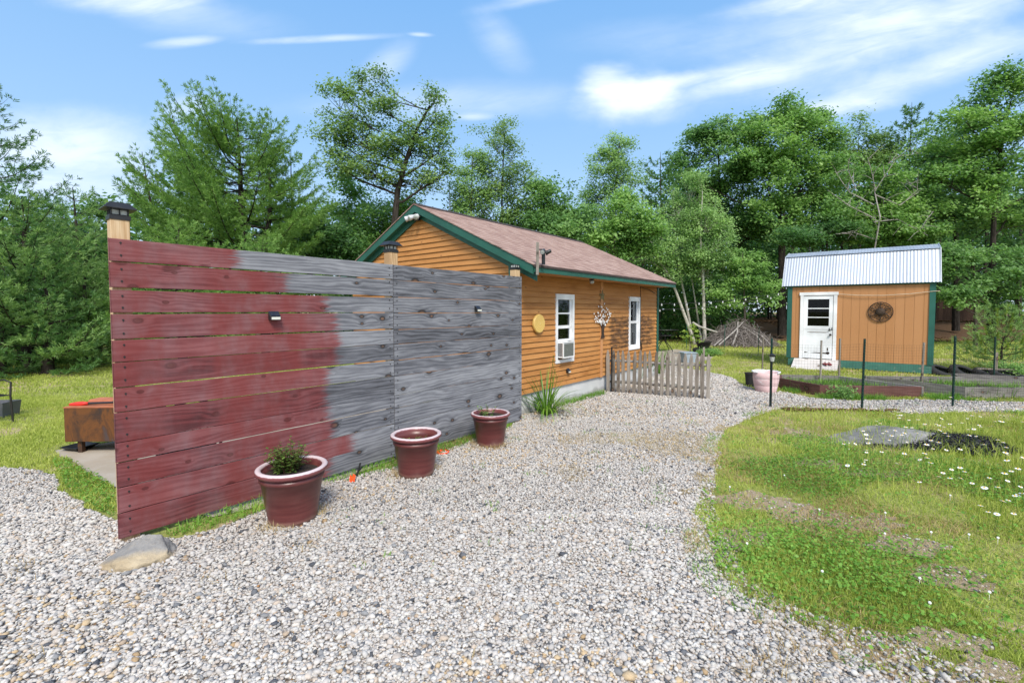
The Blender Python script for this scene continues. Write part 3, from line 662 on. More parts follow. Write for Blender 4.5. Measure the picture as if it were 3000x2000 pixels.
def window(x0, x1, z0, z1, upper_bar, ac):
    wn = MB(); F = .062; y0, y1 = -.045, .03
    wn.box(x0, x0 + F, y0, y1, z0, z1); wn.box(x1 - F, x1, y0, y1, z0, z1)
    wn.box(x0 + F, x1 - F, y0, y1, z1 - .105, z1); wn.box(x0 + F, x1 - F, y0, y1, z0, z0 + .062)
    o = wn.build('window', M['white'], house, bevel=.003)
    a, b = x0 + F, x1 - F; zm = z0 + (z1 - z0) * .52
    s = MB(); lo = z0 + .062 if not ac else z0 + .40
    s.box(a, a + .03, .004, .028, zm, z1 - .105); s.box(b - .03, b, .004, .028, zm, z1 - .105); s.box(a + .03, b - .03, -.006, .028, zm - .028, zm + .03)
    s.box(a, a + .035, -.001, .026, lo, zm - .028); s.box(b - .045, b, -.001, .026, lo, zm - .028); s.box(a + .035, b - .045, -.001, .026, lo, lo + .05)
    if upper_bar: s.box(a + .03, b - .03, .001, .022, (zm + z1 - .105) / 2 - .013, (zm + z1 - .105) / 2 + .013)
    s.build('sash', M['white'], o)
    for q0, q1, yy in ((zm + .03, z1 - .105, .018), (lo + .05, zm - .028, .012)):
        p = MB(); p.box(a + .031, b - .031, yy, yy + .003, q0, q1); p.build('pane', M['glass'], o)
    return o
w1 = window(*wins[0], True, True); w2 = window(*wins[1], False, False)
def drape(x0, x1, z0, z1, y, name, mat, par, folds=7, amp=.018):
    mb = MB(); n = 40
    top = [(x0 + (x1 - x0) * i / n, y + amp * math.sin(i / n * folds * 6.283), z1) for i in range(n + 1)]
    mb.add(top + [(x, yy, z0) for x, yy, _ in top], [(i, i + 1, n + 2 + i, n + 1 + i) for i in range(n)])
    return mb.build(name, mat, par, smooth=True)
drape(4.40, 4.86, .86, 2.04, .042, 'curtain', M['curtain'], w2, 3, .008); drape(4.805, 4.93, .86, 2.04, .12, 'tan_curtain', M['curtain_tan'], w2, 3)
drape(1.66, 1.78, 1.2, 2.02, .16, 'tan_curtain', M['curtain_tan'], w1, 3)
k = MB(); k.lathe([(.001, 0), (.035, .01), (.05, .05), (.035, .09), (.001, .1)], 12, (1.34, .10, 1.22)); k.build('window_ornament', M['white'], w1, smooth=True)

# air conditioner in the lower sash
ac = thing('air_conditioner', 'white box air conditioner with dented dark grille sticking out of the window', 'air conditioner', hp(1.24, 0, .885), A51)
b = MB(); b.box(0, .385, -.15, .25, .02, .31); b.build('case', M['ac'], ac, bevel=.008)
b = MB(); b.box(.035, .365, -.156, -.1515, .045, .285); b.build('condenser_grille', M['fins'], ac)
b = MB()
for i in range(13): b.box(-.004, -.0005, -.135, -.035, .055 + i * .019, .064 + i * .019)
b.build('side_vents', M['black'], ac)
b = MB(); b.box(-.008, .395, -.163, -.15, .305, .318); b.box(-.008, .395, -.163, -.15, .018, .035); b.box(-.008, .012, -.163, -.15, .035, .305); b.box(.378, .395, -.163, -.15, .035, .305); b.build('front_bezel', M['ac'], ac, bevel=.003)
b = MB(); b.bar((.05, -.11, .008), (.36, -.06, .0), .02, .012); b.build('support_bracket', M['white'], ac)

# things hung on the long wall
pl = thing('wooden_wall_plaque', 'round varnished yellow wood slice hung left of the window', 'wall plaque', hp(.595, -.022, 1.565), A51)
ROTX = Matrix.Rotation(R(90), 4, 'X')
b = MB(); b.lathe([(.150, 0), (.168, .012), (.168, .045), (.155, .058)], 40, M=ROTX); b.build('wood_slice', M['yellow_wood'], pl, bevel=.004)
st = thing('metal_star', 'tarnished brass tin star hung on the tan trim board', 'wall star', hp(2.98, -.034, 2.115), A51)
b = MB(); vs = [(0, -.045, 0)]
for i in range(10):
    r_ = .145 if i % 2 == 0 else .056; a = math.pi / 2 + i * math.pi / 5; vs.append((r_ * math.cos(a), 0, r_ * math.sin(a)))
b.add(vs, [(0, 1 + (i + 1) % 10, 1 + i) for i in range(10)] + [tuple(range(1, 11))]); b.build('star', M['star'], st)
ta = thing('tree_wall_sculpture', 'brown metal tree sculpture with white leaves hung below the star', 'wall sculpture', hp(3.0, -.036, 1.19), A51)
b = MB()
b.prism([(-.10, 0), (-.075, .015), (-.045, .10), (-.05, .20), (-.085, .30), (-.06, .31), (-.02, .24), (.0, .33), (.022, .33), (.02, .24), (.07, .33), (.09, .32), (.05, .20), (.045, .10), (.08, .02), (.11, .0), (.05, .012), (0, .004), (-.05, .012)], -.006, .006, Matrix(((1, 0, 0, 0), (0, 0, -1, -.012), (0, 1, 0, 0), (0, 0, 0, 1))))
rt2 = random.Random(9); tipsl = []
for i in range(13):
    a = R(-62 + i * 10.3); st_ = Vector((.07 * math.sin(a) * .8, -.012, .27)); L = (.50 if abs(a) < .5 else .40) * rt2.uniform(.85, 1.05)
    pts = [st_ + Vector((math.sin(a) * L * s + .03 * math.sin(s * 5 + i), -.004 * i % 3 * .003, math.cos(a) * L * s)) for s in (0, .25, .5, .75, 1)]
    b.tube(pts, [.007, .006, .005, .004, .003], 5)
    for s in (1, 2, 3, 4):
        for sg in (-1, 1):
            if rt2.random() < .62: tipsl.append(pts[s] + Vector((sg * .03 + rt2.uniform(-.012, .012), -.01, rt2.uniform(-.05, .03))))
b.build('trunk_and_branches', M['rust_iron'], ta)
lf0 = None
for i, p in enumerate(tipsl):
    if lf0 is None:
        b = MB(); b.lathe([(.0015, -.026), (.009, -.015), (.011, 0), (.008, .014), (.0015, .024)], 8); lf0 = b.build('leaf', M['white_leaf'], ta, smooth=True); o = lf0
    else: o = lf0.copy(); C.objects.link(o); o.parent = ta
    o.location = p; o.rotation_euler = (0, rt2.uniform(-.7, .7), 0)
def solar_light(loc, rot, label, group):
    sl = thing('solar_wall_light', label, 'wall light', loc, rot, group)
    b = MB(); b.prism([(0, -.035), (.055, -.035), (.052, -.004), (.0, .048)], -.048, .048, Matrix(((0, 0, 1, 0), (-1, 0, 0, 0), (0, 1, 0, 0), (0, 0, 0, 1)))); b.build('housing', M['black'], sl, bevel=.003)
    b = MB(); b.add([(-.042, -.007, .046), (.042, -.007, .046), (.042, -.050, .0035), (-.042, -.050, .0035)], [(0, 3, 2, 1)]); b.build('solar_panel', M['solar'], sl)
    b = MB(); b.box(-.040, .040, -.059, -.055, -.031, -.007); b.build('lens', M['lens'], sl)
    return sl
solar_light(hp(1.60, -.022, .625), A51, 'small black solar light on the orange siding under the air conditioner', 'small solar lights')
# soffit lamp, wall cable
so = thing('soffit_lamp', 'small round grey lamp under the green eave above the window', 'lamp', hp(1.98, -.33, EZ - .115), A51)
b = MB(); b.lathe([(.05, 0), (.05, -.02), (.035, -.03)], 16); b.build('base', M['dark_metal'], so)
b = MB(); b.lathe([(.034, -.030), (.046, -.055), (.034, -.085), (.002, -.095)], 16, c=(.01, 0, 0)); b.build('glass_bulb', M['clear_lens'], so, smooth=True)
cbm = MB(); pts = [hp(5.02, -.03, 2.40), hp(5.02, -.032, 1.6), hp(5.03, -.03, 1.0), hp(5.06, -.035, .86), hp(5.10, -.034, .72)]
cbm.tube([hp(5.9, -.05, 2.26), hp(5.5, -.05, 2.34), hp(5.2, -.04, 2.36)] + pts, .008, 5); cbm.tube([hp(5.04, -.045, 1.0), hp(5.1, -.05, .85), hp(5.05, -.045, .75)], .012, 5)
tag(cbm.build('wall_cable', M['cable']), 'black light cord hanging down the siding right of the far window', 'cord')
# security floodlights at the gable peak
sec = thing('security_light', 'three-headed grey floodlight mounted under the gable peak', 'floodlight', hp(-.06, HW / 2, APX - .30), A51)
b = MB(); b.box(-.05, 0, -.07, .07, -.02, .06); b.build('bracket', M['black'], sec, bevel=.005)
for yy, xx, az in ((-.09, -.10, -25), (.07, -.11, 10), (.20, -.09, 50)):
    Mx = Matrix.Translation((xx, yy, .045)) @ Matrix.Rotation(R(180 - az), 4, 'Z') @ Matrix.Rotation(R(112), 4, 'Y')
    b = MB(); b.lathe([(.025, -.09), (.04, -.075), (.044, -.02), (.055, .045), (.055, .055)], 18, M=Mx); hd = b.build('lamp_head', M['lamp_white'], sec, smooth=True)
    b = MB(); b.lathe([(.050, .0555), (.046, .062), (.001, .066)], 18, M=Mx); b.build('lens', M['clear_lens'], hd, smooth=True)
    b = MB(); b.tube([(-.03, yy * .5, .03), (xx, yy, .045)], .014, 6); b.build('arm', M['black'], sec)

# ------------------------------------------------------------------ the tall board fence
fence = thing('privacy_fence', 'tall fence of wide planks, stained red at one end and weathered grey beyond', 'fence', FO, A51)
zb = [2.342, 2.167, 1.965, 1.777, 1.578, 1.405, 1.211, 1.022, .790, .637, .444, .245, .048]
stain = [.84, 1.27, 1.69, 1.80, 1.83, 1.79, 1.69, 1.67, 1.70, 1.74, 1.97, 1.70]
gaps = [.010, .021, .016, .010, .007, .009, .007, .007, .009, .007, .007, 0]
rf_ = random.Random(31)
SEAM, FEND = 2.55, 5.03
def board(x0, x1, zlo, zhi, th, slope, bow):
    mb = MB(); n = 14; ring = []
    for i in range(n + 1):
        s = i / n; x = x0 + (x1 - x0) * s; o = bow * math.sin(math.pi * s); zz = slope * s
        jl = rf_.uniform(-.0012, .0012); ju = rf_.uniform(-.0012, .0012)
        ring += [(x, -th + o, zlo + zz + jl), (x, -th + o, zhi + zz + ju), (x, o, zhi + zz + ju), (x, o, zlo + zz + jl)]
    fs = [(4 * i + k, 4 * i + 4 + k, 4 * i + 4 + (k + 1) % 4, 4 * i + (k + 1) % 4) for i in range(n) for k in range(4)]
    mb.add(ring, [tuple(reversed(f)) for f in fs] + [(0, 1, 2, 3), (4 * n + 3, 4 * n + 2, 4 * n + 1, 4 * n)])
    return mb
for p, (x0, x1) in enumerate(((0.0, SEAM - .003), (SEAM + .003, FEND))):
    for k in range(12):
        hi = zb[k] - (gaps[k - 1] / 2 if k else 0) + rf_.uniform(-.001, .001); lo = zb[k + 1] + gaps[k] / 2
        if p == 1: hi = zb[k] - .012; lo = zb[k + 1] - .012 + (.0045, .006, .005, .0055, .005, .007, .006, .006, .006, .006, .006, 0)[k]
        if p == 1 and k == 0: hi += .006
        sl = rf_.uniform(-.004, .004)
        o = board(x0 + rf_.uniform(0, .004), x1 - rf_.uniform(0, .003), lo, hi, .024, sl if k not in (1, 2) else -.006, rf_.uniform(-.006, .006)).build('board', M['fence'], fence, bevel=.003)
        o['stain'] = float(stain[k]) if p == 0 else -9.0
        nm = MB()
        for xx in ((x0 + .07, x1 - .05) if p == 0 else (x0 + .05, x1 - .06)):
            for fz in (.24, .78):
                zc = lo + (hi - lo) * fz + rf_.uniform(-.01, .01)
                nm.lathe([(.007, -.0275), (.007, -.020)], 8, (xx + rf_.uniform(-.012, .012), 0, zc), M=None) if False else nm.add([(xx + .0075 * math.cos(a), -.0272, zc + .0075 * math.sin(a)) for a in [i * math.pi / 4 for i in range(8)]], [(0, 1, 2, 3, 4, 5, 6, 7)])
                nm.add([(xx - .002, -.0268, zc - .004), (xx + .002, -.0268, zc - .004), (xx + .003, -.0268, zc - .014), (xx - .001, -.0268, zc - .014)], [(0, 1, 2, 3)])
        nm.build('nail_heads', M['black_matte'], o)
for i, (x, topz, capk) in enumerate(((.02, 2.50, 0), (SEAM - .02, 2.50, 1), (FEND - .12, 2.46, 2))):
    b = MB(); b.box(x, x + .115, .004, .119, -.5, topz); po = b.build('post', M['post_wood'], fence, bevel=.004)
    cx, cy = x + .0575, .0615
    b = MB(); b.box(cx - .064, cx + .064, cy - .064, cy + .064, topz - .012, topz + .022)
    b.box(cx - .056, cx + .056, cy - .056, cy + .056, topz + .022, topz + .028)
    if capk < 2:
        b.box(cx - .058, cx + .058, cy - .058, cy + .058, topz + .066, topz + .074)
        rr_ = .098
        zt = topz + .074
        vs = [(cx + sx * rr_, cy + sy * rr_, zt) for sx, sy in ((-1, -1), (1, -1), (1, 1), (-1, 1))] + [(cx + sx * .058, cy + sy * .058, zt + .045) for sx, sy in ((-1, -1), (1, -1), (1, 1), (-1, 1))] + [(cx + sx * rr_, cy + sy * rr_, zt - .006) for sx, sy in ((-1, -1), (1, -1), (1, 1), (-1, 1))]
        b.add(vs, [(4, 5, 6, 7), (0, 1, 5, 4), (1, 2, 6, 5), (2, 3, 7, 6), (3, 0, 4, 7), (8, 9, 1, 0), (9, 10, 2, 1), (10, 11, 3, 2), (11, 8, 0, 3), (11, 10, 9, 8)])
    for q in range(4):
        for w_ in (-.05, 0, .05):
            a = q * math.pi / 2; px_, py_ = cx + math.cos(a) * .052 - math.sin(a) * w_, cy + math.sin(a) * .052 + math.cos(a) * w_
            b.box(px_ - .004, px_ + .004, py_ - .004, py_ + .004, topz + .028, topz + .066)
    if capk == 2: b.box(cx - .054, cx + .054, cy - .054, cy + .054, topz + .0645, topz + .069)
    cp = b.build('solar_cap', M['black'], po, bevel=.002)
    if capk == 2: cp['label'] = 'solar cap that has lost its roof'
    b = MB(); b.box(cx - .045, cx + .045, cy - .045, cy + .045, topz + .029, topz + .0635); b.build('lens', M['clear_lens'], cp)
solar_light(fp(1.175, -.03, 1.745), A51, 'small black solar light on the red-stained planks', 'small solar lights')
solar_light(fp(3.98, -.03, 1.92 - .10), A51, 'small black solar light on the grey planks', 'small solar lights')
# upright grey stick with two spot heads behind the eave corner
sk = thing('spotlight_post', 'short grey board with a black twin spotlight fixed to the green eave corner', 'spotlight', hp(-.10, -.524, 2.36), A51)
b = MB(); b.box(-.024, .024, -.012, .010, 0, .51); b.build('board_post', M['grey_wood_v'], sk)
b = MB(); b.bar((.024, -.01, .40), (.17, -.02, .41), .018, .018); b.box(.085, .15, -.045, -.02, .17, .37); b.build('bracket', M['black'], sk)
for (xx, zz, az) in ((.065, .37, 200), (.20, .37, 120)):
    Mx = Matrix.Translation((xx, -.06, zz)) @ Matrix.Rotation(R(az), 4, 'Z') @ Matrix.Rotation(R(115), 4, 'Y')
    b = MB(); b.lathe([(.018, -.06), (.028, -.05), (.032, .0), (.040, .035), (.040, .042)], 14, M=Mx); hd = b.build('spot_head', M['black'], sk, smooth=True)
    b = MB(); b.lathe([(.036, .0425), (.001, .045)], 14, M=Mx); b.build('lens', M['clear_lens'], hd)
#@@OBJECTS
# ------------------------------------------------------------------ flower pots
def pale_attr(o, fn):
    me = o.data; a = me.attributes.new('pale_fade', 'FLOAT_COLOR', 'POINT')
    for i, v in enumerate(me.vertices):
        f = fn(v.co); a.data[i].color = (f, f, f, 1)
def flower_pot(loc, s, label, soil_z, pale_top):
    p = thing('flower_pot', label, 'flower pot', loc, random.uniform(0, 6), 'burgundy pots along the fence')
    b = MB(); b.lathe([(.196 * s, 0), (.204 * s, .012 * s), (.203 * s, .030 * s), (.207 * s, .034 * s), (.203 * s, .042 * s), (.258 * s, .385 * s), (.268 * s, .39 * s), (.270 * s, .42 * s), (.256 * s, .425 * s), (.262 * s, .462 * s), (.243 * s, .462 * s), (.236 * s, .40 * s), (.19 * s, .03 * s)], 48, cap1=False)
    b.build('pot_body', M['pot'], p, smooth=True)
    prof = [(.262, .445), (.281, .444), (.296, .455), (.300, .472), (.294, .488), (.280, .497), (.264, .496), (.252, .487), (.243, .466), (.243, .445)]
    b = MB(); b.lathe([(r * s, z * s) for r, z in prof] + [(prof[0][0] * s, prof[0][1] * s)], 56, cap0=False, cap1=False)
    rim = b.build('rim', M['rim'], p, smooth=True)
    pale_attr(rim, lambda co: max(0, min(1, (co.z / s - .470) / .024 * pale_top)) if (co.x ** 2 + co.y ** 2) ** .5 / s > .25 else .12)
    b = MB(); b.lathe([(.001, soil_z * s + .012), (.12 * s, soil_z * s + .01), (.225 * s, soil_z * s)], 24, cap0=False, cap1=False); b.build('soil', M['soil'], p, smooth=True)
    return p
P1, P2, P3 = G(859, 1520), G(1220, 1388), G(1437, 1302)
flower_pot(P1, .955, 'nearest burgundy pot, holding a bushy mint plant, rim whitish on top', .43, .9)
flower_pot(P2, .925, 'middle burgundy pot with pale-topped rim and only low sprouts', .37, .85)
flower_pot(P3, .885, 'farthest burgundy pot by the grey fence end, rim mostly red', .44, .55)
def sprig_plant(name, label, loc, n, h, spread, leaf, seed, lm, sm, ln=9, curve=.25):
    rg = random.Random(seed); root = thing(name, label, 'plant', loc)
    st_ = MB(); LV, LF, LR = [], [], []
    for i in range(n):
        a = rg.uniform(0, 6.283); rr = spread * math.sqrt(rg.random()); L = h * rg.uniform(.6, 1.1) * (1.12 - .5 * rr / spread)
        b0 = Vector((math.cos(a) * rr * .55, math.sin(a) * rr * .55, 0)); lean = Vector((math.cos(a), math.sin(a), 0)) * rr * curve * 3
        pts = [b0 + lean * (q * q) + Vector((0, 0, L * q)) for q in (0, .35, .7, 1)]
        st_.tube(pts, [.003, .0025, .002, .0012], 4)
        for j in range(ln):
            q = .12 + .88 * (j + rg.random() * .6) / ln; q = min(q, 1)
            p = b0 + lean * (q * q) + Vector((0, 0, L * q)); aa = rg.uniform(0, 6.283)
            d = Vector((math.cos(aa), math.sin(aa), rg.uniform(-.1, .7))).normalized(); sd_ = d.cross(Vector((0, 0, 1))).normalized(); sz = leaf * rg.uniform(.6, 1.25) * (1.05 - .35 * q)
            o = len(LV); LV += [p, p + d * sz * .5 + sd_ * sz * .3 + Vector((0, 0, .01 * sz)), p + d * sz - Vector((0, 0, sz * .12)), p + d * sz * .5 - sd_ * sz * .3]; LF.append((o, o + 1, o + 2, o + 3)); LR += [rg.random()] * 4
    st_.build('stems', sm, root); mesh_np('leaves', np.array([tuple(v) for v in LV]), np.array(LF), lm, root, {'rnd': ('FLOAT', np.array(LR))})
    return root
sprig_plant('mint_plant', 'bushy green plant with reddish stems growing in the nearest pot', P1 + Vector((-.05, .02, .43 * .955)), 80, .27, .155, .05, 3, M['pot_leaf'], M['red_stem'], 13)
sprig_plant('pot_sprouts', 'thin yellow-green sprouts in the farthest pot', P3 + Vector((-.04, 0, .38)), 14, .20, .13, .05, 5, M['l_lime'], M['red_stem'], 7)
sprig_plant('pot_sprouts', 'low green sprouts on the soil of the middle pot', P2 + Vector((-.03, .0, .34)), 26, .09, .16, .035, 6, M['l_lime'], M['red_stem'], 5)
# orange bits of plastic on the gravel
def scrap(loc, pts, label, rot):
    b = MB(); rg = random.Random(int(loc.x * 100))
    n = len(pts)
    vi = [(x, y, z) for x, y, z in pts]; 
    b.add([(x, y, z) for x, y, z in pts] + [(x * .96, y * .96, z + .006) for x, y, z in pts], [tuple(range(n)), tuple(range(2 * n - 1, n - 1, -1))] + [(i, n + i, n + (i + 1) % n, (i + 1) % n) for i in range(n)])
    o = b.build('plastic_scrap', M['orange_plastic']); o.location = loc; o.rotation_euler = (0, 0, rot); return tag(o, label, 'litter', 'orange plastic scraps by the fence')
scrap(G(1031, 1413), [(-.03, 0, 0), (.025, -.008, 0), (.038, .004, .07), (.012, .01, .085), (.004, .002, .05), (-.018, .012, .08)], 'torn upright orange plastic piece between the first and second pot', .2)
b = MB(); b.lathe([(.05, .002), (.066, .0), (.085, .028), (.080, .03), (.062, .006), (.05, .006)], 18); o = b.build('plastic_saucer', M['orange_plastic'], smooth=True); o.location = G(1297, 1328); tag(o, 'broken orange saucer lying right of the middle pot', 'saucer')
for px, py, lb in ((1040, 1398, 'thin black stake poking up under the fence beside the orange scrap'),):
    p = G(px, py); b = MB(); b.tube([(0, 0, 0), (.03, .015, .06), (.05, .03, .15)], [.016, .012, .010], 6); b.tube([(.03, .015, .06), (.07, .0, .1)], .009, 5); o = b.build('black_stake', M['black']); o.location = p; tag(o, lb, 'stake')
# rock at the fence foot
def rock(name, label, loc, dims, seed, mat, rot=0, planes=10, cut=(.55, .8), taper=None, sub=5):
    import bmesh
    from mathutils import noise as mn
    rg = random.Random(seed * 10)
    bm = bmesh.new(); bmesh.ops.create_icosphere(bm, subdivisions=sub, radius=1.0)
    pl_ = [(Vector((rg.gauss(0, 1), rg.gauss(0, 1), rg.gauss(.35, .8))).normalized(), rg.uniform(*cut)) for _ in range(planes)]
    for v in bm.verts:
        c = v.co.copy(); q = c.copy()
        for n_, d_ in pl_:
            e = q.dot(n_) - d_
            if e > 0: q -= n_ * e * .93
        k = 1 + .10 * mn.noise(c * 1.6 + Vector((seed, 0, 0))) + .085 * mn.noise(c * 3.6 + Vector((0, seed, 0))) + .028 * mn.noise(c * 11 + Vector((seed, seed, 0)))
        q *= k; hz_ = 1.0
        if taper: s_ = (q.x + 1) / 2; hz_ = taper[0] + (1 - taper[0]) * max(0, min(1, s_ / taper[1])); q.y *= .45 + .55 * min(1, s_ * 1.6)
        v.co = Vector((q.x * dims[0], q.y * dims[1], max(q.z * hz_, -.2) * dims[2]))
    me = bpy.data.meshes.new(name); bm.to_mesh(me); bm.free(); me.polygons.foreach_set('use_smooth', [True] * len(me.polygons))
    o = link(name, me, mat); o.location = loc; o.rotation_euler = (0, 0, rot); return tag(o, label, 'rock')
rock('fieldstone', 'tan and grey fieldstone lying at the foot of the red fence end', G(392, 1652) + Vector((0, .06, .015)), (.29, .18, .15), 4.7, M['stone'], R(16), 12, (.5, .8))
boul = rock('boulder', 'long low grey boulder half sunk in the lawn among daisies', G(2610, 1305) + Vector((.05, .28, -.02)), (1.05, .55, .20), 8.1, M['rock'], R(12), 9, (.6, .9), (.12, .72))

# ------------------------------------------------------------------ shed
shed = thing('shed', 'small tan shed with white dutch door and shiny gambrel metal roof', 'shed', SO, A51 - math.pi / 2)
SL, SD_, Z0, Z1 = 3.49, 2.4, .27, 2.56
LEAN = -.085
b = MB()
def lean(x, z): return x + LEAN * (1 - (z - Z0) / (Z1 - Z0)) * 0
npan = 17; pw = SL / npan
ddx0, ddx1 = .33, 1.30
b.box(0, SL, .012, .05, Z0, Z1)
for i in range(npan):
    for a, c, z0_, z1_ in ((i * pw, (i + 1) * pw, Z0, Z1),):
        for q0, q1, zz in ((a, min(c, ddx0 + .03), Z0), (max(a, ddx1 - .03), c, Z0), (max(a, ddx0 + .03), min(c, ddx1 - .03), 2.33)):
            if q1 - q0 > .012: b.box(q0 + .003, q1 - .003, 0, .0115, zz, z1_)
b.build('front_wall', M['shed_panel'], shed)
b = MB(); b.box(.0, .04, .052, SD_, Z0, Z1); b.box(SL - .04, SL, .052, SD_, Z0, Z1); b.box(.04, SL - .04, SD_ - .04, SD_, Z0, Z1)
for xx in (.0, SL - .04):
    b.prism([(.0, Z1), (SD_, Z1), (SD_ - .44, 3.46), (SD_ / 2, 3.62), (.44, 3.46)], xx, xx + .04, PM)
b.build('side_walls', M['shed_panel'], shed)
for xx in (0, SL):
    b = MB(); s_ = -1 if xx == 0 else 1
    b.box(min(xx - .03 * (s_ < 0), xx - .10 * (s_ > 0)), max(xx + .03 * (s_ > 0), xx + .10 * (s_ < 0)), -.024, -.002, Z0, Z1 + .03); b.build('corner_board', M['green_plain'], shed)
b = MB(); b.box(.02, SL - .0, -.0, .05, .03, Z0 - .004); b.box(.02, .07, .055, SD_, .03, Z0 - .004); b.box(SL - .05, SL, .055, SD_, .03, Z0 - .004); b.build('skirt_board', M['green_skirt'], shed)
b = MB(); b.box(-.0, SL, -.022, -.002, 2.54, 2.62); b.box(-.14, SL + .12, -.085, -.06, 2.565, 2.60); b.build('eave_board', M['green_plain'], shed)
b = MB()
for xx in (.1, 1.2, 2.3, SL - .35): b.box(xx, xx + .25, .02, .22, -.05, .028)
b.build('foundation_block', M['concrete'], shed)
# corrugated gambrel roof
def corr(x0, x1, pts, name, par):
    n = int((x1 - x0) / .0127); mb = MB(); vs = []
    for (y, z, ny, nz) in pts:
        for i in range(n + 1):
            x = x0 + (x1 - x0) * i / n; w_ = .0028 * math.sin(2 * math.pi * x / .0762); vs.append((x, y + ny * w_, z + nz * w_))
    m_ = n + 1; fs = [(k * m_ + i, k * m_ + i + 1, (k + 1) * m_ + i + 1, (k + 1) * m_ + i) for k in range(len(pts) - 1) for i in range(n)]
    mb.add(vs, fs); return mb.build(name, M['metal_roof'], par, smooth=True)
BY, BZ, RZ = .42, 3.545, 3.76
roof_s = corr(-.17, SL + .12, [(-.10, 2.585, -.9, .43), (BY, BZ, -.9, .43)], 'roof', shed)
corr(-.17, SL + .12, [(BY - .03, BZ + .012, -.25, .97), (SD_ / 2, RZ, -.25, .97)], 'upper_roof_sheet', roof_s)
corr(-.17, SL + .12, [(SD_ / 2, RZ, .25, .97), (SD_ - BY + .03, BZ + .012, .25, .97)], 'upper_roof_sheet', roof_s)
corr(-.17, SL + .12, [(SD_ - BY, BZ, .9, .43), (SD_ + .10, 2.585, .9, .43)], 'lower_roof_sheet', roof_s)
b = MB()
for xx in (-.185, SL + .12):
    b.prism([(-.12, 2.57), (BY - .02, BZ + .03), (SD_ / 2, RZ + .03), (SD_ - BY + .02, BZ + .03), (SD_ + .12, 2.57), (SD_ + .06, 2.57), (SD_ - BY, BZ - .03), (SD_ / 2, RZ - .03), (BY, BZ - .03), (-.06, 2.57)], xx, xx + .014, PM)
b.build('gable_flashing', M['flash'], roof_s)
# door
door = MB(); door.box(.42, 1.20, -.012, -.001, Z0, 2.27)
dl = MB()
def rail(x0, x1, z0, z1): dl.box(x0, x1, -.026, -.004, z0, z1)
rail(.425, .535, .285, 2.255); rail(1.095, 1.195, .285, 2.255); rail(.535, 1.095, 2.15, 2.255); rail(.535, 1.095, 1.20, 1.31)
for zz in (1.58, 1.86): rail(.535, 1.095, zz - .013, zz + .013)
rail(.535, 1.095, .285, 1.11); rail(.535, 1.095, 1.125, 1.195)
do = dl.build('door', M['white_door'], shed, bevel=.002)
for z0_, z1_ in ((1.31, 1.567), (1.593, 1.847), (1.873, 2.15)):
    b = MB(); b.box(.537, 1.093, -.016, -.012, z0_ + .002, z1_ - .002); b.build('pane', M['door_glass'], do)
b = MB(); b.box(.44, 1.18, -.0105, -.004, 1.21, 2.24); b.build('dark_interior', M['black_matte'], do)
b = MB(); b.box(.60, 1.03, -.0275, -.0262, 1.095, 1.1); b.box(.44, 1.18, -.0275, -.0262, 1.195, 1.199); b.build('door_split_line', M['black_matte'], do)
b = MB(); b.lathe([(.02, 0), (.02, .02), (.032, .03), (.034, .05), (.02, .065), (.001, .067)], 16, (1.145, -.027, 1.045), Matrix.Rotation(R(90), 4, 'X')); b.build('handle', M['dark_metal'], do, smooth=True)
b = MB(); b.box(1.10, 1.125, -.034, -.027, 1.16, 1.25); b.bar((1.085, -.04, 1.18), (1.20, -.04, 1.21), .012, .012); b.lathe([(.016, 0), (.016, .012)], 12, (1.175, -.027, 1.245), Matrix.Rotation(R(90), 4, 'X')); b.build('latch', M['dark_metal'], do)
pm = MB(); rp = random.Random(2)
def patch(cx, cz, w_, h_, n=14):
    pm.add([(cx + math.cos(a) * w_ * rp.uniform(.6, 1.1), -.0275, cz + math.sin(a) * h_ * rp.uniform(.5, 1.1)) for a in [i * 6.283 / n for i in range(n)]], [tuple(range(n))])
patch(.80, .465, .16, .018); patch(1.03, .46, .10, .022); patch(1.085, .47, .05, .06); patch(1.075, .58, .022, .08); patch(.49, .47, .03, .03); patch(.535, .475, .02, .015)
pm.build('peeled_paint', M['rust_iron'], do)
fr_ = MB(); fr_.box(.33, .42, -.04, -.001, Z0 - .01, 2.27); fr_.box(1.205, 1.295, -.04, -.001, Z0 - .01, 2.27); fr_.box(.305, 1.32, -.046, -.001, 2.272, 2.37); fr_.build('door_frame', M['white'], shed, bevel=.003)
b = MB()
th = math.atan2(.24, .72)
for i in range(5):
    y1_ = -.05 - i * .145; y2_ = y1_ - .138; f = lambda y: .265 - (-.05 - y) / .72 * .255
    b.add([(.20, y1_, f(y1_)), (1.38, y1_, f(y1_)), (1.38, y2_, f(y2_)), (.20, y2_, f(y2_)), (.20, y1_, f(y1_) - .03), (1.38, y1_, f(y1_) - .03), (1.38, y2_, f(y2_) - .03), (.20, y2_, f(y2_) - .03)], [(3, 2, 1, 0), (4, 5, 6, 7), (0, 1, 5, 4), (1, 2, 6, 5), (2, 3, 7, 6), (3, 0, 4, 7)])
b.build('ramp', M['ramp_wood'], shed)
sh_ = thing('sandals', 'dark red sandals left on the pale shed ramp', 'sandals', sp(1.12, -.42, .145), A51 - math.pi / 2 + .5)
for dx_ in (-.06, .05):
    b = MB(); b.prism([(-.04, -.13), (.03, -.13), (.045, -.02), (.05, .08), (.01, .14), (-.035, .09), (-.04, 0)], 0, .03, Matrix(((1, 0, 0, dx_), (0, 1, 0, abs(dx_) * .6), (0, 0, 1, 0), (0, 0, 0, 1)))); b.tube([(dx_ - .05, .02, .02), (dx_, .03, .07), (dx_ + .05, .02, .02)], .014, 6); b.build('sandal', M['red_cloth'], sh_)
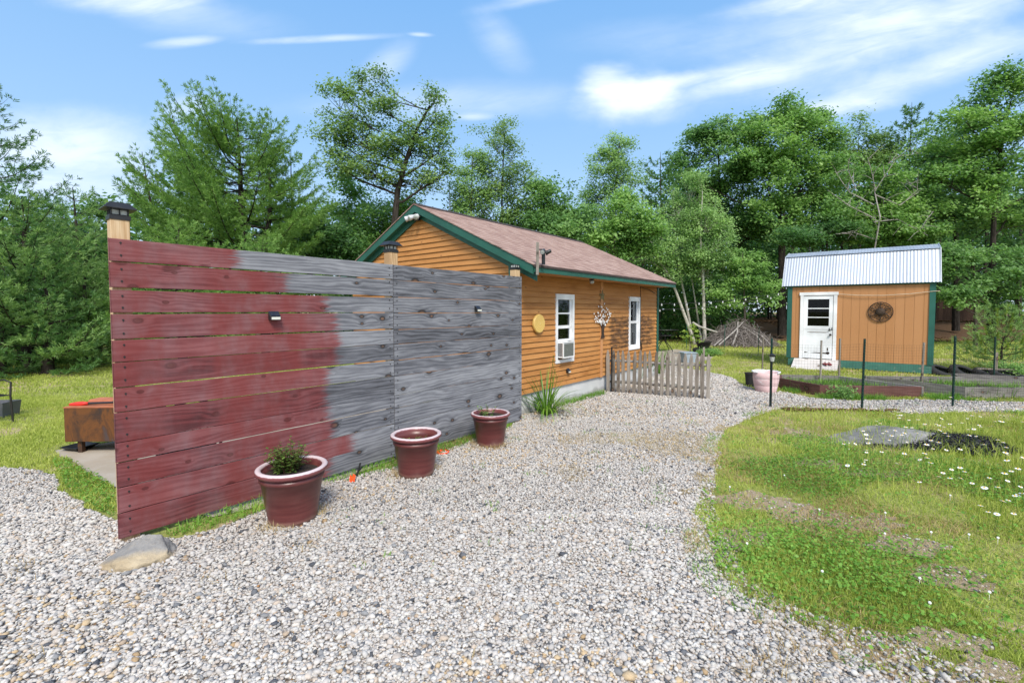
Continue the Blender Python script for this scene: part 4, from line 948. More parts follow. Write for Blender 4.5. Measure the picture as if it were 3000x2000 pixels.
# iron medallion
me_ = thing('iron_medallion', 'round brown wrought-iron medallion with a domed centre hung on the tan shed', 'wall medallion', sp(2.335, -.03, 1.755), A51 - math.pi / 2)
b = MB(); circ = lambda r, n: [(r * math.cos(2 * math.pi * i / n), 0, r * math.sin(2 * math.pi * i / n)) for i in range(n)]
b.tube(circ(.285, 48), .013, 6, closed=True); b.build('ring', M['rust_iron'], me_)
b = MB(); b.lathe([(.001, .05), (.05, .048), (.10, .03), (.128, .0)], 8, M=Matrix.Rotation(R(90), 4, 'X') @ Matrix.Rotation(R(22.5), 4, 'Z'), cap1=False); b.build('centre_dome', M['rust_iron'], me_)
b = MB()
for k in range(6):
    a = math.pi / 2 + k * math.pi / 3
    pt = lambda r, o: (math.cos(a + o) * r, -.006, math.sin(a + o) * r)
    b.tube([pt(.12, 0), pt(.18, .06), pt(.23, -.05), pt(.275, 0)], [.018, .016, .02, .012], 6)
    for sg in (-1, 1):
        b.tube([pt(.13, sg * .2), pt(.17, sg * .38), pt(.21, sg * .46), pt(.235, sg * .36), pt(.22, sg * .24), pt(.20, sg * .28)], [.012, .009, .008, .008, .008, .006], 5)
        b.tube([pt(.23, sg * .1), pt(.25, sg * .22), pt(.275, sg * .26)], .007, 5)
b.build('scrollwork', M['rust_iron'], me_)
b = MB(); pts = [sp(1.32, -.04, 2.30), sp(1.8, -.06, 2.25), sp(2.4, -.06, 2.235), sp(3.0, -.05, 2.27), sp(3.46, -.03, 2.33), sp(3.60, -.03, 2.335)]; b.tube(pts, .009, 5)
tag(b.build('clothes_line', M['rope']), 'pale rope stretched across the shed from door frame to corner', 'rope')

# ------------------------------------------------------------------ picket fence
pk0, pk1 = hp(3.12, -.10, 0), G(2078, 1170)
pd = (pk1 - pk0); PLN = pd.length; prot = math.atan2(pd.y, pd.x)
pf = thing('picket_fence', 'low weathered grey picket fence running out from the orange house wall', 'picket fence', pk0, prot)
pic0 = None; rp = random.Random(12); npk = 19
for i in range(npk):
    if pic0 is None or i % 4 == 1:
        mb = MB(); w_ = .036; hh = .92 + rp.uniform(-.02, .02); prof_ = [(-w_, 0), (w_, 0), (w_ * 1.02, hh * .5), (w_, hh - .13), (.022, hh - .05), (.006, hh), (-.006, hh), (-.022, hh - .05), (-w_, hh - .13), (-w_ * .97, hh * .5)]
        mb.prism(prof_, -.011, .011, Matrix(((1, 0, 0, 0), (0, 0, -1, 0), (0, 1, 0, 0), (0, 0, 0, 1)))); pic0 = mb.build('picket', M['grey_wood_v'], pf, bevel=.004); o = pic0
    else: o = pic0.copy(); C.objects.link(o)
    o.parent = pf; o.location = (.02 + i * (PLN - .04) / (npk - 1) + rp.uniform(-.008, .008), 0, rp.uniform(.0, .025)); o.rotation_euler = (0, R(rp.uniform(-1.3, 1.3)), R(rp.uniform(-4, 4)))
for zz in (.23, .69):
    mb = MB(); pts = [(-.02 + (PLN + .05) * q, .033, zz + .012 * math.sin(q * 6 + zz)) for q in (0, .25, .5, .75, 1)]; mb.tube(pts, [.032, .03, .032, .03, .028], 6); mb.build('rail', M['grey_wood'], pf)
mb = MB(); mb.box(.085, .115, -.045, -.017, -.1, 1.0); mb.build('iron_stake', M['dark_metal'], pf)
mb = MB(); mb.box(PLN - .135, PLN - .10, .048, .072, -.1, 1.05); mb.build('wooden_stake', M['grey_wood_v'], pf)

# ------------------------------------------------------------------ raised beds
def ring_bed(label, corners, h, mats, soil=True, th=.042):
    base = sum((Vector(c) for c in corners), Vector()) / len(corners); base.z = 0
    bed = thing('raised_bed', label, 'raised bed', base, 0, 'raised garden beds')
    n = len(corners)
    for i in range(n):
        a, c = Vector(corners[i]) - base, Vector(corners[(i + 1) % n]) - base; a.z = c.z = 0
        d = (c - a); L = d.length; an = math.atan2(d.y, d.x)
        mb = MB(); mb.box(.002, L - .002, 0, th, -.05, h + rp.uniform(-.006, .006)); o = mb.build('side_board', mats[i % len(mats)], bed); o.location = a; o.rotation_euler = (R(rp.uniform(-2, 2)), 0, an)
    if soil:
        pts = [(c[0] - base.x, c[1] - base.y) for c in [Vector(q) for q in corners]]; cen = Vector((sum(p[0] for p in pts) / n, sum(p[1] for p in pts) / n))
        pts = [(cen.x + (p[0] - cen.x) * .97, cen.y + (p[1] - cen.y) * .97) for p in pts]
        o = flat_sheet('soil', pts, h * .45, M['soil']); o.parent = bed
    return [(c[0], c[1]) for c in corners]
HB = .235
def gb(px, py, top): return G(px, py, HB if top else 0)
A1, A2, A3, A4, A5 = gb(2281, 1136, 0), gb(2401, 1160, 0), gb(2706, 1165, 0), gb(2458, 1100.5, 1), gb(2285, 1097, 1)
for v in (A1, A2, A3, A4, A5): v.z = 0
bedA = ring_bed('bed of red-brown boards behind the netting, weedy inside', [A1, A2, A3, A4, A5], HB, [M['red_board'], M['red_board'], M['grey_wood'], M['grey_wood'], M['red_board']])
B1, B2, B3, B4, B5 = gb(2529, 1100, 1), gb(2828, 1134, 1), gb(3060, 1135, 1), gb(3060, 1120, 1), gb(2777, 1101.5, 1)
for v in (B1, B2, B3, B4, B5): v.z = 0
bedB = ring_bed('long grey board bed bending behind the netting, right of the red-brown bed', [B1 + Vector((0, -.03, 0)), B2, B3, B4 + Vector((0, .05, 0)), B5 + Vector((0, -.06, 0))], HB, [M['grey_wood']])
C1, C2, C3, C4 = gb(2792, 1099.5, 1), gb(3060, 1117, 1), gb(3060, 1106, 1), gb(2830, 1097.5, 1)
for v in (C1, C2, C3, C4): v.z = 0
bedC = ring_bed('low grey bed farthest back, in front of the black tyres', [C1 + Vector((.1, .0, 0)), C2 + Vector((0, .06, 0)), C3, C4 + Vector((0, .35, 0))], HB, [M['grey_wood']])
# stakes and steel posts
def stake(px, pyb, pyt, label, wood_=True, far=False, w_=.035, cap=False, zz=0, lean_=0):
    p = G(px, pyb); Y = p.y; ztop = D(px, pyt, Y).z
    if wood_:
        mb = MB(); mb.box(-w_ / 2, w_ / 2, -.012, .012, -.1, ztop); o = mb.build('wooden_stake', M['grey_wood_v']); o.location = p; o.rotation_euler = (0, R(lean_), .3); return tag(o, label, 'stake', 'wooden stakes in the garden')
    root = thing('steel_post', label, 'fence post', p, .2, 'green steel fence posts'); root.rotation_euler = (0, R(lean_), .2)
    mb = MB(); k = .6 if far else 1.0; mb.box(-.016 * k, .016 * k, -.003, .003, -.1, ztop); mb.box(-.003, .003, .0035, .028 * k, -.1, ztop - .001)
    z = .12
    while z < ztop - .03: mb.box(-.007, .007, -.012, -.0035, z, z + .018); z += .052
    mb.build('post_bar', M['tpost_far'] if far else M['tpost'], root)
    return root
T1 = stake(2257, 1192, 990, 'green steel post at the gravel corner carrying a small garden light', False)
T2 = stake(2526, 1198, 992, 'green steel post in front of the red-brown bed', False, lean_=.7)
T3 = stake(2792, 1192, 984, 'green steel post in front of the grey bed', False)
T4 = stake(2912, 1112, 986, 'green steel post beside the young bright pine', False)
stake(2121, 1031, 951, 'bright green steel post left of the brush pile', False, True, lean_=1.5); stake(2221, 1044, 958, 'bright green steel post in front of the brush pile', False, True, lean_=1); stake(2011, 1023, 949, 'bright green steel post behind the yellow-green sapling', False, True)
stake(2233, 1086, 987, 'grey stake standing behind the pink tub', lean_=.8); stake(2403, 1131, 997, 'grey stake at the corner of the red-brown bed in front of the shed door'); stake(2458, 1108, 991, 'grey stake at the back of the red-brown bed right of the shed door', w_=.045)
stake(2700, 1132, 1003, 'grey stake near the right shed corner, at the bed end', w_=.05, lean_=1.5)
gl_ = thing('garden_light', 'small solar garden light strapped to the corner steel post', 'garden light', G(2257, 1192) + Vector((-.015, -.05, .86)), 0)
b = MB(); b.lathe([(.03, .0), (.045, .09)], 12); b.build('lens', M['clear_lens'], gl_)
b = MB(); b.lathe([(.052, .09), (.055, .115), (.01, .15)], 12); b.build('cap', M['black'], gl_); b = MB(); b.lathe([(.012, -.84), (.012, .0)], 6); b.build('stem', M['black'], gl_)
# wooden cross
cr = G(2915, 1108); b = MB(); zt = D(2915, 1032, cr.y).z; zc = D(2915, 1080, cr.y).z
b.box(-.04, .04, -.02, .02, -.1, zt); b.bar((-.52, -.03, zc + .01), (.52, -.03, zc - .02), .03, .035); o = b.build('wooden_cross', M['grey_wood_v']); o.location = cr; tag(o, 'grey wooden cross of two sticks standing in the tyre bed', 'wooden cross')
# netting
def net(name, label, posts, h, sp_=.05, r=.0014):
    Vn, Fn = [], []
    def wire(a, b):
        a = np.array(a); b = np.array(b); d = b - a; L = np.linalg.norm(d); d = d / L
        s1 = np.cross(d, (0, 0, 1.0)) if abs(d[2]) < .9 else np.array((1.0, 0, 0)); s1 = s1 / np.linalg.norm(s1); s2 = np.cross(d, s1)
        o = len(Vn)
        for p in (a, b):
            for k in range(3): Vn.append(p + (s1 * math.cos(k * 2.094) + s2 * math.sin(k * 2.094)) * r)
        for k in range(3): Fn.append((o + k, o + (k + 1) % 3, o + 3 + (k + 1) % 3, o + 3 + k))
    base = posts[0]
    for q in range(len(posts) - 1):
        a, c = posts[q] - base, posts[q + 1] - base; d = c - a; L = d.length; n = int(L / sp_); sag = lambda s: -.04 * math.sin(math.pi * s)
        for i in range(n):
            s = i / n; p = a + d * s; wire((p.x, p.y - .03, .04), (p.x, p.y - .03, h + sag(s)))
        m_ = 8
        for k in range(int(h / sp_) + 1):
            for j in range(m_):
                s0, s1 = j / m_, (j + 1) / m_; z = lambda s: .04 + (h + sag(s) - .04) * k / int(h / sp_)
                p0, p1 = a + d * s0, a + d * s1; wire((p0.x, p0.y - .03, z(s0)), (p1.x, p1.y - .03, z(s1)))
    o = mesh_np(name, np.array(Vn), np.array(Fn), M['wire']); o.location = base; return tag(o, label, 'netting')
g1, g2, g3 = G(2257, 1192), G(2526, 1198), G(2792, 1192)
net('garden_netting', 'dark mesh netting strung along the front steel posts before the beds', [g1, g2, g3, g3 + Vector((2.2, .25, 0))], 1.20, .05, .0010)
# tub and bucket
tb_ = thing('plastic_tub', 'big faded pink plastic tub with a broken rim', 'tub', G(2243, 1147), .4)
b = MB(); s = 1.0; b.lathe([(.195, 0), (.205, .02), (.236, .14), (.232, .15), (.238, .16), (.258, .29), (.253, .30), (.259, .31), (.262, .44), (.245, .44), (.24, .31), (.19, .03), (.001, .03)], 32, cap1=False); b.build('tub_body', M['tub'], tb_, smooth=True)
b = MB(); n = 40
pts = [(.272 * math.cos(a), .272 * math.sin(a), .447 - (.012 if i % 7 == 0 else 0)) for i, a in enumerate([i * 2 * math.pi / n - 1.55 for i in range(31)])]
b.tube(pts, .017, 6); b.build('broken_rim', M['white'], tb_, smooth=True)
bu = thing('black_bucket', 'black nursery bucket beside the pink tub', 'bucket', G(2199, 1130), 0)
b = MB(); b.lathe([(.10, 0), (.128, .29), (.137, .29), (.137, .315), (.122, .315), (.098, .02)], 24); b.build('bucket_body', M['black_matte'], bu, smooth=False)
# storage bin, tyre planter, pot
bn = thing('storage_bin', 'blue-grey plastic bin standing behind the pickets', 'bin', G(2015, 1062), .15)
b = MB(); w_, d_ = .23, .17
b.add([(-w_ * .85, -d_ * .85, 0), (w_ * .85, -d_ * .85, 0), (w_ * .85, d_ * .85, 0), (-w_ * .85, d_ * .85, 0), (-w_, -d_, .34), (w_, -d_, .34), (w_, d_, .34), (-w_, d_, .34)], [(3, 2, 1, 0), (4, 5, 6, 7), (0, 1, 5, 4), (1, 2, 6, 5), (2, 3, 7, 6), (3, 0, 4, 7)]); b.build('bin_body', M['bin'], bn, bevel=.02)
b = MB(); b.box(-w_ - .02, w_ + .02, -d_ - .02, d_ + .02, .33, .365); b.build('lid', M['bin'], bn, bevel=.01)
def tyre(label, loc, r=.33, w_=.2, tilt=0, rot=0, sink=0):
    b = MB(); prof_ = [(r * .60, .03), (r * .62, -.0 + w_ * .02), (r * .82, 0), (r * .97, w_ * .12), (r, w_ * .3), (r, w_ * .7), (r * .97, w_ * .88), (r * .82, w_), (r * .62, w_ * .98), (r * .60, w_ * .85)]
    b.lathe(prof_, 28, cap0=False, cap1=False)
    for i in range(28):
        a = i * 2 * math.pi / 28; ca, sa = math.cos(a), math.sin(a)
        b.bar((ca * r * 1.0, sa * r * 1.0, w_ * .22), (ca * r * 1.0, sa * r * 1.0, w_ * .78), .03, .012, up=(ca, sa, 0))
    o = b.build('tyre', M['black_matte'], smooth=True); o.location = Vector(loc) + Vector((0, 0, -sink)); o.rotation_euler = (R(tilt), 0, rot); return tag(o, label, 'tyre', 'old tyres used as planters')
tp = G(2071, 1038)
tyre('old tyre lying flat under the dark planter pot, edged with greenery', tp + Vector((0, .35, 0)), .42, .24)
pp = thing('planter_pot', 'dark grey planter bowl sitting on the flat tyre', 'planter', tp + Vector((0, .35, .22)), 0)
b = MB(); b.lathe([(.21, 0), (.30, .25), (.33, .25), (.335, .29), (.30, .295), (.2, .05)], 28); b.build('pot_body', M['dark_metal'], pp, smooth=False)
b = MB(); b.lathe([(.001, .24), (.29, .24)], 24, cap0=False, cap1=False); b.build('soil', M['soil'], pp)
for px, py, ti, lb in ((2800, 1103, 24, 'black half-sunk tyre nearest the shed corner'), (2868, 1106, 30, 'black tyre leaning in the weeds left of the wooden cross'), (2950, 1112, 18, 'black tyre right of the wooden cross'), (3005, 1118, 12, 'black tyre at the right picture edge')):
    tyre(lb, G(px, py) + Vector((0, .45, .04)), .36, .22, ti, .3, .09)
# patio table behind the house, stool
pt = thing('bar_table', 'tall round glass-topped metal table behind the far house corner', 'table', G(1943, 1030), .2)
b = MB(); b.lathe([(.60, .95), (.615, .965), (.60, .98)], 32); b.build('tabletop', M['table_glass'], pt)
b = MB(); b.tube([(.61 * math.cos(a), .61 * math.sin(a), .965) for a in [i * 6.283 / 32 for i in range(32)]], .018, 6, closed=True); b.tube([(.42 * math.cos(a), .42 * math.sin(a), .72) for a in [i * 6.283 / 28 for i in range(28)]], .02, 6, closed=True); b.build('rims', M['dark_metal'], pt)
b = MB(); b.lathe([(.41, .715), (.41, .725)], 28); b.build('lower_shelf', M['table_glass'], pt)
for i in range(4):
    a = i * math.pi / 2 + .5; ca, sa = math.cos(a), math.sin(a); b = MB(); b.tube([(.46 * ca, .46 * sa, 0), (.42 * ca, .42 * sa, .12), (.28 * ca, .28 * sa, .3), (.12 * ca, .12 * sa, .45), (.09 * ca, .09 * sa, .7), (.25 * ca, .25 * sa, .95)], .018, 6); b.build('leg', M['dark_metal'], pt)
def chair(label, loc, rot, hs=.45, metal='dark_metal'):
    c = thing('patio_chair', label, 'chair', loc, rot, 'dark metal patio chairs'); m_ = M[metal]
    for sx in (-1, 1):
        b = MB(); b.tube([(sx * .24, -.24, 0), (sx * .23, -.22, hs), (sx * .25, -.20, hs + .2), (sx * .25, .0, hs + .23), (sx * .24, .2, hs + .2)], .014, 6); b.build('front_leg_and_arm', m_, c)
        b = MB(); b.tube([(sx * .23, .27, 0), (sx * .22, .2, hs), (sx * .21, .27, hs + .25), (sx * .16, .33, hs + .5)], .014, 6); b.build('rear_leg', m_, c)
    b = MB()
    for i in range(9): b.bar((-.23, -.22 + i * .053, hs), (.23, -.22 + i * .053, hs), .03, .006)
    b.build('seat', m_, c)
    b = MB(); b.tube([(-.16, .33, hs + .5), (0, .34, hs + .56), (.16, .33, hs + .5)], .014, 6)
    for i in range(7): b.bar((-.18 + i * .06, .215, hs + .03), (-.15 + i * .05, .33, hs + .52), .012, .006)
    b.build('backrest', m_, c); return c
chair('dark metal chair at the left picture edge in front of the grey trough', G(-70, 1250) + Vector((0, .1, 0)), R(70))
chair('dark metal chair on the slab behind the red fence end, legs showing below', fp(.62, .50, .012), A51 + R(170))
# grey trough at the left edge
tr = thing('planter_trough', 'grey plastic trough standing on the lawn at the left edge', 'planter', G(-62, 1228) + Vector((0, .16, 0)), R(8))
b = MB(); x_, y_ = .34, .17
b.add([(-x_ * .92, -y_ * .9, 0), (x_ * .92, -y_ * .9, 0), (x_ * .92, y_ * .9, 0), (-x_ * .92, y_ * .9, 0), (-x_, -y_, .26), (x_, -y_, .26), (x_, y_, .26), (-x_, y_, .26), (-x_ + .02, -y_ + .02, .26), (x_ - .02, -y_ + .02, .26), (x_ - .02, y_ - .02, .26), (-x_ + .02, y_ - .02, .26), (-x_ * .9, -y_ * .85, .12), (x_ * .9, -y_ * .85, .12), (x_ * .9, y_ * .85, .12), (-x_ * .9, y_ * .85, .12)], [(3, 2, 1, 0), (0, 1, 5, 4), (1, 2, 6, 5), (2, 3, 7, 6), (3, 0, 4, 7), (4, 5, 9, 8), (5, 6, 10, 9), (6, 7, 11, 10), (7, 4, 8, 11), (8, 9, 13, 12), (9, 10, 14, 13), (10, 11, 15, 14), (11, 8, 12, 15), (12, 13, 14, 15)]); b.build('trough_body', M['trough'], tr)
# rusty steel fire box
fb0 = G(218, 1331); FY = fb0.y
xl = D(188, 1250, FY).x; zb_, zt_ = D(250, 1297, FY).z, D(250, 1198, FY).z
fb = thing('steel_fire_box', 'rusted steel box on four legs standing on the slab', 'fire box', (xl, FY, 0.012), R(2))
b = MB(); b.box(0, .86, 0, .55, zb_, zt_); b.build('box', M['rust'], fb, bevel=.006)
b = MB(); b.box(-.005, .865, -.005, .555, zt_ + .001, zt_ + .012); b.build('top_plate', M['rust_top'], fb)
for x_, y_ in ((.12, .04), (.68, .04), (.40, .46), (.80, .46)):
    b = MB(); b.box(x_, x_ + .05, y_, y_ + .05, -.01, zb_); b.build('leg', M['rust'], fb)
top = Vector((xl, FY, zt_ + .025))
pk = thing('fire_brush', 'long black poker with a bright red end lying on the rusty box', 'brush', top + Vector((-.01, .10, .015)), R(3))
b = MB(); b.tube([(.22, 0, .01), (.8, .02, .022)], .014, 8); b.build('handle', M['black'], pk)
b = MB(); b.tube([(0, -.01, .0), (.06, 0, .002), (.15, .004, .006), (.22, 0, .01)], [.014, .026, .030, .018], 8); b.build('red_end', M['red_plastic'], pk, smooth=True)
b = MB(); b.box(.09, .48, .22, .42, -.012, .05); o = b.build('folded_cloth', M['orange_cloth'], None, bevel=.025); o.location = top; tag(o, 'folded rust-orange cloth on top of the rusty box', 'cloth')
ld = thing('lidded_pan', 'black lidded pan on the rusty box beside the fence', 'pan', top + Vector((.66, .25, -.01)), 0)
b = MB(); b.lathe([(.14, 0), (.16, .06), (.20, .065), (.15, .12), (.06, .135), (.001, .136)], 24); b.build('pan_and_lid', M['black'], ld); b = MB(); b.tube([(-.03, 0, .13), (0, 0, .17), (.03, 0, .13)], .009, 6); b.build('knob', M['black'], ld)
tr2 = thing('black_tray', 'black plastic tray lying by the leg of the rusty box', 'tray', G(212, 1324) + Vector((0, .1, .013)), R(-12))
b = MB(); b.lathe([(.12, 0), (.19, .045), (.20, .045), (.20, .05), (.185, .05), (.118, .006)], 4, M=Matrix.Rotation(R(45), 4, 'Z')); b.build('tray_body', M['black'], tr2)
# string lights between house and shed
def string_light(label, a, b_, sag, bulbs, name='string_lights'):
    root = thing(name, label, 'string lights', a, 0, 'bulb strings between house and shed'); d = b_ - a
    P = lambda s: d * s + Vector((0, 0, -sag * 4 * s * (1 - s)))
    mb = MB(); mb.tube([P(i / 40) for i in range(41)], .0075, 5); mb.build('cable', M['cable'], root)
    b0 = None
    for s in bulbs:
        if b0 is None:
            mb = MB(); mb.lathe([(.012, 0), (.013, -.022)], 8); mb.lathe([(.013, -.022), (.019, -.036), (.021, -.05), (.016, -.066), (.004, -.073)], 10); b0 = mb.build('bulb', M['bulb'], root, smooth=True); o = b0
        else: o = b0.copy(); C.objects.link(o); o.parent = root
        o.location = P(s)
sh0 = sp(-.02, -.03, 2.42); sh1 = sp(-.02, .10, 2.36)
string_light('upper bulb string from the far house wall to the shed corner', hp(HL, .9, 2.02), sh0, .16, [.0 + i * .0735 + .05 for i in range(13)])
string_light('lower bulb string sagging behind, from the rear house wall to the shed', hp(HL, 2.6, 1.95), sh1, .30, [.12 + i * .066 for i in range(13)])
# dark fence far behind the trees on the right
db = thing('dark_board_fence', 'dark brown board fence under the trees behind the shed', 'fence', (25.0, 34.5, .95), R(-8))
for i in range(40):
    b = MB(); b.box(i * .26, i * .26 + .252, 0, .02, .12, 1.62 + rp.uniform(-.02, .02)); b.build('board', M['brown_fence'], db) if i < 40 else None
b = MB(); b.box(0, 10.3, .022, .06, .3, .4); b.box(0, 10.3, .022, .06, 1.3, 1.4); b.build('rail', M['brown_fence'], db)
# brush pile
def brush(loc, W_, Hh, n, seed):
    root = thing('brush_pile', 'big heap of cut grey branches on the lawn left of the shed', 'brush pile', loc); rg = random.Random(seed); mb = MB()
    for i in range(n):
        a = rg.uniform(0, 6.283); r0 = W_ * .5 * math.sqrt(rg.random()); top_ = Hh * (1 - (r0 / (W_ * .5)) ** 1.4) * rg.uniform(.25, 1.05); c = Vector((r0 * math.cos(a), r0 * math.sin(a) * .7, max(.03, top_)))
        L = rg.uniform(.4, 1.2); dir_ = Vector((math.cos(a) + rg.gauss(0, .7), math.sin(a) * .7 + rg.gauss(0, .7), -.75 * (Hh / (W_ * .5)) + rg.gauss(0, .35))).normalized()
        p0, p1 = c - dir_ * L * .5, c + dir_ * L * .5; p0.z = max(p0.z, .02); p1.z = max(p1.z, .02); mid = (p0 + p1) / 2 + Vector((rg.gauss(0, .06), rg.gauss(0, .06), abs(rg.gauss(0, .05))))
        r = rg.choice((.006, .008, .010, .014)); mb.tube([p0, mid, p1], [r, r * .8, r * .4], 4, caps=False)
    mb.build('tangled_twigs', M['stick'], root)
    for i, (x0, z0_, x1, z1_, r) in enumerate(((-.15, 1.22, -.85, .1, .04), (.15, 1.25, -1.5, .12, .035), (.1, 1.0, .75, .02, .038), (.35, .9, 1.1, .05, .03), (-.2, .9, -.3, .0, .03), (-.9, .45, -1.75, .08, .03), (.0, .6, -.7, .0, .028))):
        b = MB(); y0, y1 = -.45 - .12 * i % 3 * .1, -1.1; b.tube([(x0, -.25, z0_), ((x0 + x1) / 2 + .08, -.75, (z0_ + z1_) / 2 + .06), (x1, -1.15, z1_)], [r * .7, r, r * 1.1], 7); b.build('branch', M['dead_wood'], root)
brush(G(2198, 1018) + Vector((0, 1.2, 0)), 3.7, 1.30, 1500, 5)
#@@PLANTS
# ================================================================== LOOSE STONES
def ico(seed, k=0):
    t_ = (1 + 5 ** .5) / 2
    v = np.array([(-1, t_, 0), (1, t_, 0), (-1, -t_, 0), (1, -t_, 0), (0, -1, t_), (0, 1, t_), (0, -1, -t_), (0, 1, -t_), (t_, 0, -1), (t_, 0, 1), (-t_, 0, -1), (-t_, 0, 1)], float); v /= np.linalg.norm(v[0])
    f = np.array([(0, 11, 5), (0, 5, 1), (0, 1, 7), (0, 7, 10), (0, 10, 11), (1, 5, 9), (5, 11, 4), (11, 10, 2), (10, 7, 6), (7, 1, 8), (3, 9, 4), (3, 4, 2), (3, 2, 6), (3, 6, 8), (3, 8, 9), (4, 9, 5), (2, 4, 11), (6, 2, 10), (8, 6, 7), (9, 8, 1)])
    r = np.random.default_rng(seed); v = v * (1 + r.uniform(-.28, .25, (12, 1))); return v, f
PAL = np.array([(.63, .59, .55), (.59, .55, .515), (.67, .64, .605), (.54, .505, .475), (.57, .50, .44), (.60, .50, .41), (.50, .39, .29), (.10, .105, .12), (.17, .175, .19), (.30, .30, .305), (.44, .31, .18), (.64, .61, .56)])
PW = np.array([.21, .19, .16, .12, .09, .045, .02, .028, .022, .04, .008, .085])
OCT = (np.array([(1, 0, 0), (-1, 0, 0), (0, 1, 0), (0, -1, 0), (0, 0, 1), (0, 0, -1)], float), np.array([(0, 2, 4), (2, 1, 4), (1, 3, 4), (3, 0, 4), (2, 0, 5), (1, 2, 5), (3, 1, 5), (0, 3, 5)]))
def octa(i): g_ = np.random.default_rng(i + 50); return OCT[0] * g_.uniform(.75, 1.3, (6, 1)) + g_.normal(0, .16, (6, 3)), OCT[1]
def stones(n, poly, ymin, ymax, s0, s1, seed, xlim=1.25, low=False):
    r = np.random.default_rng(seed); P = np.zeros((0, 2))
    while len(P) < n:
        y = np.sqrt(r.uniform(ymin ** 2, ymax ** 2, n * 2)); x = r.uniform(-xlim, xlim, n * 2) * y
        q = np.stack([x, y], 1); q = q[inside(q, poly)]; P = np.concatenate([P, q])
    P = P[:n]; sz = r.uniform(s0, s1, n) * np.where(r.random(n) < .08, 1.5, 1.0) * np.exp(r.normal(0, .18, n))
    ax = np.stack([sz * r.uniform(.85, 1.3, n), sz * r.uniform(.65, 1.0, n), sz * r.uniform(.36, .66, n)], 1)
    var = [octa(i) if low else ico(i) for i in range(14)]; nv = 6 if low else 12; vi = r.integers(0, 14, n)
    base = np.stack([v for v, f in var])[vi] * ax[:, None, :]
    a = r.uniform(0, 6.283, n); tl = r.normal(0, .35, n)
    ct, st_ = np.cos(tl)[:, None], np.sin(tl)[:, None]
    y_, z_ = base[:, :, 1] * ct - base[:, :, 2] * st_, base[:, :, 1] * st_ + base[:, :, 2] * ct
    ca, sa = np.cos(a)[:, None], np.sin(a)[:, None]
    X = base[:, :, 0] * ca - y_ * sa + P[:, :1]; Y = base[:, :, 0] * sa + y_ * ca + P[:, 1:]
    Z = z_ + (ax[:, 2] * .55 + r.uniform(0, .012, n))[:, None]
    Vv = np.stack([X, Y, Z], 2).reshape(-1, 3); F = (var[0][1][None] + (np.arange(n) * nv)[:, None, None]).reshape(-1, 3)
    c = PAL[r.choice(len(PAL), n, p=PW / PW.sum())] * r.uniform(.74, .95, (n, 1)) * (.88 + .2 * vnoise(P, .5, 33))[:, None]; c = np.clip(c, 0, .85)
    rusty = vnoise(P, .8, 5) > .66; c[rusty & (r.random(n) < .12)] = (.50, .38, .24); c[(r.random(n) < .008) & (sz < (s0 + s1) * .5)] = (.38, .2, .09)
    col = np.concatenate([np.repeat(c, nv, 0), np.ones((n * nv, 1))], 1)
    return Vv, F, col
parts = [stones(52000, gravel_poly, 1.9, 4.0, .0078, .0155, 1), stones(90000, gravel_poly, 3.9, 7.6, .0085, .0155, 2, low=True), stones(60000, gravel_poly, 7.3, 14.5, .011, .020, 3, low=True), stones(2600, edge_poly, 1.9, 9, .007, .014, 4)] + [stones(60, q_, 1.9, 9, .005, .011, 60 + i_, xlim=1.4) for i_, q_ in enumerate(soil_polys)]
o_ = 0; VV, FF, CC = [], [], []
for v, f, c in parts: VV.append(v); FF.append(f + o_); CC.append(c); o_ += len(v)
tag(mesh_np('gravel_stones', np.concatenate(VV), np.concatenate(FF), M['stones'], None, {'col': ('FLOAT_COLOR', np.concatenate(CC))}), 'loose pale grey, tan and slate stones covering the drive', 'gravel', kind='stuff')

# ================================================================== GRASS
def corner_poly(fn, pts): return [tuple(fn(*p)[:2]) for p in pts]
house_poly = corner_poly(hp, [(0, 0), (HL, 0), (HL, HW), (0, HW)]); shed_poly = corner_poly(sp, [(0, 0), (SL, 0), (SL, SD_), (0, SD_)]); ramp_poly = corner_poly(sp, [(.2, -.8), (1.4, -.8), (1.4, 0), (.2, 0)])
mulch_poly = [tuple(G(*p)[:2]) for p in ((2640, 1345), (2700, 1290), (2780, 1262), (2880, 1262), (2960, 1290), (2940, 1335), (2840, 1375), (2720, 1370))]
patio_in = [slab_poly, pat2]
def blocked(P, grav=True):
    b = np.zeros(len(P), bool)
    for q in ([gravel_poly] if grav else []) + [house_poly, shed_poly, ramp_poly, pat2]: b |= inside(P, q)
    return b
strip_poly = [tuple(G(*p)[:2]) for p in ((470, 1578), (620, 1553), (760, 1508), (850, 1478), (950, 1425), (1150, 1380), (1350, 1312), (1440, 1278), (1505, 1254), (1500, 1238), (1380, 1270), (1100, 1345), (800, 1455), (640, 1505), (500, 1555))]
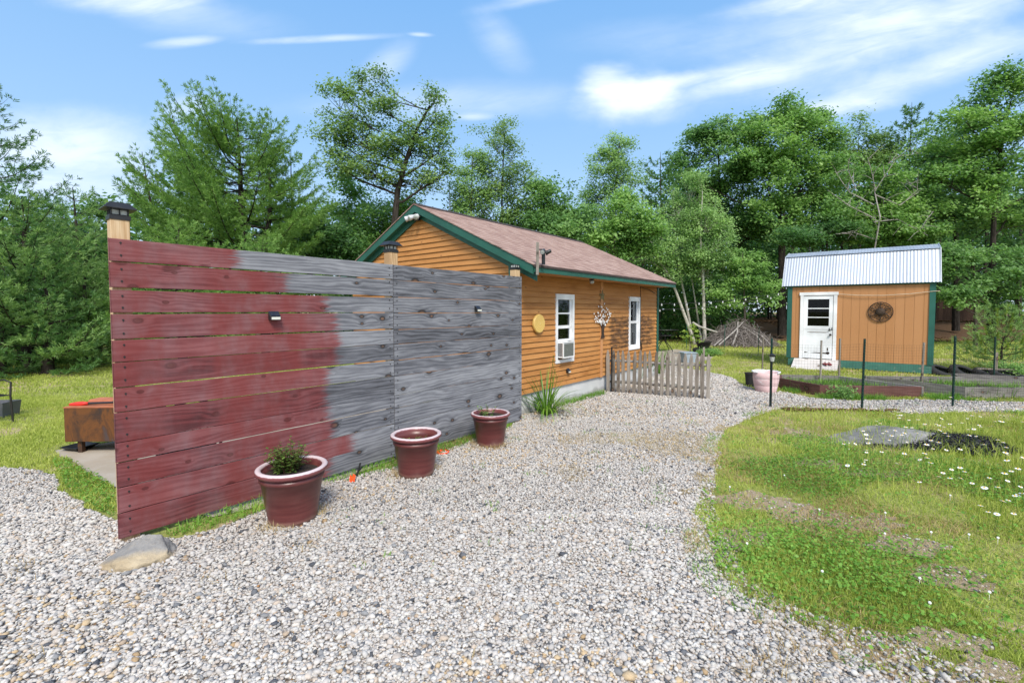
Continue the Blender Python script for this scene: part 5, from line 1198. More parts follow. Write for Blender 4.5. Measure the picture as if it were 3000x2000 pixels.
def blades(P, h, w, r, lean=.5, curl=.3):
    """tapered leaning blades, two quads each"""
    n = len(P); a = r.uniform(0, 6.283, n); la = r.uniform(0, 6.283, n); L = h * r.uniform(.5, 1.3, n); ln = L * np.abs(r.normal(0, lean, n))
    sx, sy = np.cos(a) * w, np.sin(a) * w; lx, ly = np.cos(la) * ln, np.sin(la) * ln
    z0 = np.zeros(n) + .002
    b0 = np.stack([P[:, 0] - sx, P[:, 1] - sy, z0], 1); b1 = np.stack([P[:, 0] + sx, P[:, 1] + sy, z0], 1)
    m0 = np.stack([P[:, 0] - sx * .75 + lx * .4, P[:, 1] - sy * .75 + ly * .4, L * .58], 1); m1 = np.stack([P[:, 0] + sx * .75 + lx * .4, P[:, 1] + sy * .75 + ly * .4, L * .58], 1)
    t0 = np.stack([P[:, 0] - sx * .1 + lx, P[:, 1] - sy * .1 + ly, L * (1 - curl * np.minimum(1, ln / L) * .6)], 1); t1 = t0 + np.stack([sx * .2, sy * .2, z0 * 0], 1)
    Vv = np.stack([b0, b1, m1, m0, t1, t0], 1).reshape(-1, 3); i = np.arange(n)[:, None] * 6
    F = np.concatenate([i + np.array([[0, 1, 2, 3]]), i + np.array([[3, 2, 4, 5]])], 0); return Vv, F
def scatter(n, ymin, ymax, x0, x1, r):
    y = np.sqrt(r.uniform(ymin ** 2, ymax ** 2, n)); return np.stack([r.uniform(x0, x1, n) * y, y], 1)
def lawn(name, label, sets, mat, seed):
    r = np.random.default_rng(seed); VV, FF, RR = [], [], []; o = 0
    for P, h, w, lean in sets:
        if not len(P): continue
        v, f = blades(P, h, w, r, lean); VV.append(v); FF.append(f + o); o += len(v)
        cl = vnoise(P, 1.3, 3) * .6 + r.random(len(P)) * .55; RR.append(np.repeat(np.clip(cl, 0, 1), 6))
    return tag(mesh_np(name, np.concatenate(VV), np.concatenate(FF), mat, None, {'rnd': ('FLOAT', np.concatenate(RR))}), label, 'grass', kind='stuff')
r = np.random.default_rng(77); sets = []
def keep(P, thr0, seedo, soft=.16, grav=True):
    d = vnoise(P, .9, seedo) * .55 + vnoise(P, 3.1, seedo + 9) * .45
    pr = np.clip((d - thr0) / soft, .3, 1) * np.where(inside(P, edge_poly), .5, 1.0)
    for sp_l in soil_polys: pr = pr * np.where(inside(P, sp_l), .2, 1.0)
    return P[(~blocked(P, grav)) & (r.random(len(P)) < pr)]
near = keep(scatter(170000, 1.9, 5.2, .0, 1.35, r), .46, 2, .16); h_n = .022 + .04 * vnoise(near, 1.1, 31); sets.append((near, h_n, .0028, .75))
nr2 = keep(scatter(120000, 5.0, 9.5, -.1, 1.35, r), .42, 2, .16); sets.append((nr2, .03 + .05 * vnoise(nr2, .9, 31), .0042, .7))
mid = keep(scatter(80000, 9.2, 18, -.1, 1.35, r), .34, 2, .2); sets.append((mid, .04 + .04 * vnoise(mid, .7, 31), .008, .7))
far = keep(scatter(70000, 17, 34, -.1, 1.3, r), .2, 2); sets.append((far, .09, .016, .6))
tall = scatter(26000, 3.6, 8.6, .55, 1.3, r); dch = np.exp(-(((tall[:, 0] - 6.0) / 1.9) ** 2 + ((tall[:, 1] - 5.6) / 1.9) ** 2)); tall = tall[(~blocked(tall)) & (r.random(len(tall)) < dch)]; tall = tall[::2]; sets.append((tall, .10 + .11 * vnoise(tall, 2, 8), .0035, .5))
lf = keep(scatter(110000, 4.0, 9.5, -1.5, -.55, r), .32, 4); lf = lf[~inside(lf, slab_poly)]; sets.append((lf, .05, .0045, .7))
lf = keep(scatter(90000, 9.5, 19, -1.5, -.0, r), .3, 4); sets.append((lf, .06, .009, .7))
lawn('lawn_grass', 'short patchy green grass of the lawn', sets, M['grass'], 5)
# strip of weeds under the fence, tufts along edges, weeds in the gravel
sets = []
s1 = scatter(60000, 3.0, 8, -1.2, .2, r); s1 = s1[inside(s1, strip_poly)]; s1 = s1[vnoise(s1, 3, 6) > .28]; sets.append((s1, .05 + .06 * vnoise(s1, 2, 3), .0035, .7))
e1 = scatter(200000, 3.8, 11, -.1, 1.1, r)
def edge_band(P, a, b, wd):
    a = np.array(a[:2]); b = np.array(b[:2]); d = b - a; L = np.linalg.norm(d); d /= L; q = P - a; s = q @ d; t_ = np.abs(q[:, 0] * -d[1] + q[:, 1] * d[0]); return (s > 0) & (s < L) & (t_ < wd * (0.3 + 1.2 * vnoise(P, 4, 2)))
for a, b, wd in ((hp(.5, -.12), hp(3.0, -.12), .10), (G(2290, 1142), G(2401, 1166), .12), (G(2401, 1166), G(2706, 1171), .12), (G(2706, 1168), G(3000, 1172), .15)):
    q = e1[edge_band(e1, a, b, wd) & (vnoise(e1, 2.2, 14) > .42)]; sets.append((q, .07 + .07 * vnoise(q, 3, 4), .004, .7))
wg = scatter(60000, 3.0, 13, -.5, 1.0, r); wg = wg[inside(wg, gravel_poly) & (vnoise(wg, 5.5, 40) > .83)]; sets.append((wg, .045, .0035, .8))
cg = scatter(220000, 2.2, 9, -.2, 1.2, r); ins_ = inside(cg, gravel_poly); near_ = ~inside(cg + np.array([.20, .02]), gravel_poly); q = cg[ins_ & near_ & (vnoise(cg, 2.6, 64) > .5) & (r.random(len(cg)) < .5)]; sets.append((q, .045, .0032, .8))
for poly, zz in ((bedA, 0), (bedB, 0)):
    q = scatter(60000, 8.5, 13, .45, 1.25, r); q = q[inside(q, poly) & (vnoise(q, 2.2, 50) > .34)]; q = q[::2]; sets.append((q, .16 + .10 * vnoise(q, 3, 5), .006, .5))
lawn('weeds', 'tufts of weeds along the fence, beds and gravel edge', sets, M['clover'], 6)
sets = []
q = scatter(60000, 2.6, 8, -1.3, .2, r); q = q[inside(q, strip_poly) & (vnoise(q, 2.2, 21) > .58)]; sets.append((q, .07, .0022, 1.1))
for p in (P1, P2, P3):
    k = 500; a = r.uniform(0, 6.283, k); rr = .205 + np.abs(r.normal(0, .05, k)); q = np.stack([p.x + np.cos(a) * rr, p.y + np.sin(a) * rr], 1); q = q[vnoise(q, 6, 3) > .5]; sets.append((q, .07, .0022, .9))
q = scatter(50000, 2.0, 7, .1, 1.2, r); q = q[~blocked(q, False) & (vnoise(q, 1.6, 60) > .70)]; sets.append((q, .05, .0022, 1.3))
gb_ = scatter(160000, 2.0, 7, -.2, 1.2, r); ins = inside(gb_, gravel_poly); sh_in = inside(gb_ + np.array([.22, .05]), gravel_poly); q = gb_[ins & ~sh_in & (vnoise(gb_, 3, 61) > .62)]; sets.append((q, .05, .0022, 1.2))
th_ = scatter(60000, 1.9, 9, .1, 1.3, r); th_ = th_[~blocked(th_) & (vnoise(th_, 2.4, 91) > .38)]; sets.append((th_, .035, .0018, 2.2))
gd = scatter(40000, 2.0, 8, -1.2, 1.0, r); gd = gd[inside(gd, gravel_poly) & (vnoise(gd, 4.5, 71) > .87)]; sets.append((gd, .05, .002, 1.0))
lawn('dry_grass', 'straw-coloured dry grass at the pots and gravel edge', sets, M['dry'], 7)
def leaf_cards(Cn, size, r, up=.6, aspect=.55, out=None):
    n = len(Cn); nr = r.normal(0, 1, (n, 3)); nr[:, 2] = np.abs(nr[:, 2]) + up
    if out is not None: nr += out
    nr /= np.linalg.norm(nr, axis=1, keepdims=True)
    tg = np.cross(nr, r.normal(0, 1, (n, 3))); tg /= np.linalg.norm(tg, axis=1, keepdims=True) + 1e-9; bt = np.cross(nr, tg)
    s = (size * r.uniform(.6, 1.3, n))[:, None]
    Vv = np.stack([Cn - tg * s * .5, Cn + bt * s * aspect * .5 + tg * s * .05, Cn + tg * s * .5 - nr * s * .08, Cn - bt * s * aspect * .5 + tg * s * .05], 1).reshape(-1, 3)
    return Vv, np.arange(4 * n).reshape(-1, 4)
def ground_leaves(name, label, cat, P, size, zmax, mat, seed, up=1.5):
    r = np.random.default_rng(seed); Cn = np.concatenate([P, (r.random(len(P)) * zmax + .006)[:, None]], 1); v, f = leaf_cards(Cn, size, r, up, .85)
    return tag(mesh_np(name, v, f, mat, None, {'rnd': ('FLOAT', np.repeat(np.clip(r.random(len(P)) * .6 + vnoise(P, 2, 4) * .4, 0, 1), 4))}), label, cat, kind='stuff')
c1 = scatter(220000, 2.2, 8, .12, 1.3, r); ctr = G(2360, 1640); d1 = np.exp(-(((c1[:, 0] - ctr.x) / .75) ** 2 + ((c1[:, 1] - ctr.y) / .5) ** 2) * .8)
d2 = np.clip((vnoise(c1, 1.0, 90) - .50) / .15, 0, 1) * .6
c1 = c1[~blocked(c1) & (r.random(len(c1)) < np.maximum(d1, d2) * .75)]
s2 = scatter(30000, 3, 8, -1.2, .2, r); s2 = s2[inside(s2, strip_poly) & (vnoise(s2, 2.5, 8) > .45)]
lp = [tuple(G(*p)[:2]) for p in ((150, 1345), (205, 1350), (335, 1432), (335, 1520), (250, 1480), (190, 1430))]; s3 = scatter(30000, 3.5, 7, -1.3, -.7, r); s3 = s3[inside(s3, lp)]
bw = scatter(9000, 2.0, 8, .1, 1.3, r); bw = bw[~blocked(bw) & (vnoise(bw, 3.3, 17) > .6)]
ground_leaves('clover_patch', 'patches of clover leaves in the lawn', 'clover', np.concatenate([c1, s2, s3, bw]), np.concatenate([np.full(len(c1) + len(s2) + len(s3), .024), np.full(len(bw), .030)]), .055, M['clover'], 8)
mc = scatter(60000, 4.2, 7.5, .6, 1.3, r); mq = G(2800, 1310); md = np.sqrt(((mc[:, 0] - mq.x) / .95) ** 2 + ((mc[:, 1] - mq.y - .1) / .55) ** 2) + (vnoise(mc, 2.6, 88) - .5) * .9; mc = mc[r.random(len(mc)) < np.clip((1.05 - md) / .35, 0, 1)]
hm = np.exp(-(((mc[:, 0] - G(2800, 1310).x) / .75) ** 2 + ((mc[:, 1] - G(2800, 1310).y - .1) / .45) ** 2)) * .10
Cn = np.concatenate([mc, (hm + r.random(len(mc)) * .03)[:, None]], 1); v, f = leaf_cards(Cn, .045, r, .8, .4)
tag(mesh_np('black_mulch', v, f, M['mulch'], None, {'rnd': ('FLOAT', np.repeat(r.random(len(mc)), 4))}), 'heap of black mulch chips beside the boulder', 'mulch', kind='stuff')
q = scatter(60000, 8, 9.6, .5, 1.05, r); q = q[edge_band(q, g1 + Vector((.1, -.25, 0)), g2 + Vector((.6, -.2, 0)), .10) & (vnoise(q, 4, 19) > .45)]
lt2 = scatter(60000, 26, 38, .3, 1.35, r); zz = np.clip((lt2[:, 1] - 27.3) * .14, 0.02, .95) * np.clip((lt2[:, 0] - 8) / 6, .06, 1); n_q = len(q)
br = np.stack([G(2198, 1018).x + r.normal(0, 1.5, 900), G(2198, 1018).y + .2 + r.normal(0, .35, 900)], 1)
bits = scatter(2600, 1.9, 11, -1.2, 1.0, r); bits = bits[inside(bits, gravel_poly) & (vnoise(bits, 1.2, 55) > .4)]
Cn = np.concatenate([np.concatenate([bits, np.full((len(bits), 1), .03)], 1), np.concatenate([q, np.full((n_q, 1), .02)], 1), np.concatenate([lt2, zz[:, None] + .03], 1), np.concatenate([br, np.full((900, 1), .02)], 1)])
sz = np.concatenate([np.full(len(bits), .022), np.full(n_q, .07), np.full(len(lt2), .16), np.full(900, .1)]); v, f = leaf_cards(Cn, sz, r, 1.2, .6)
tag(mesh_np('leaf_litter', v, f, M['litter'], None, {'rnd': ('FLOAT', np.repeat(r.random(len(Cn)), 4))}), 'dry brown leaves along the netting and under the trees', 'dead leaves', kind='stuff')
# daisies
dz = []; rd_ = random.Random(44)
def dcl(n, x0, x1, y0, y1):
    for _ in range(n): dz.append((rd_.uniform(x0, x1), rd_.uniform(y0, y1)))
dcl(46, 2560, 3000, 1215, 1285); dcl(30, 2500, 2960, 1270, 1345); dcl(28, 2640, 3010, 1340, 1470); dcl(16, 2860, 3020, 1450, 1570); dcl(12, 2780, 3000, 1155, 1200); dcl(8, 2420, 2620, 1290, 1400)
dz.append((2892, 1480))
d0 = None
for i, (px, py) in enumerate(dz):
    p = G(px, py + 26)
    if d0 is None:
        d0 = thing('daisy', 'white oxeye daisy on a thin stem in the long grass by the boulder', 'daisy', (0, 0, 0), 0, 'daisies in the lawn')
        b = MB(); b.tube([(0, 0, 0), (.01, 0, .12), (0, .01, .255)], .0022, 4); b.build('stem', M['clover'], d0)
        b = MB()
        for k in range(14):
            a = k * 2 * math.pi / 14; ca, sa = math.cos(a), math.sin(a); b.add([(ca * .008 - sa * .003, .01 + sa * .008 + ca * .003, .258), (ca * .024 - sa * .0058, .01 + sa * .024 + ca * .0058, .261), (ca * .034, .01 + sa * .034, .257), (ca * .024 + sa * .0058, .01 + sa * .024 - ca * .0058, .261), (ca * .008 + sa * .003, .01 + sa * .008 - ca * .003, .258)], [(0, 1, 2, 3, 4)])
        b.build('petals', M['petal'], d0); b = MB(); b.lathe([(.001, .268), (.007, .266), (.010, .260), (.009, .257)], 10, (0, .01, 0)); b.build('flower_centre', M['yolk'], d0); o = d0
    else: o = dup(d0)
    s = rd_.uniform(.5, .8) * 1.0; o.location = p; o.scale = (s, s, s * rd_.uniform(1.1, 1.6)); o.rotation_euler = (R(rd_.gauss(4, 9)), R(rd_.gauss(0, 9)), rd_.uniform(0, 6.28))
# clover blooms
q = scatter(4000, 2.4, 6, .15, 1.2, r); q = q[~blocked(q)]; q = q[:18]; b = MB()
for x, y in q: b.lathe([(.001, .058), (.007, .055), (.009, .048), (.006, .042), (.001, .040)], 6, (x, y, 0)); b.tube([(x, y, 0), (x, y, .042)], .0015, 3)
tag(b.build('clover_blooms', M['petal']), 'small white clover flower heads dotted in the lawn', 'clover', kind='stuff')

# ================================================================== STRAP-LEAVED CLUMPS
def strap_plant(name, label, loc, n, L, w, mat, seed, stalks=0, upright=.5, rad=.06):
    rg = random.Random(seed); root = thing(name, label, 'plant', loc); Vv, F, RR = [], [], []
    for i in range(n):
        a = rg.uniform(0, 6.283); l = L * rg.uniform(.65, 1.15); th = rg.uniform(.15, 1.0) * (1 - upright * .6); p0 = Vector((math.cos(a) * rg.random() * rad, math.sin(a) * rg.random() * rad, 0)); d = Vector((math.cos(a), math.sin(a), 0)); sd_ = Vector((-math.sin(a), math.cos(a), 0)); k = 7; o = len(Vv); ang = R(86) - th * .8; p = p0.copy(); rv = rg.random()
        for j in range(k + 1):
            q = j / k; ww = w * (.75 + .5 * q if q < .3 else .9 * (1 - ((q - .3) / .7) ** 2) + .06); Vv += [p - sd_ * ww * .5, p + Vector((0, 0, -ww * .12)), p + sd_ * ww * .5]; RR += [rv] * 3
            if j < k: p = p + (d * math.cos(ang) + Vector((0, 0, 1)) * math.sin(ang)) * (l / k); ang -= th * (1.6 / k) * (1 + q * 1.2)
            if p.z < .01: p.z = .01
        for j in range(k): F += [(o + 3 * j, o + 3 * j + 1, o + 3 * j + 4, o + 3 * j + 3), (o + 3 * j + 1, o + 3 * j + 2, o + 3 * j + 5, o + 3 * j + 4)]
    mesh_np('leaves', np.array([tuple(v) for v in Vv]), np.array(F), mat, root, {'rnd': ('FLOAT', np.array(RR))}, smooth=True)
    if stalks:
        b = MB()
        for i in range(stalks):
            x = rg.uniform(-.05, .08); hh = rg.uniform(.65, .95) if i else 1.02; b.tube([(x, 0, 0), (x + .04, .0, hh * .5), (x + .1 * rg.uniform(.6, 1.4), .02, hh)], [.006, .005, .003], 5); 
            for z_ in (.93, 1.0): b.lathe([(.001, -.02), (.006, 0), (.001, .03)], 6, (x + .1, .02, hh * z_ - .01))
        b.build('flower_stalk', mat, root)
    return root
strap_plant('daylily', 'large daylily clump with tall stalks at the foot of the orange wall', G(1594, 1216) + Vector((.03, .02, 0)), 84, .80, .024, M['daylily'], 2, 5, .05, .10)
strap_plant('daylily', 'small daylily shoot leaning over the gravel right of the big clump', G(1622, 1212), 16, .38, .016, M['daylily'], 4, 0, .2, .05)
for i, (px, py, lb) in enumerate(((1835, 1118, 'upright green iris clump behind the leftmost pickets'), (1868, 1112, 'upright iris clump behind the pickets with pale-edged leaves'), (1902, 1102, 'iris clump behind the middle pickets'), (1932, 1096, 'iris clump at the far house corner behind the pickets'))):
    strap_plant('iris', lb, G(px, py), 40, .78, .028, M['daylily'], 10 + i, 0, .85, .12)['group'] = 'iris clumps along the wall'

# ================================================================== TREES
def tip_leaves(tips, n_per, rc, size, r, flat=.6, up=.5, aspect=.6, rnd_amp=.25, tone=None):
    n = len(tips); Cn = np.repeat(tips, n_per, 0) + r.normal(0, 1, (n * n_per, 3)) * np.array([rc, rc, rc * flat]); v, f = leaf_cards(Cn, size, r, up * .8, aspect, np.array([-.05, -.75, .35]))
    base = np.repeat(r.random(n) if tone is None else tone, n_per); rn = np.clip(base * .5 + r.random(n * n_per) * .5, 0, 1); return v, f, np.repeat(rn, 4)
def wpt(px, py, Y): d = D(px, py, Y); return np.array([d.x, Y, d.z])
def broadleaf(name, label, group, Y, lobes, trunk, leaf, barkm, seed, n_tips=230, n_per=70, rc=.34, size=.15, r0=.14, holes=10, limb_from=.35, forks=None, shell=.42, depthk=.85, twig_frac=.35, base_z=0.0, flat=.6, aspect=.6, up=.5, clump=6, thick=.5):
    """lobes: (px,py,rx,ry[,dY]) of the crown as surveyed; trunk: [(px,py)...] from foot upwards"""
    r = np.random.default_rng(seed); k = Y / 1336
    L = []
    for lo in lobes:
        c = wpt(lo[0], lo[1], Y); rx, rz = lo[2] * k, lo[3] * k; ry = (rx + rz) / 2 * depthk; c[1] += (lo[4] if len(lo) > 4 else r.uniform(-.5, .5) * ry); L.append((c, np.array([rx, ry, rz])))
    T_ = [wpt(px, py, Y) for px, py in trunk]; base = T_[0].copy(); base[2] = base_z
    T_[0][2] = base_z - .1; root = thing(name, label, 'tree', tuple(base), 0, group)
    vol = np.array([np.prod(q[1]) ** .67 for q in L]); vol /= vol.sum(); tips, own = [], []
    sid = []; ns_ = 0
    for i, (c, q) in enumerate(L):
        m = max(3, int(n_tips * vol[i] / (clump - .8))); d = r.normal(0, 1, (m, 3)); d /= np.linalg.norm(d, axis=1, keepdims=True); rad = shell + (1.0 - shell) * r.random((m, 1)) ** .55 + (r.random((m, 1)) < .25) * r.uniform(.05, .3, (m, 1)); sc_ = c + d * q * rad
        rs = .075 * clump ** .85 * min(q.mean(), 1.6) ** .6 * r.uniform(.6, 1.4, m)
        for j in range(m):
            e = r.normal(0, 1, (clump, 3)) * np.array([rs[j], rs[j], rs[j] * thick]); out_ = d[j] * np.array([1, 1, 0]); e[:, 2] -= .18 * (e @ out_); tips.append(sc_[j] + e); own += [i] * clump; sid += [ns_] * clump; ns_ += 1
    tips = np.concatenate(tips); own = np.array(own); sid = np.array(sid)
    if holes:
        hc = tips[r.integers(0, len(tips), holes)]; hr = np.median([q[1].mean() for q in L]) * r.uniform(.25, .5, holes); ok = np.ones(len(tips), bool)
        for c, q in zip(hc, hr): ok &= np.linalg.norm(tips - c, axis=1) > q
        tips, own, sid = tips[ok], own[ok], sid[ok]
    tips[:, 2] = np.maximum(tips[:, 2], base_z + .25)
    mb = MB(); N = len(T_); mb.tube([Vector(p - base) for p in T_], [r0 * (1.25 if i == 0 else 1) * (1 - .78 * i / (N - 1)) for i in range(N)], 9)
    tl = np.array(T_); cum = np.concatenate([[0], np.cumsum(np.linalg.norm(np.diff(tl, axis=0), axis=1))])
    def at(s): return np.array([np.interp(s * cum[-1], cum, tl[:, j]) for j in range(3)])
    hubs = []
    for i, (c, q) in enumerate(L):
        zt = c[2] - q[2] * .9; ss = np.linspace(limb_from, .98, 24); pz = np.array([at(s_)[2] for s_ in ss]); s0 = ss[np.argmin(np.abs(pz - (zt - .35 * np.linalg.norm((c - at(.6))[:2]))))]; a = at(s0); rr = r0 * (1 - .78 * s0) * .62; mid = a * .45 + c * .55 + np.array([0, 0, -.18 * np.linalg.norm(c - a)]) * .4 + r.normal(0, .05, 3); hub = c + np.array([0, 0, -.25]) * q
        q1 = a * .75 + mid * .25 + r.normal(0, .04, 3); mb.tube([Vector(p - base) for p in (a, q1, mid, hub)], [rr, rr * .85, rr * .65, rr * .4], 6); hubs.append((a, mid, hub, rr))
    for j in range(len(tips)):
        if r.random() > twig_frac: continue
        a, mid, hub, rr = hubs[own[j]]; s0 = r.choice([mid, hub, hub * .6 + mid * .4]); m2 = (s0 + tips[j]) / 2 + r.normal(0, .08, 3); mb.tube([Vector(p - base) for p in (s0, m2, tips[j])], [max(.008, rr * .3), max(.006, rr * .2), .005], 4, caps=False)
    mb.build('trunk', barkm, root)
    v, f, rn = tip_leaves(tips - base, n_per, rc * .72, size, r, flat, up, aspect, tone=r.random(ns_)[sid]); mesh_np('crown', v, f, leaf, root, {'rnd': ('FLOAT', rn)})
    return root
def pine(name, label, group, Y, px, py_top, Rb, z0, seed, mat, n_br=60, lead=(0, 0), ndl=.12, tuft=11, step=.15, up0=.12, up1=.9, expo=.8, sweep=(0, 0), stems=1, r0=.13, basey=None, nwid=.0085, bark_m='bark_dark', top_frac=1.0, dead=0, gap=0.0, whorl=5):
    """white-pine habit: whorls of long limbs that turn up at the ends and carry flat plumes of needles"""
    r = np.random.default_rng(seed); top = wpt(px, py_top, Y); base = np.array([top[0] - lead[0], Y - lead[1], 0.0]); Hh = top[2]; root = thing(name, label, 'tree', tuple(base), 0, group)
    mb = MB(); Pn, Dn = [], []
    stp = [np.array([lead[0] * q ** 1.5 + .06 * math.sin(q * 7 + seed), lead[1] * q, Hh * q]) for q in np.linspace(0, 1, 9)]; stp[0][2] = -.1
    mb.tube([Vector(p) for p in stp], [r0 * (1.15 - 1.08 * i / 8) for i in range(9)], 8)
    allst = [(stp, 0.0, 1.0)]
    for s_ in range(stems - 1):
        off = np.array([r.choice([-1, 1]) * Rb * .28, r.uniform(-.3, .3), 0]); s0 = .22; k = [stp[2] * (1 - q) + (stp[7] * .9 + off) * q for q in np.linspace(0, 1, 6)]; 
        for q in range(1, 5): k[q] = k[q] + off * .35 * math.sin(q / 5 * math.pi)
        mb.tube([Vector(p) for p in k], [r0 * .75 * (1 - .8 * i / 5) for i in range(6)], 7)
    ga = 2.399
    for i in range(n_br):
        tq = min(.995, (i // whorl + r.random() * .28) * whorl / n_br); z = z0 + (Hh - z0) * tq ** .92 * .985; q = z / Hh; x0 = np.array([np.interp(q, np.linspace(0, 1, 9), [p[j] for p in stp]) for j in range(3)])
        if r.random() < gap: continue
        Lb = (Rb * (1 - tq) ** expo * r.uniform(.62, 1.12) + .28) * (1.0 if tq < .93 else .8); az = i * ga + r.uniform(-.35, .35); dv = np.array([math.cos(az) + sweep[0], math.sin(az) + sweep[1], 0]); dv /= np.linalg.norm(dv); upa = up0 + (up1 - up0) * tq + r.normal(0, .08)
        pts = [x0 + dv * Lb * s * (1 - .12 * s * upa) + np.array([0, 0, Lb * (upa * s * .55 + .42 * s * s * (.35 + upa) - .10 * math.sin(s * math.pi))]) for s in np.linspace(0, 1, 7)]; rb = max(.010, .022 * Lb * .6); mb.tube([Vector(p) for p in pts], [rb * (1 - .85 * j / 6) for j in range(7)], 5, caps=False)
        sd_ = np.array([-dv[1], dv[0], 0]); nb = max(3, int(Lb / .17)); s_in = .28 if Lb > 1.2 else .12
        for j in range(nb):
            s = s_in + (1 - s_in) * (j + .5) / nb; c = np.array([np.interp(s, np.linspace(0, 1, 7), [p[m] for p in pts]) for m in range(3)])
            for sg in (-1, 1):
                bl = (.34 * Lb * (1.1 - s) + .16) * r.uniform(.6, 1.2); bd = dv * .75 + sd_ * sg * r.uniform(.5, 1.0) + np.array([0, 0, .18 + .35 * upa + r.normal(0, .1)]); bd /= np.linalg.norm(bd); m_ = max(1, int(bl / step))
                for w_ in range(m_):
                    Pn.append(c + bd * bl * (w_ + .7) / m_ + r.normal(0, .025, 3)); Dn.append(bd)
        Pn.append(pts[-1]); Dn.append(dv * .6 + np.array([0, 0, .8]))
    for d_ in range(dead):
        az = d_ * 2.1 + seed; zz = z0 * r.uniform(.4, 1.0); L = r.uniform(.5, 1.3); mb.tube([Vector((0, 0, zz)), Vector((math.cos(az) * L * .6, math.sin(az) * L * .6, zz + .1)), Vector((math.cos(az) * L, math.sin(az) * L, zz - .05))], [.02, .014, .005], 4)
    mb.build('trunk', M[bark_m], root)
    Pn = np.array(Pn); Dn = np.array(Dn); Dn /= np.linalg.norm(Dn, axis=1, keepdims=True); n = len(Pn); m_ = n * tuft
    dirs = np.repeat(Dn, tuft, 0) * .75 + r.normal(0, .48, (m_, 3)) + np.array([0, 0, .22]); dirs /= np.linalg.norm(dirs, axis=1, keepdims=True); o = np.repeat(Pn, tuft, 0) + r.normal(0, .02, (m_, 3)); sd_ = np.cross(dirs, r.normal(0, 1, (m_, 3))); sd_ /= np.linalg.norm(sd_, axis=1, keepdims=True); ln = (ndl * r.uniform(.7, 1.25, m_))[:, None]
    Vv = np.stack([o - sd_ * nwid * .6, o + sd_ * nwid * .6, o + dirs * ln * .6 + sd_ * nwid, o + dirs * ln, o + dirs * ln * .6 - sd_ * nwid], 1)
    Vq = Vv[:, [0, 1, 2, 3, 4]].reshape(-1, 3); F = np.arange(m_ * 5).reshape(-1, 5); rn = np.repeat(np.clip(np.repeat(r.random(n), tuft) * .55 + r.random(m_) * .45, 0, 1), 5)
    mesh_np('needles', Vq, F, mat, root, {'rnd': ('FLOAT', rn)}); return root

PG = 'pines around the clearing'; BG = 'broadleaf trees around the clearing'
# left edge
pine('pine_tree', 'tall dark pine at the left picture edge with bare limbs reaching right', PG, 13.5, -70, 225, 3.0, 1.5, 1, M['needle_dark'], 70, lead=(-.2, 0), up0=.05, up1=.5, r0=.16, gap=.1)
pine('pine_tree', 'broad soft pale-green pine left of the red fence end, nearest of its row', PG, 13.0, 60, 575, 2.6, .5, 2, M['needle_soft'], 60, up0=.05, up1=.7, tuft=12)
pine('pine_tree', 'soft green pine just left of the solar-capped fence post, behind its row', PG, 15.5, 215, 548, 2.3, .5, 3, M['needle_soft'], 60, up0=.1, up1=.7)
pine('pine_tree', 'dark young pine on the left lawn edge, lowest of the left group', PG, 12.8, 135, 800, 1.3, .1, 4, M['needle_dark'], 44, tuft=12)
pine('pine_tree', 'small dark pine at the far left lawn edge under the tall pine', PG, 12.6, -10, 805, 1.4, .1, 5, M['needle_dark'], 44, tuft=12)
pine('pine_tree', 'slim light-green young pine right beside the red fence end', PG, 14.2, 250, 770, 1.0, .15, 6, M['needle_soft'], 40, tuft=10)
broadleaf('deciduous_tree', 'dark broadleaf tree filling the gap left of the fence post', BG, 19, [(270, 720, 70, 70), (310, 830, 70, 80), (220, 800, 70, 70), (300, 640, 40, 40)], [(285, 1030), (285, 850), (280, 700)], M['l_dark'], M['bark'], 7, 150, 70, .35, .16)
# big pine and its neighbours behind the fence
pine('pine_tree', 'large spreading white pine with forked dark trunks behind the red fence', PG, 19, 690, 345, 3.7, 3.7, 8, M['needle'], 104, lead=(-.3, 0), up0=.12, up1=.70, expo=.45, sweep=(-.18, 0), stems=3, r0=.24, tuft=13, ndl=.14, nwid=.010, dead=8, gap=.05)
pine('pine_tree', 'leaning pine whose thin top rises left of the large spreading pine', PG, 20.5, 500, 320, 2.5, 2.6, 9, M['needle'], 66, lead=(-1.6, 0), up0=.2, up1=.8, expo=.8, tuft=12, ndl=.14, nwid=.010)
pine('pine_tree', 'lower pine with ragged tips directly right of the solar-capped post', PG, 19.5, 420, 445, 2.6, 1.6, 10, M['needle'], 60, lead=(-.6, 0), up0=.15, up1=.8, tuft=12, gap=.1, ndl=.14, nwid=.010)
pine('pine_tree', 'pine on the right flank of the large spreading pine', PG, 21, 855, 440, 2.4, 1.6, 11, M['needle'], 60, up0=.15, up1=.8, tuft=12, ndl=.14, nwid=.010)
pine('pine_tree', 'yellow-green pine top just above the grey fence boards', PG, 14.5, 770, 690, 2.2, 1.0, 12, M['needle'], 54, up0=.1, up1=.5, tuft=13)
pine('pine_tree', 'bushy pine just above the red fence boards', PG, 15.5, 520, 650, 2.4, 1.0, 13, M['needle'], 54, up0=.05, up1=.5, tuft=13)
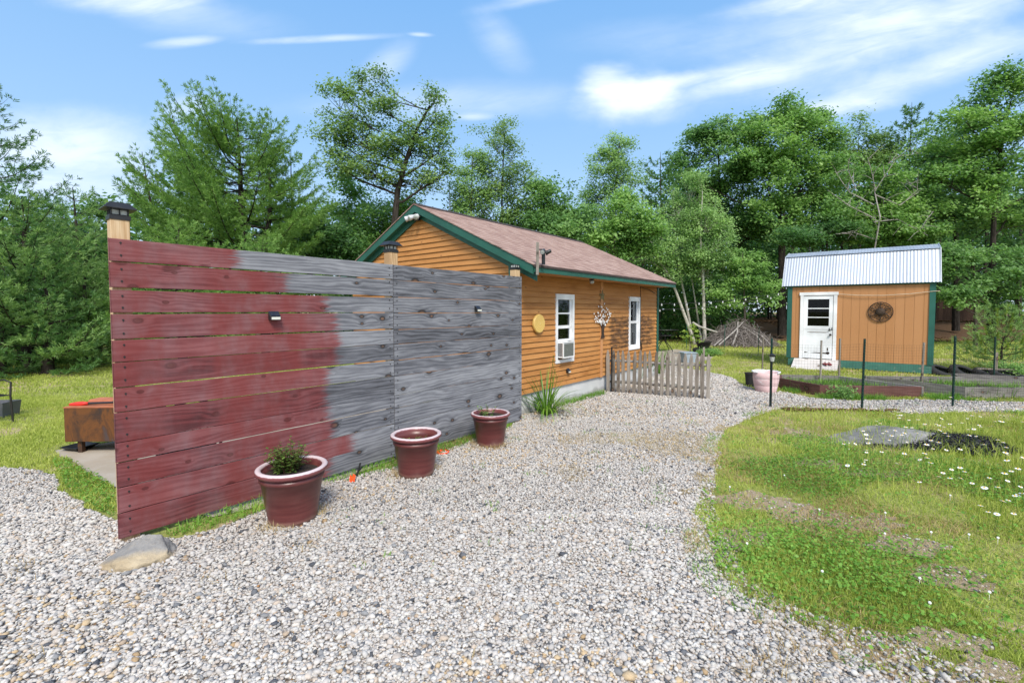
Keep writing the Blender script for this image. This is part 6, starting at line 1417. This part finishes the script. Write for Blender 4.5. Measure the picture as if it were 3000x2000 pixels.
# centre
broadleaf('deciduous_tree', 'tall airy broadleaf tree with forked leaning trunk above the house gable', BG, 21, [(990, 300, 60, 60), (1060, 250, 36, 48), (1110, 300, 56, 62), (1030, 390, 84, 56), (980, 400, 44, 36), (1130, 400, 70, 56), (1210, 420, 70, 60), (1275, 330, 42, 56), (1285, 430, 40, 70), (1060, 480, 90, 46), (1180, 510, 90, 50), (1290, 510, 46, 40), (980, 470, 40, 36), (1110, 225, 18, 26), (1282, 275, 16, 26)], [(1150, 1000), (1152, 780), (1155, 660), (1165, 560), (1190, 470), (1220, 380), (1260, 310)], M['l_olive'], M['bark_dark'], 14, 330, 52, .32, .14, .20, 20, .3, twig_frac=.6, clump=3, thick=.8)
mb_tree = broadleaf('deciduous_tree', 'bright bushy broadleaf tree low behind the house gable', BG, 24, [(985, 590, 62, 60), (1040, 640, 90, 70), (1130, 650, 110, 60), (1220, 650, 70, 60), (950, 690, 70, 60), (1050, 740, 100, 60), (1000, 520, 46, 36), (1230, 600, 60, 40)], [(1080, 1010), (1080, 820), (1070, 650)], M['l_lime'], M['bark'], 15, 280, 70, .38, .17, .16)
broadleaf('deciduous_tree', 'dark broadleaf tree low behind the fence, left of the gable', BG, 22, [(930, 700, 60, 50), (1000, 730, 80, 60), (890, 760, 80, 60), (960, 650, 50, 40)], [(950, 1020), (950, 850), (950, 700)], M['l_dark'], M['bark'], 16, 170, 70, .36, .16)
broadleaf('deciduous_tree', 'slender airy tree with fine top left of centre above the roof', BG, 23, [(1480, 375, 22, 42), (1455, 430, 52, 46), (1500, 460, 42, 36), (1420, 480, 40, 40), (1460, 540, 80, 44), (1530, 500, 30, 22), (1520, 560, 44, 40)], [(1470, 1010), (1472, 760), (1470, 560), (1478, 390)], M['l_olive'], M['bark'], 17, 170, 46, .30, .12, .09, 12, .3, twig_frac=.7, clump=3, thick=.7)
broadleaf('deciduous_tree', 'slender tree with drooping sprays directly over the roof ridge', BG, 22.3, [(1385, 470, 36, 50), (1350, 500, 26, 30), (1375, 560, 56, 50), (1360, 640, 50, 46), (1420, 600, 50, 46)], [(1385, 1010), (1383, 760), (1380, 600), (1386, 450)], M['l_birch'], M['bark'], 18, 140, 46, .30, .12, .08, 10, .3, twig_frac=.7, clump=3, thick=.7)
broadleaf('deciduous_tree', 'mid-green bushy tree behind the roof ridge', BG, 24, [(1330, 680, 70, 60), (1440, 680, 110, 60), (1520, 640, 80, 60), (1400, 640, 60, 50), (1290, 730, 80, 50)], [(1430, 1010), (1430, 850), (1430, 680)], M['l_olive'], M['bark'], 19, 230, 70, .36, .16)
broadleaf('deciduous_tree', 'rounded dark maple standing over the middle of the roof', BG, 22.5, [(1612, 550, 32, 36), (1640, 610, 70, 50), (1590, 640, 60, 46), (1690, 640, 60, 50), (1640, 690, 110, 50), (1580, 560, 26, 20)], [(1640, 1010), (1640, 820), (1630, 620)], M['l_maple'], M['bark'], 20, 240, 72, .34, .155)
broadleaf('deciduous_tree', 'tall aspen with small dark leaves and pointed top right of centre', BG, 25, [(1822, 420, 30, 34), (1800, 440, 40, 42), (1840, 470, 36, 46), (1770, 490, 46, 44), (1820, 520, 66, 44), (1760, 560, 60, 44), (1730, 510, 22, 26), (1845, 560, 40, 44), (1790, 610, 80, 46)], [(1800, 1000), (1800, 800), (1800, 600), (1815, 420)], M['l_birch'], M['bark'], 21, 260, 48, .30, .125, .11, 10, .3, twig_frac=.6, clump=3, thick=.9)
broadleaf('deciduous_tree', 'yellow-green bushy tree beside the right roof end', BG, 21, [(1835, 600, 40, 46), (1860, 660, 54, 56), (1815, 680, 50, 46), (1880, 720, 50, 44), (1790, 720, 50, 40)], [(1850, 1000), (1850, 850), (1845, 650)], M['l_lime'], M['bark'], 22, 170, 70, .33, .15)
pine('pine_tree', 'narrow spire pine between the aspen and the big maples', PG, 27, 1938, 445, 1.9, 3.5, 23, M['needle_dark'], 46, up0=.3, up1=.9, tuft=12, ndl=.2, nwid=.016, step=.2, gap=.15, bark_m='bark')
# birches
def birch(label, Y, trunk, lobes, seed, r0=.07, n_tips=150, base_z=0):
    return broadleaf('birch_tree', label, 'white-barked birches by the brush pile', Y, lobes, trunk, M['l_birch'], M['birch'], seed, n_tips, 46, .26, .115, r0, 6, .45, twig_frac=.6, base_z=base_z, clump=4, thick=.8)
birch('white birch leaning left over the roof end, longest leaning trunk', 24, [(2040, 948), (1968, 820), (1925, 755), (1892, 700)], [(1900, 690, 50, 46), (1945, 735, 60, 46), (1880, 740, 44, 40), (1940, 800, 44, 36)], 24, .075, 130)
birch('second white birch leaning left, splitting off near the same foot', 24.3, [(2036, 942), (1992, 800), (1978, 700), (1985, 640)], [(1985, 620, 44, 50), (2000, 700, 50, 46), (2030, 760, 50, 40), (1975, 770, 40, 36)], 25, .06, 130)
birch('thin birch stem leaning slightly left of the upright birch', 24.6, [(2058, 950), (2032, 850), (2018, 760), (2010, 660)], [(2020, 560, 44, 50), (2030, 640, 56, 46), (2050, 600, 40, 36)], 26, .045, 110)
birch('upright white birch with hanging leafy sprays left of the brush pile', 23.5, [(2066, 952), (2060, 820), (2052, 700), (2058, 560)], [(2052, 520, 30, 40), (2066, 650, 64, 46), (2090, 720, 56, 50), (2040, 740, 56, 46), (2070, 800, 66, 46), (2100, 640, 40, 40)], 27, .08, 220)
b = MB(); pts = [D(2030, 945, 24) , D(2050, 957, 23.6), D(2078, 966, 23), D(2102, 973, 22.6)]; b.tube(pts, [.06, .055, .045, .03], 7); tag(b.build('fallen_birch_trunk', M['birch']), 'pale fallen birch trunk slanting down left of the brush pile', 'log')
# right: the wood edge
broadleaf('maple_tree', 'big dark maple, left half of the tall crown mass behind the shed', BG, 29, [(2040, 420, 50, 46), (2090, 395, 60, 46), (2150, 375, 60, 40), (2010, 490, 50, 56), (2090, 490, 80, 70), (2170, 470, 70, 70), (2040, 580, 70, 60), (2130, 590, 100, 70), (2100, 690, 90, 60), (2190, 680, 80, 60)], [(2120, 985), (2118, 820), (2110, 650), (2105, 450)], M['l_maple'], M['bark_dark'], 28, 420, 84, .42, .19, .2, 14, .35, base_z=.4)
broadleaf('maple_tree', 'big lighter maple, right half of the tall crown mass behind the shed', BG, 27.5, [(2200, 380, 60, 44), (2290, 345, 60, 40), (2350, 360, 66, 40), (2415, 380, 44, 44), (2180, 460, 70, 60), (2270, 430, 90, 66), (2370, 440, 90, 60), (2430, 470, 50, 50), (2230, 540, 90, 70), (2340, 540, 110, 70), (2420, 560, 60, 50), (2280, 640, 100, 60), (2380, 640, 90, 60), (2320, 320, 16, 22), (2060, 820 - 280, 1, 1)], [(2290, 980), (2288, 820), (2285, 620), (2300, 420)], M['l_lime'], M['bark_dark'], 29, 460, 84, .42, .185, .2, 14, .35, base_z=.4)
broadleaf('understory_tree', 'low bright-leaved tree with layered sprays left of the shed', BG, 23.5, [(2150, 800, 60, 30), (2200, 790, 60, 34), (2235, 840, 40, 26), (2150, 860, 50, 30), (2180, 740, 60, 26), (2120, 900, 36, 20), (2240, 880, 30, 20)], [(2185, 960), (2180, 860), (2175, 740)], M['l_lime'], M['bark'], 30, 150, 56, .32, .13, .06, 6, .2, flat=.3)
broadleaf('understory_tree', 'low broadleaf tree spreading over the shed roof ridge', BG, 24, [(2350, 690, 60, 34), (2420, 680, 60, 30), (2300, 700, 40, 26), (2480, 700, 50, 26)], [(2380, 985), (2380, 850), (2370, 700)], M['l_dark'], M['bark'], 31, 130, 60, .32, .14, .07, 6, .3, flat=.35, base_z=.1)
broadleaf('deciduous_tree', 'bushy light-green tree rising behind the middle of the shed roof', BG, 24.5, [(2570, 530, 60, 36), (2540, 590, 90, 40), (2630, 600, 90, 44), (2500, 650, 80, 40), (2590, 660, 100, 40), (2690, 650, 80, 40), (2650, 540, 44, 30), (2450, 620, 40, 30), (2640, 700, 100, 36)], [(2580, 985), (2580, 830), (2575, 600)], M['l_lime'], M['bark'], 32, 330, 76, .36, .16, .13, 12, .3, base_z=.2, flat=.4)
broadleaf('deciduous_tree', 'dull green tree with a thin top behind the bushy tree at the shed', BG, 31, [(2500, 430, 60, 46), (2520, 370, 20, 30), (2480, 500, 60, 50), (2560, 480, 60, 50), (2590, 430, 40, 36)], [(2520, 980), (2520, 800), (2515, 420)], M['l_olive'], M['bark'], 33, 260, 60, .42, .18, .14, base_z=.7)
pine('pine_tree', 'ragged dark pine top between the shed trees and the right maple', PG, 30, 2672, 300, 2.8, 4.5, 34, M['needle_dark'], 54, lead=(.3, 0), up0=.25, up1=.8, tuft=12, ndl=.22, nwid=.018, step=.22, gap=.1)
broadleaf('maple_tree', 'largest maple filling the upper right corner', BG, 24, [(2990, 215, 60, 50), (2930, 250, 56, 44), (2870, 300, 56, 44), (2960, 320, 90, 60), (2810, 350, 56, 44), (2880, 390, 84, 54), (2980, 420, 84, 60), (2790, 440, 60, 48), (2860, 480, 84, 54), (2960, 520, 90, 56), (2770, 520, 54, 44), (2850, 570, 90, 50), (2980, 620, 80, 60), (3060, 300, 80, 80), (3090, 480, 80, 90)], [(2905, 985), (2905, 820), (2912, 640), (2930, 450), (2960, 300)], M['l_lime'], M['bark_dark'], 35, 470, 78, .40, .175, .17, 20, .3, base_z=.1)
broadleaf('maple_tree', 'darker maple behind the largest one on the right', BG, 29, [(2760, 420, 70, 60), (2720, 500, 70, 60), (2790, 560, 90, 60), (2900, 640, 110, 70), (2740, 600, 70, 50), (3020, 700, 90, 70)], [(2800, 985), (2800, 820), (2795, 550)], M['l_maple'], M['bark_dark'], 36, 300, 78, .42, .19, .17, base_z=.6)
broadleaf('understory_tree', 'shady low tree with hanging branches right of the shed', BG, 22.5, [(2790, 720, 60, 36), (2860, 770, 70, 36), (2780, 800, 50, 30), (2930, 830, 80, 36), (2850, 850, 60, 28), (2990, 770, 60, 50), (2960, 890, 50, 26), (2770, 870, 40, 20)], [(2860, 975), (2858, 860), (2850, 720)], M['l_maple'], M['bark'], 37, 230, 60, .34, .145, .08, 8, .25, flat=.35)
# bare dead tree behind the shed
rg = random.Random(8); dt = thing('dead_tree', 'bare grey dead tree with branches spread above the shed roof', 'dead tree', (D(2560, 985, 23.2).x, 23.2, 0)); mb = MB()
bx = dt.location.x
def L3(px, py, dy_=0): p = D(px, py, 23.2); return Vector((p.x - bx, dy_, p.z))
for pts, r_ in (([(2560, 985), (2562, 800), (2560, 640), (2565, 560), (2600, 480)], .045), ([(2560, 600), (2500, 560), (2470, 540), (2450, 500)], .03), ([(2562, 640), (2480, 605), (2420, 560)], .03), ([(2565, 560), (2530, 500), (2520, 470)], .022), ([(2562, 570), (2640, 600), (2700, 560)], .03), ([(2560, 650), (2640, 640), (2720, 690)], .028), ([(2510, 560), (2490, 500), (2470, 470)], .02), ([(2640, 600), (2670, 560), (2660, 520)], .018), ([(2560, 700), (2500, 680), (2430, 690)], .024), ([(2690, 680), (2700, 640), (2730, 620)], .016), ([(2600, 480), (2630, 460), (2680, 455)], .016)):
    P_ = [L3(x, y, rg.uniform(-.5, .3) * (i > 0)) for i, (x, y) in enumerate(pts)]; P_[0].y = 0; mb.tube(P_, [r_ * (1 - .7 * i / (len(P_) - 1)) for i in range(len(P_))], 6, caps=False)
    for k in range(9):
        i = rg.randrange(len(P_) - 1); a = P_[i].lerp(P_[i + 1], rg.random())
        if a.z > 3.5: c = a + Vector((rg.gauss(0, .4), rg.gauss(0, .3), rg.gauss(.15, .3))); mb.tube([a, (a + c) / 2 + Vector((0, 0, .05)), c], [.012, .009, .004], 4, caps=False)
mb.build('bare_branches', M['dead_wood'], dt)
b = MB(); q0 = D(1322, 575, 22); b.tube([(q0.x, 22, 0), (q0.x + .02, 22, 4), (q0.x - .1, 22, D(1310, 535, 22).z)], [.06, .045, .015], 6); tag(b.build('dead_snag', M['dead_wood']), 'thin bare dead stem poking up behind the gable right of the airy tree', 'dead tree')
# young bright pine by the tyre bed, sapling, shrubs
yp_root = pine('young_pine', 'bright yellow-green young pine standing right of the shed', None, 13.5, 2944, 925, .95, .1, 40, M['needle_soft'], 46, up0=.25, up1=1.2, tuft=12, ndl=.10, nwid=.006, r0=.035)
r = np.random.default_rng(23); yb = yp_root.location; Pn, Dn = [], []; ztop = D(2944, 915, 13.5).z
for i in range(30):
    tq = 1 - (i / 30) ** .7; rad_ = .85 * (1 - tq) + .03; az = i * 2.399; zz = .35 + (ztop - .45) * tq; L = r.uniform(.2, .34) * (1.25 if tq > .7 else 1); o = np.array([rad_ * math.cos(az), rad_ * math.sin(az), zz]); dd = np.array([.18 * math.cos(az), .18 * math.sin(az), 1.0]); dd /= np.linalg.norm(dd)
    for k in range(12): Pn.append(o + dd * L * k / 12); Dn.append(dd)
Pn, Dn = np.array(Pn), np.array(Dn); m_ = len(Pn) * 9; dirs = np.repeat(Dn, 9, 0) * .75 + r.normal(0, .5, (m_, 3)); dirs /= np.linalg.norm(dirs, axis=1, keepdims=True); o = np.repeat(Pn, 9, 0); sd_ = np.cross(dirs, r.normal(0, 1, (m_, 3))); sd_ /= np.linalg.norm(sd_, axis=1, keepdims=True)
Vq = np.stack([o - sd_ * .005, o + sd_ * .005, o + dirs * .05 + sd_ * .004, o + dirs * .06, o + dirs * .05 - sd_ * .004], 1).reshape(-1, 3); mesh_np('new_shoots', Vq, np.arange(m_ * 5).reshape(-1, 5), M['needle_lime'], yp_root, {'rnd': ('FLOAT', np.repeat(r.random(m_), 5))})
sap = thing('sapling', 'thin yellow-green sapling tied to a stake behind the pickets', 'sapling', G(2023, 1040))
zt = D(2023, 952, sap.location.y).z; b = MB(); b.tube([(0, 0, 0), (.02, 0, zt * .55), (.10, 0, zt)], [.012, .009, .004], 5); b.build('stem', M['bark'], sap); b = MB(); b.box(-.03, -.005, .02, .04, 0, zt * .78); b.build('tie_stake', M['grey_wood_v'], sap)
r = np.random.default_rng(5); tips = np.array([(.11, 0, zt), (.02, 0, zt * .9), (-.22, .05, zt * .78), (.22, -.05, zt * .80), (.28, .05, zt * .62), (-.30, 0, zt * .60), (.12, .1, zt * .66), (-.12, -.1, zt * .62), (.34, 0, zt * .48), (-.18, .1, zt * .46), (.05, 0, zt * .5)]); v, f, rn = tip_leaves(tips, 34, .075, .085, r, .5); mesh_np('leaves', v, f, M['needle_lime'], sap, {'rnd': ('FLOAT', rn)})
def shrub(label, px, py, w_, h_, mat, seed, n=120, size=.07, name='shrub'):
    r = np.random.default_rng(seed); p = G(px, py); root = thing(name, label, 'shrub', p); d = r.normal(0, 1, (n, 3)); d /= np.linalg.norm(d, axis=1, keepdims=True); tips = d * np.array([w_, w_ * .7, h_ * .5]) * (r.random((n, 1)) ** .5) + np.array([0, 0, h_ * .5]); tips[:, 2] = np.maximum(tips[:, 2], .05)
    v, f, rn = tip_leaves(tips, 26, .09, size, r, .7); mesh_np('foliage', v, f, mat, root, {'rnd': ('FLOAT', rn)}); b = MB()
    for k in range(9): b.tube([(0, 0, 0), tuple(tips[k] * .5 + np.array([0, 0, .05])), tuple(tips[k])], [.012, .008, .003], 4)
    b.build('stems', M['bark'], root); return root
shrub('low leafy shrub under the small dark pines, at the left picture edge', 20, 1068, 1.1, .5, M['l_birch'], 1); shrub('low leafy shrub at the lawn edge left of the fence, centre of its row', 130, 1066, .9, .45, M['l_lime'], 2); shrub('low shrub at the lawn edge nearest the red fence end', 215, 1056, .7, .4, M['l_birch'], 3)
shrub('green weeds round the flat tyre', 2075, 1043, .5, .28, M['l_lime'], 4, 70, .06); shrub('leafy weeds in the tyre bed by the wooden cross', 2965, 1105, .55, .4, M['l_lime'], 5, 80, .06); shrub('small green weed at the front of the red-brown bed', 2468, 1168, .14, .22, M['l_lime'], 6, 22, .05)
shrub('soft low fir seedlings behind the bar table', 1985, 985, 1.5, 1.3, M['needle_soft'], 7, 220, .09); shrub('low fir seedling left of the brush pile', 2075, 985, .8, .7, M['needle_soft'], 8, 110, .08)

# ------------------------------------------------------------------ the wood behind everything: one mass
r = np.random.default_rng(99); Cs, Ss = [], []
def mass(n, x0, x1, y0, y1, zlo, zhi, size, dens=1):
    x = r.uniform(x0, x1, n); y = r.uniform(y0, y1, n); top = zhi * (.72 + .5 * vnoise(np.stack([x, y], 1), .22, 7)); z = zlo + (top - zlo) * r.random(n) ** .8; P = np.stack([x, y, z], 1)
    ok = vnoise(np.stack([x + z * .7, y * .6 + z], 1), .45, 3) > .30; Cs.append(P[ok]); Ss.append(np.full(ok.sum(), size))
mass(52000, -48, -14, 23, 40, .3, 8.0, .34); mass(52000, -16, 14, 30, 44, .3, 8.5, .36); mass(60000, 12, 60, 33, 48, 2.6, 12.5, .40); mass(42000, 8, 62, 46, 58, 0, 11, .5); mass(16000, -44, -14, 18, 24, .0, 3.0, .2); mass(14000, 5, 14, 26, 31, .0, 4.5, .22)
mass(12000, 38, 54, 8, 34, .2, 10, .4); mass(9000, -36, -25, 3, 20, .2, 8, .34)
Cn = np.concatenate(Cs); sz = np.concatenate(Ss); v, f = leaf_cards(Cn, sz, r, .4, .6); wood_o = tag(mesh_np('background_wood', v, f, M['l_dark'], None, {'rnd': ('FLOAT', np.repeat(np.clip(r.random(len(Cn)), 0, 1), 4))}), 'dense green wood closing the view behind the separate trees', 'wood', kind='stuff')
mb = MB(); rg = random.Random(6)
for i in range(150):
    x = rg.uniform(6, 56) if i < 110 else rg.uniform(-40, 6); y = rg.uniform(30.5, 46); rr = rg.uniform(.05, .16); z0 = .4 if x > 8 else 0; lx = rg.gauss(0, .35); mb.tube([(x, y, z0 - .3), (x + lx * .5, y, 4.5), (x + lx, y, 9.5)], [rr, rr * .8, rr * .45], 6, caps=False)
tag(mb.build('background_trunks', M['bark_dark']), 'thin dark trunks standing in the shaded wood behind', 'tree trunks', kind='stuff')
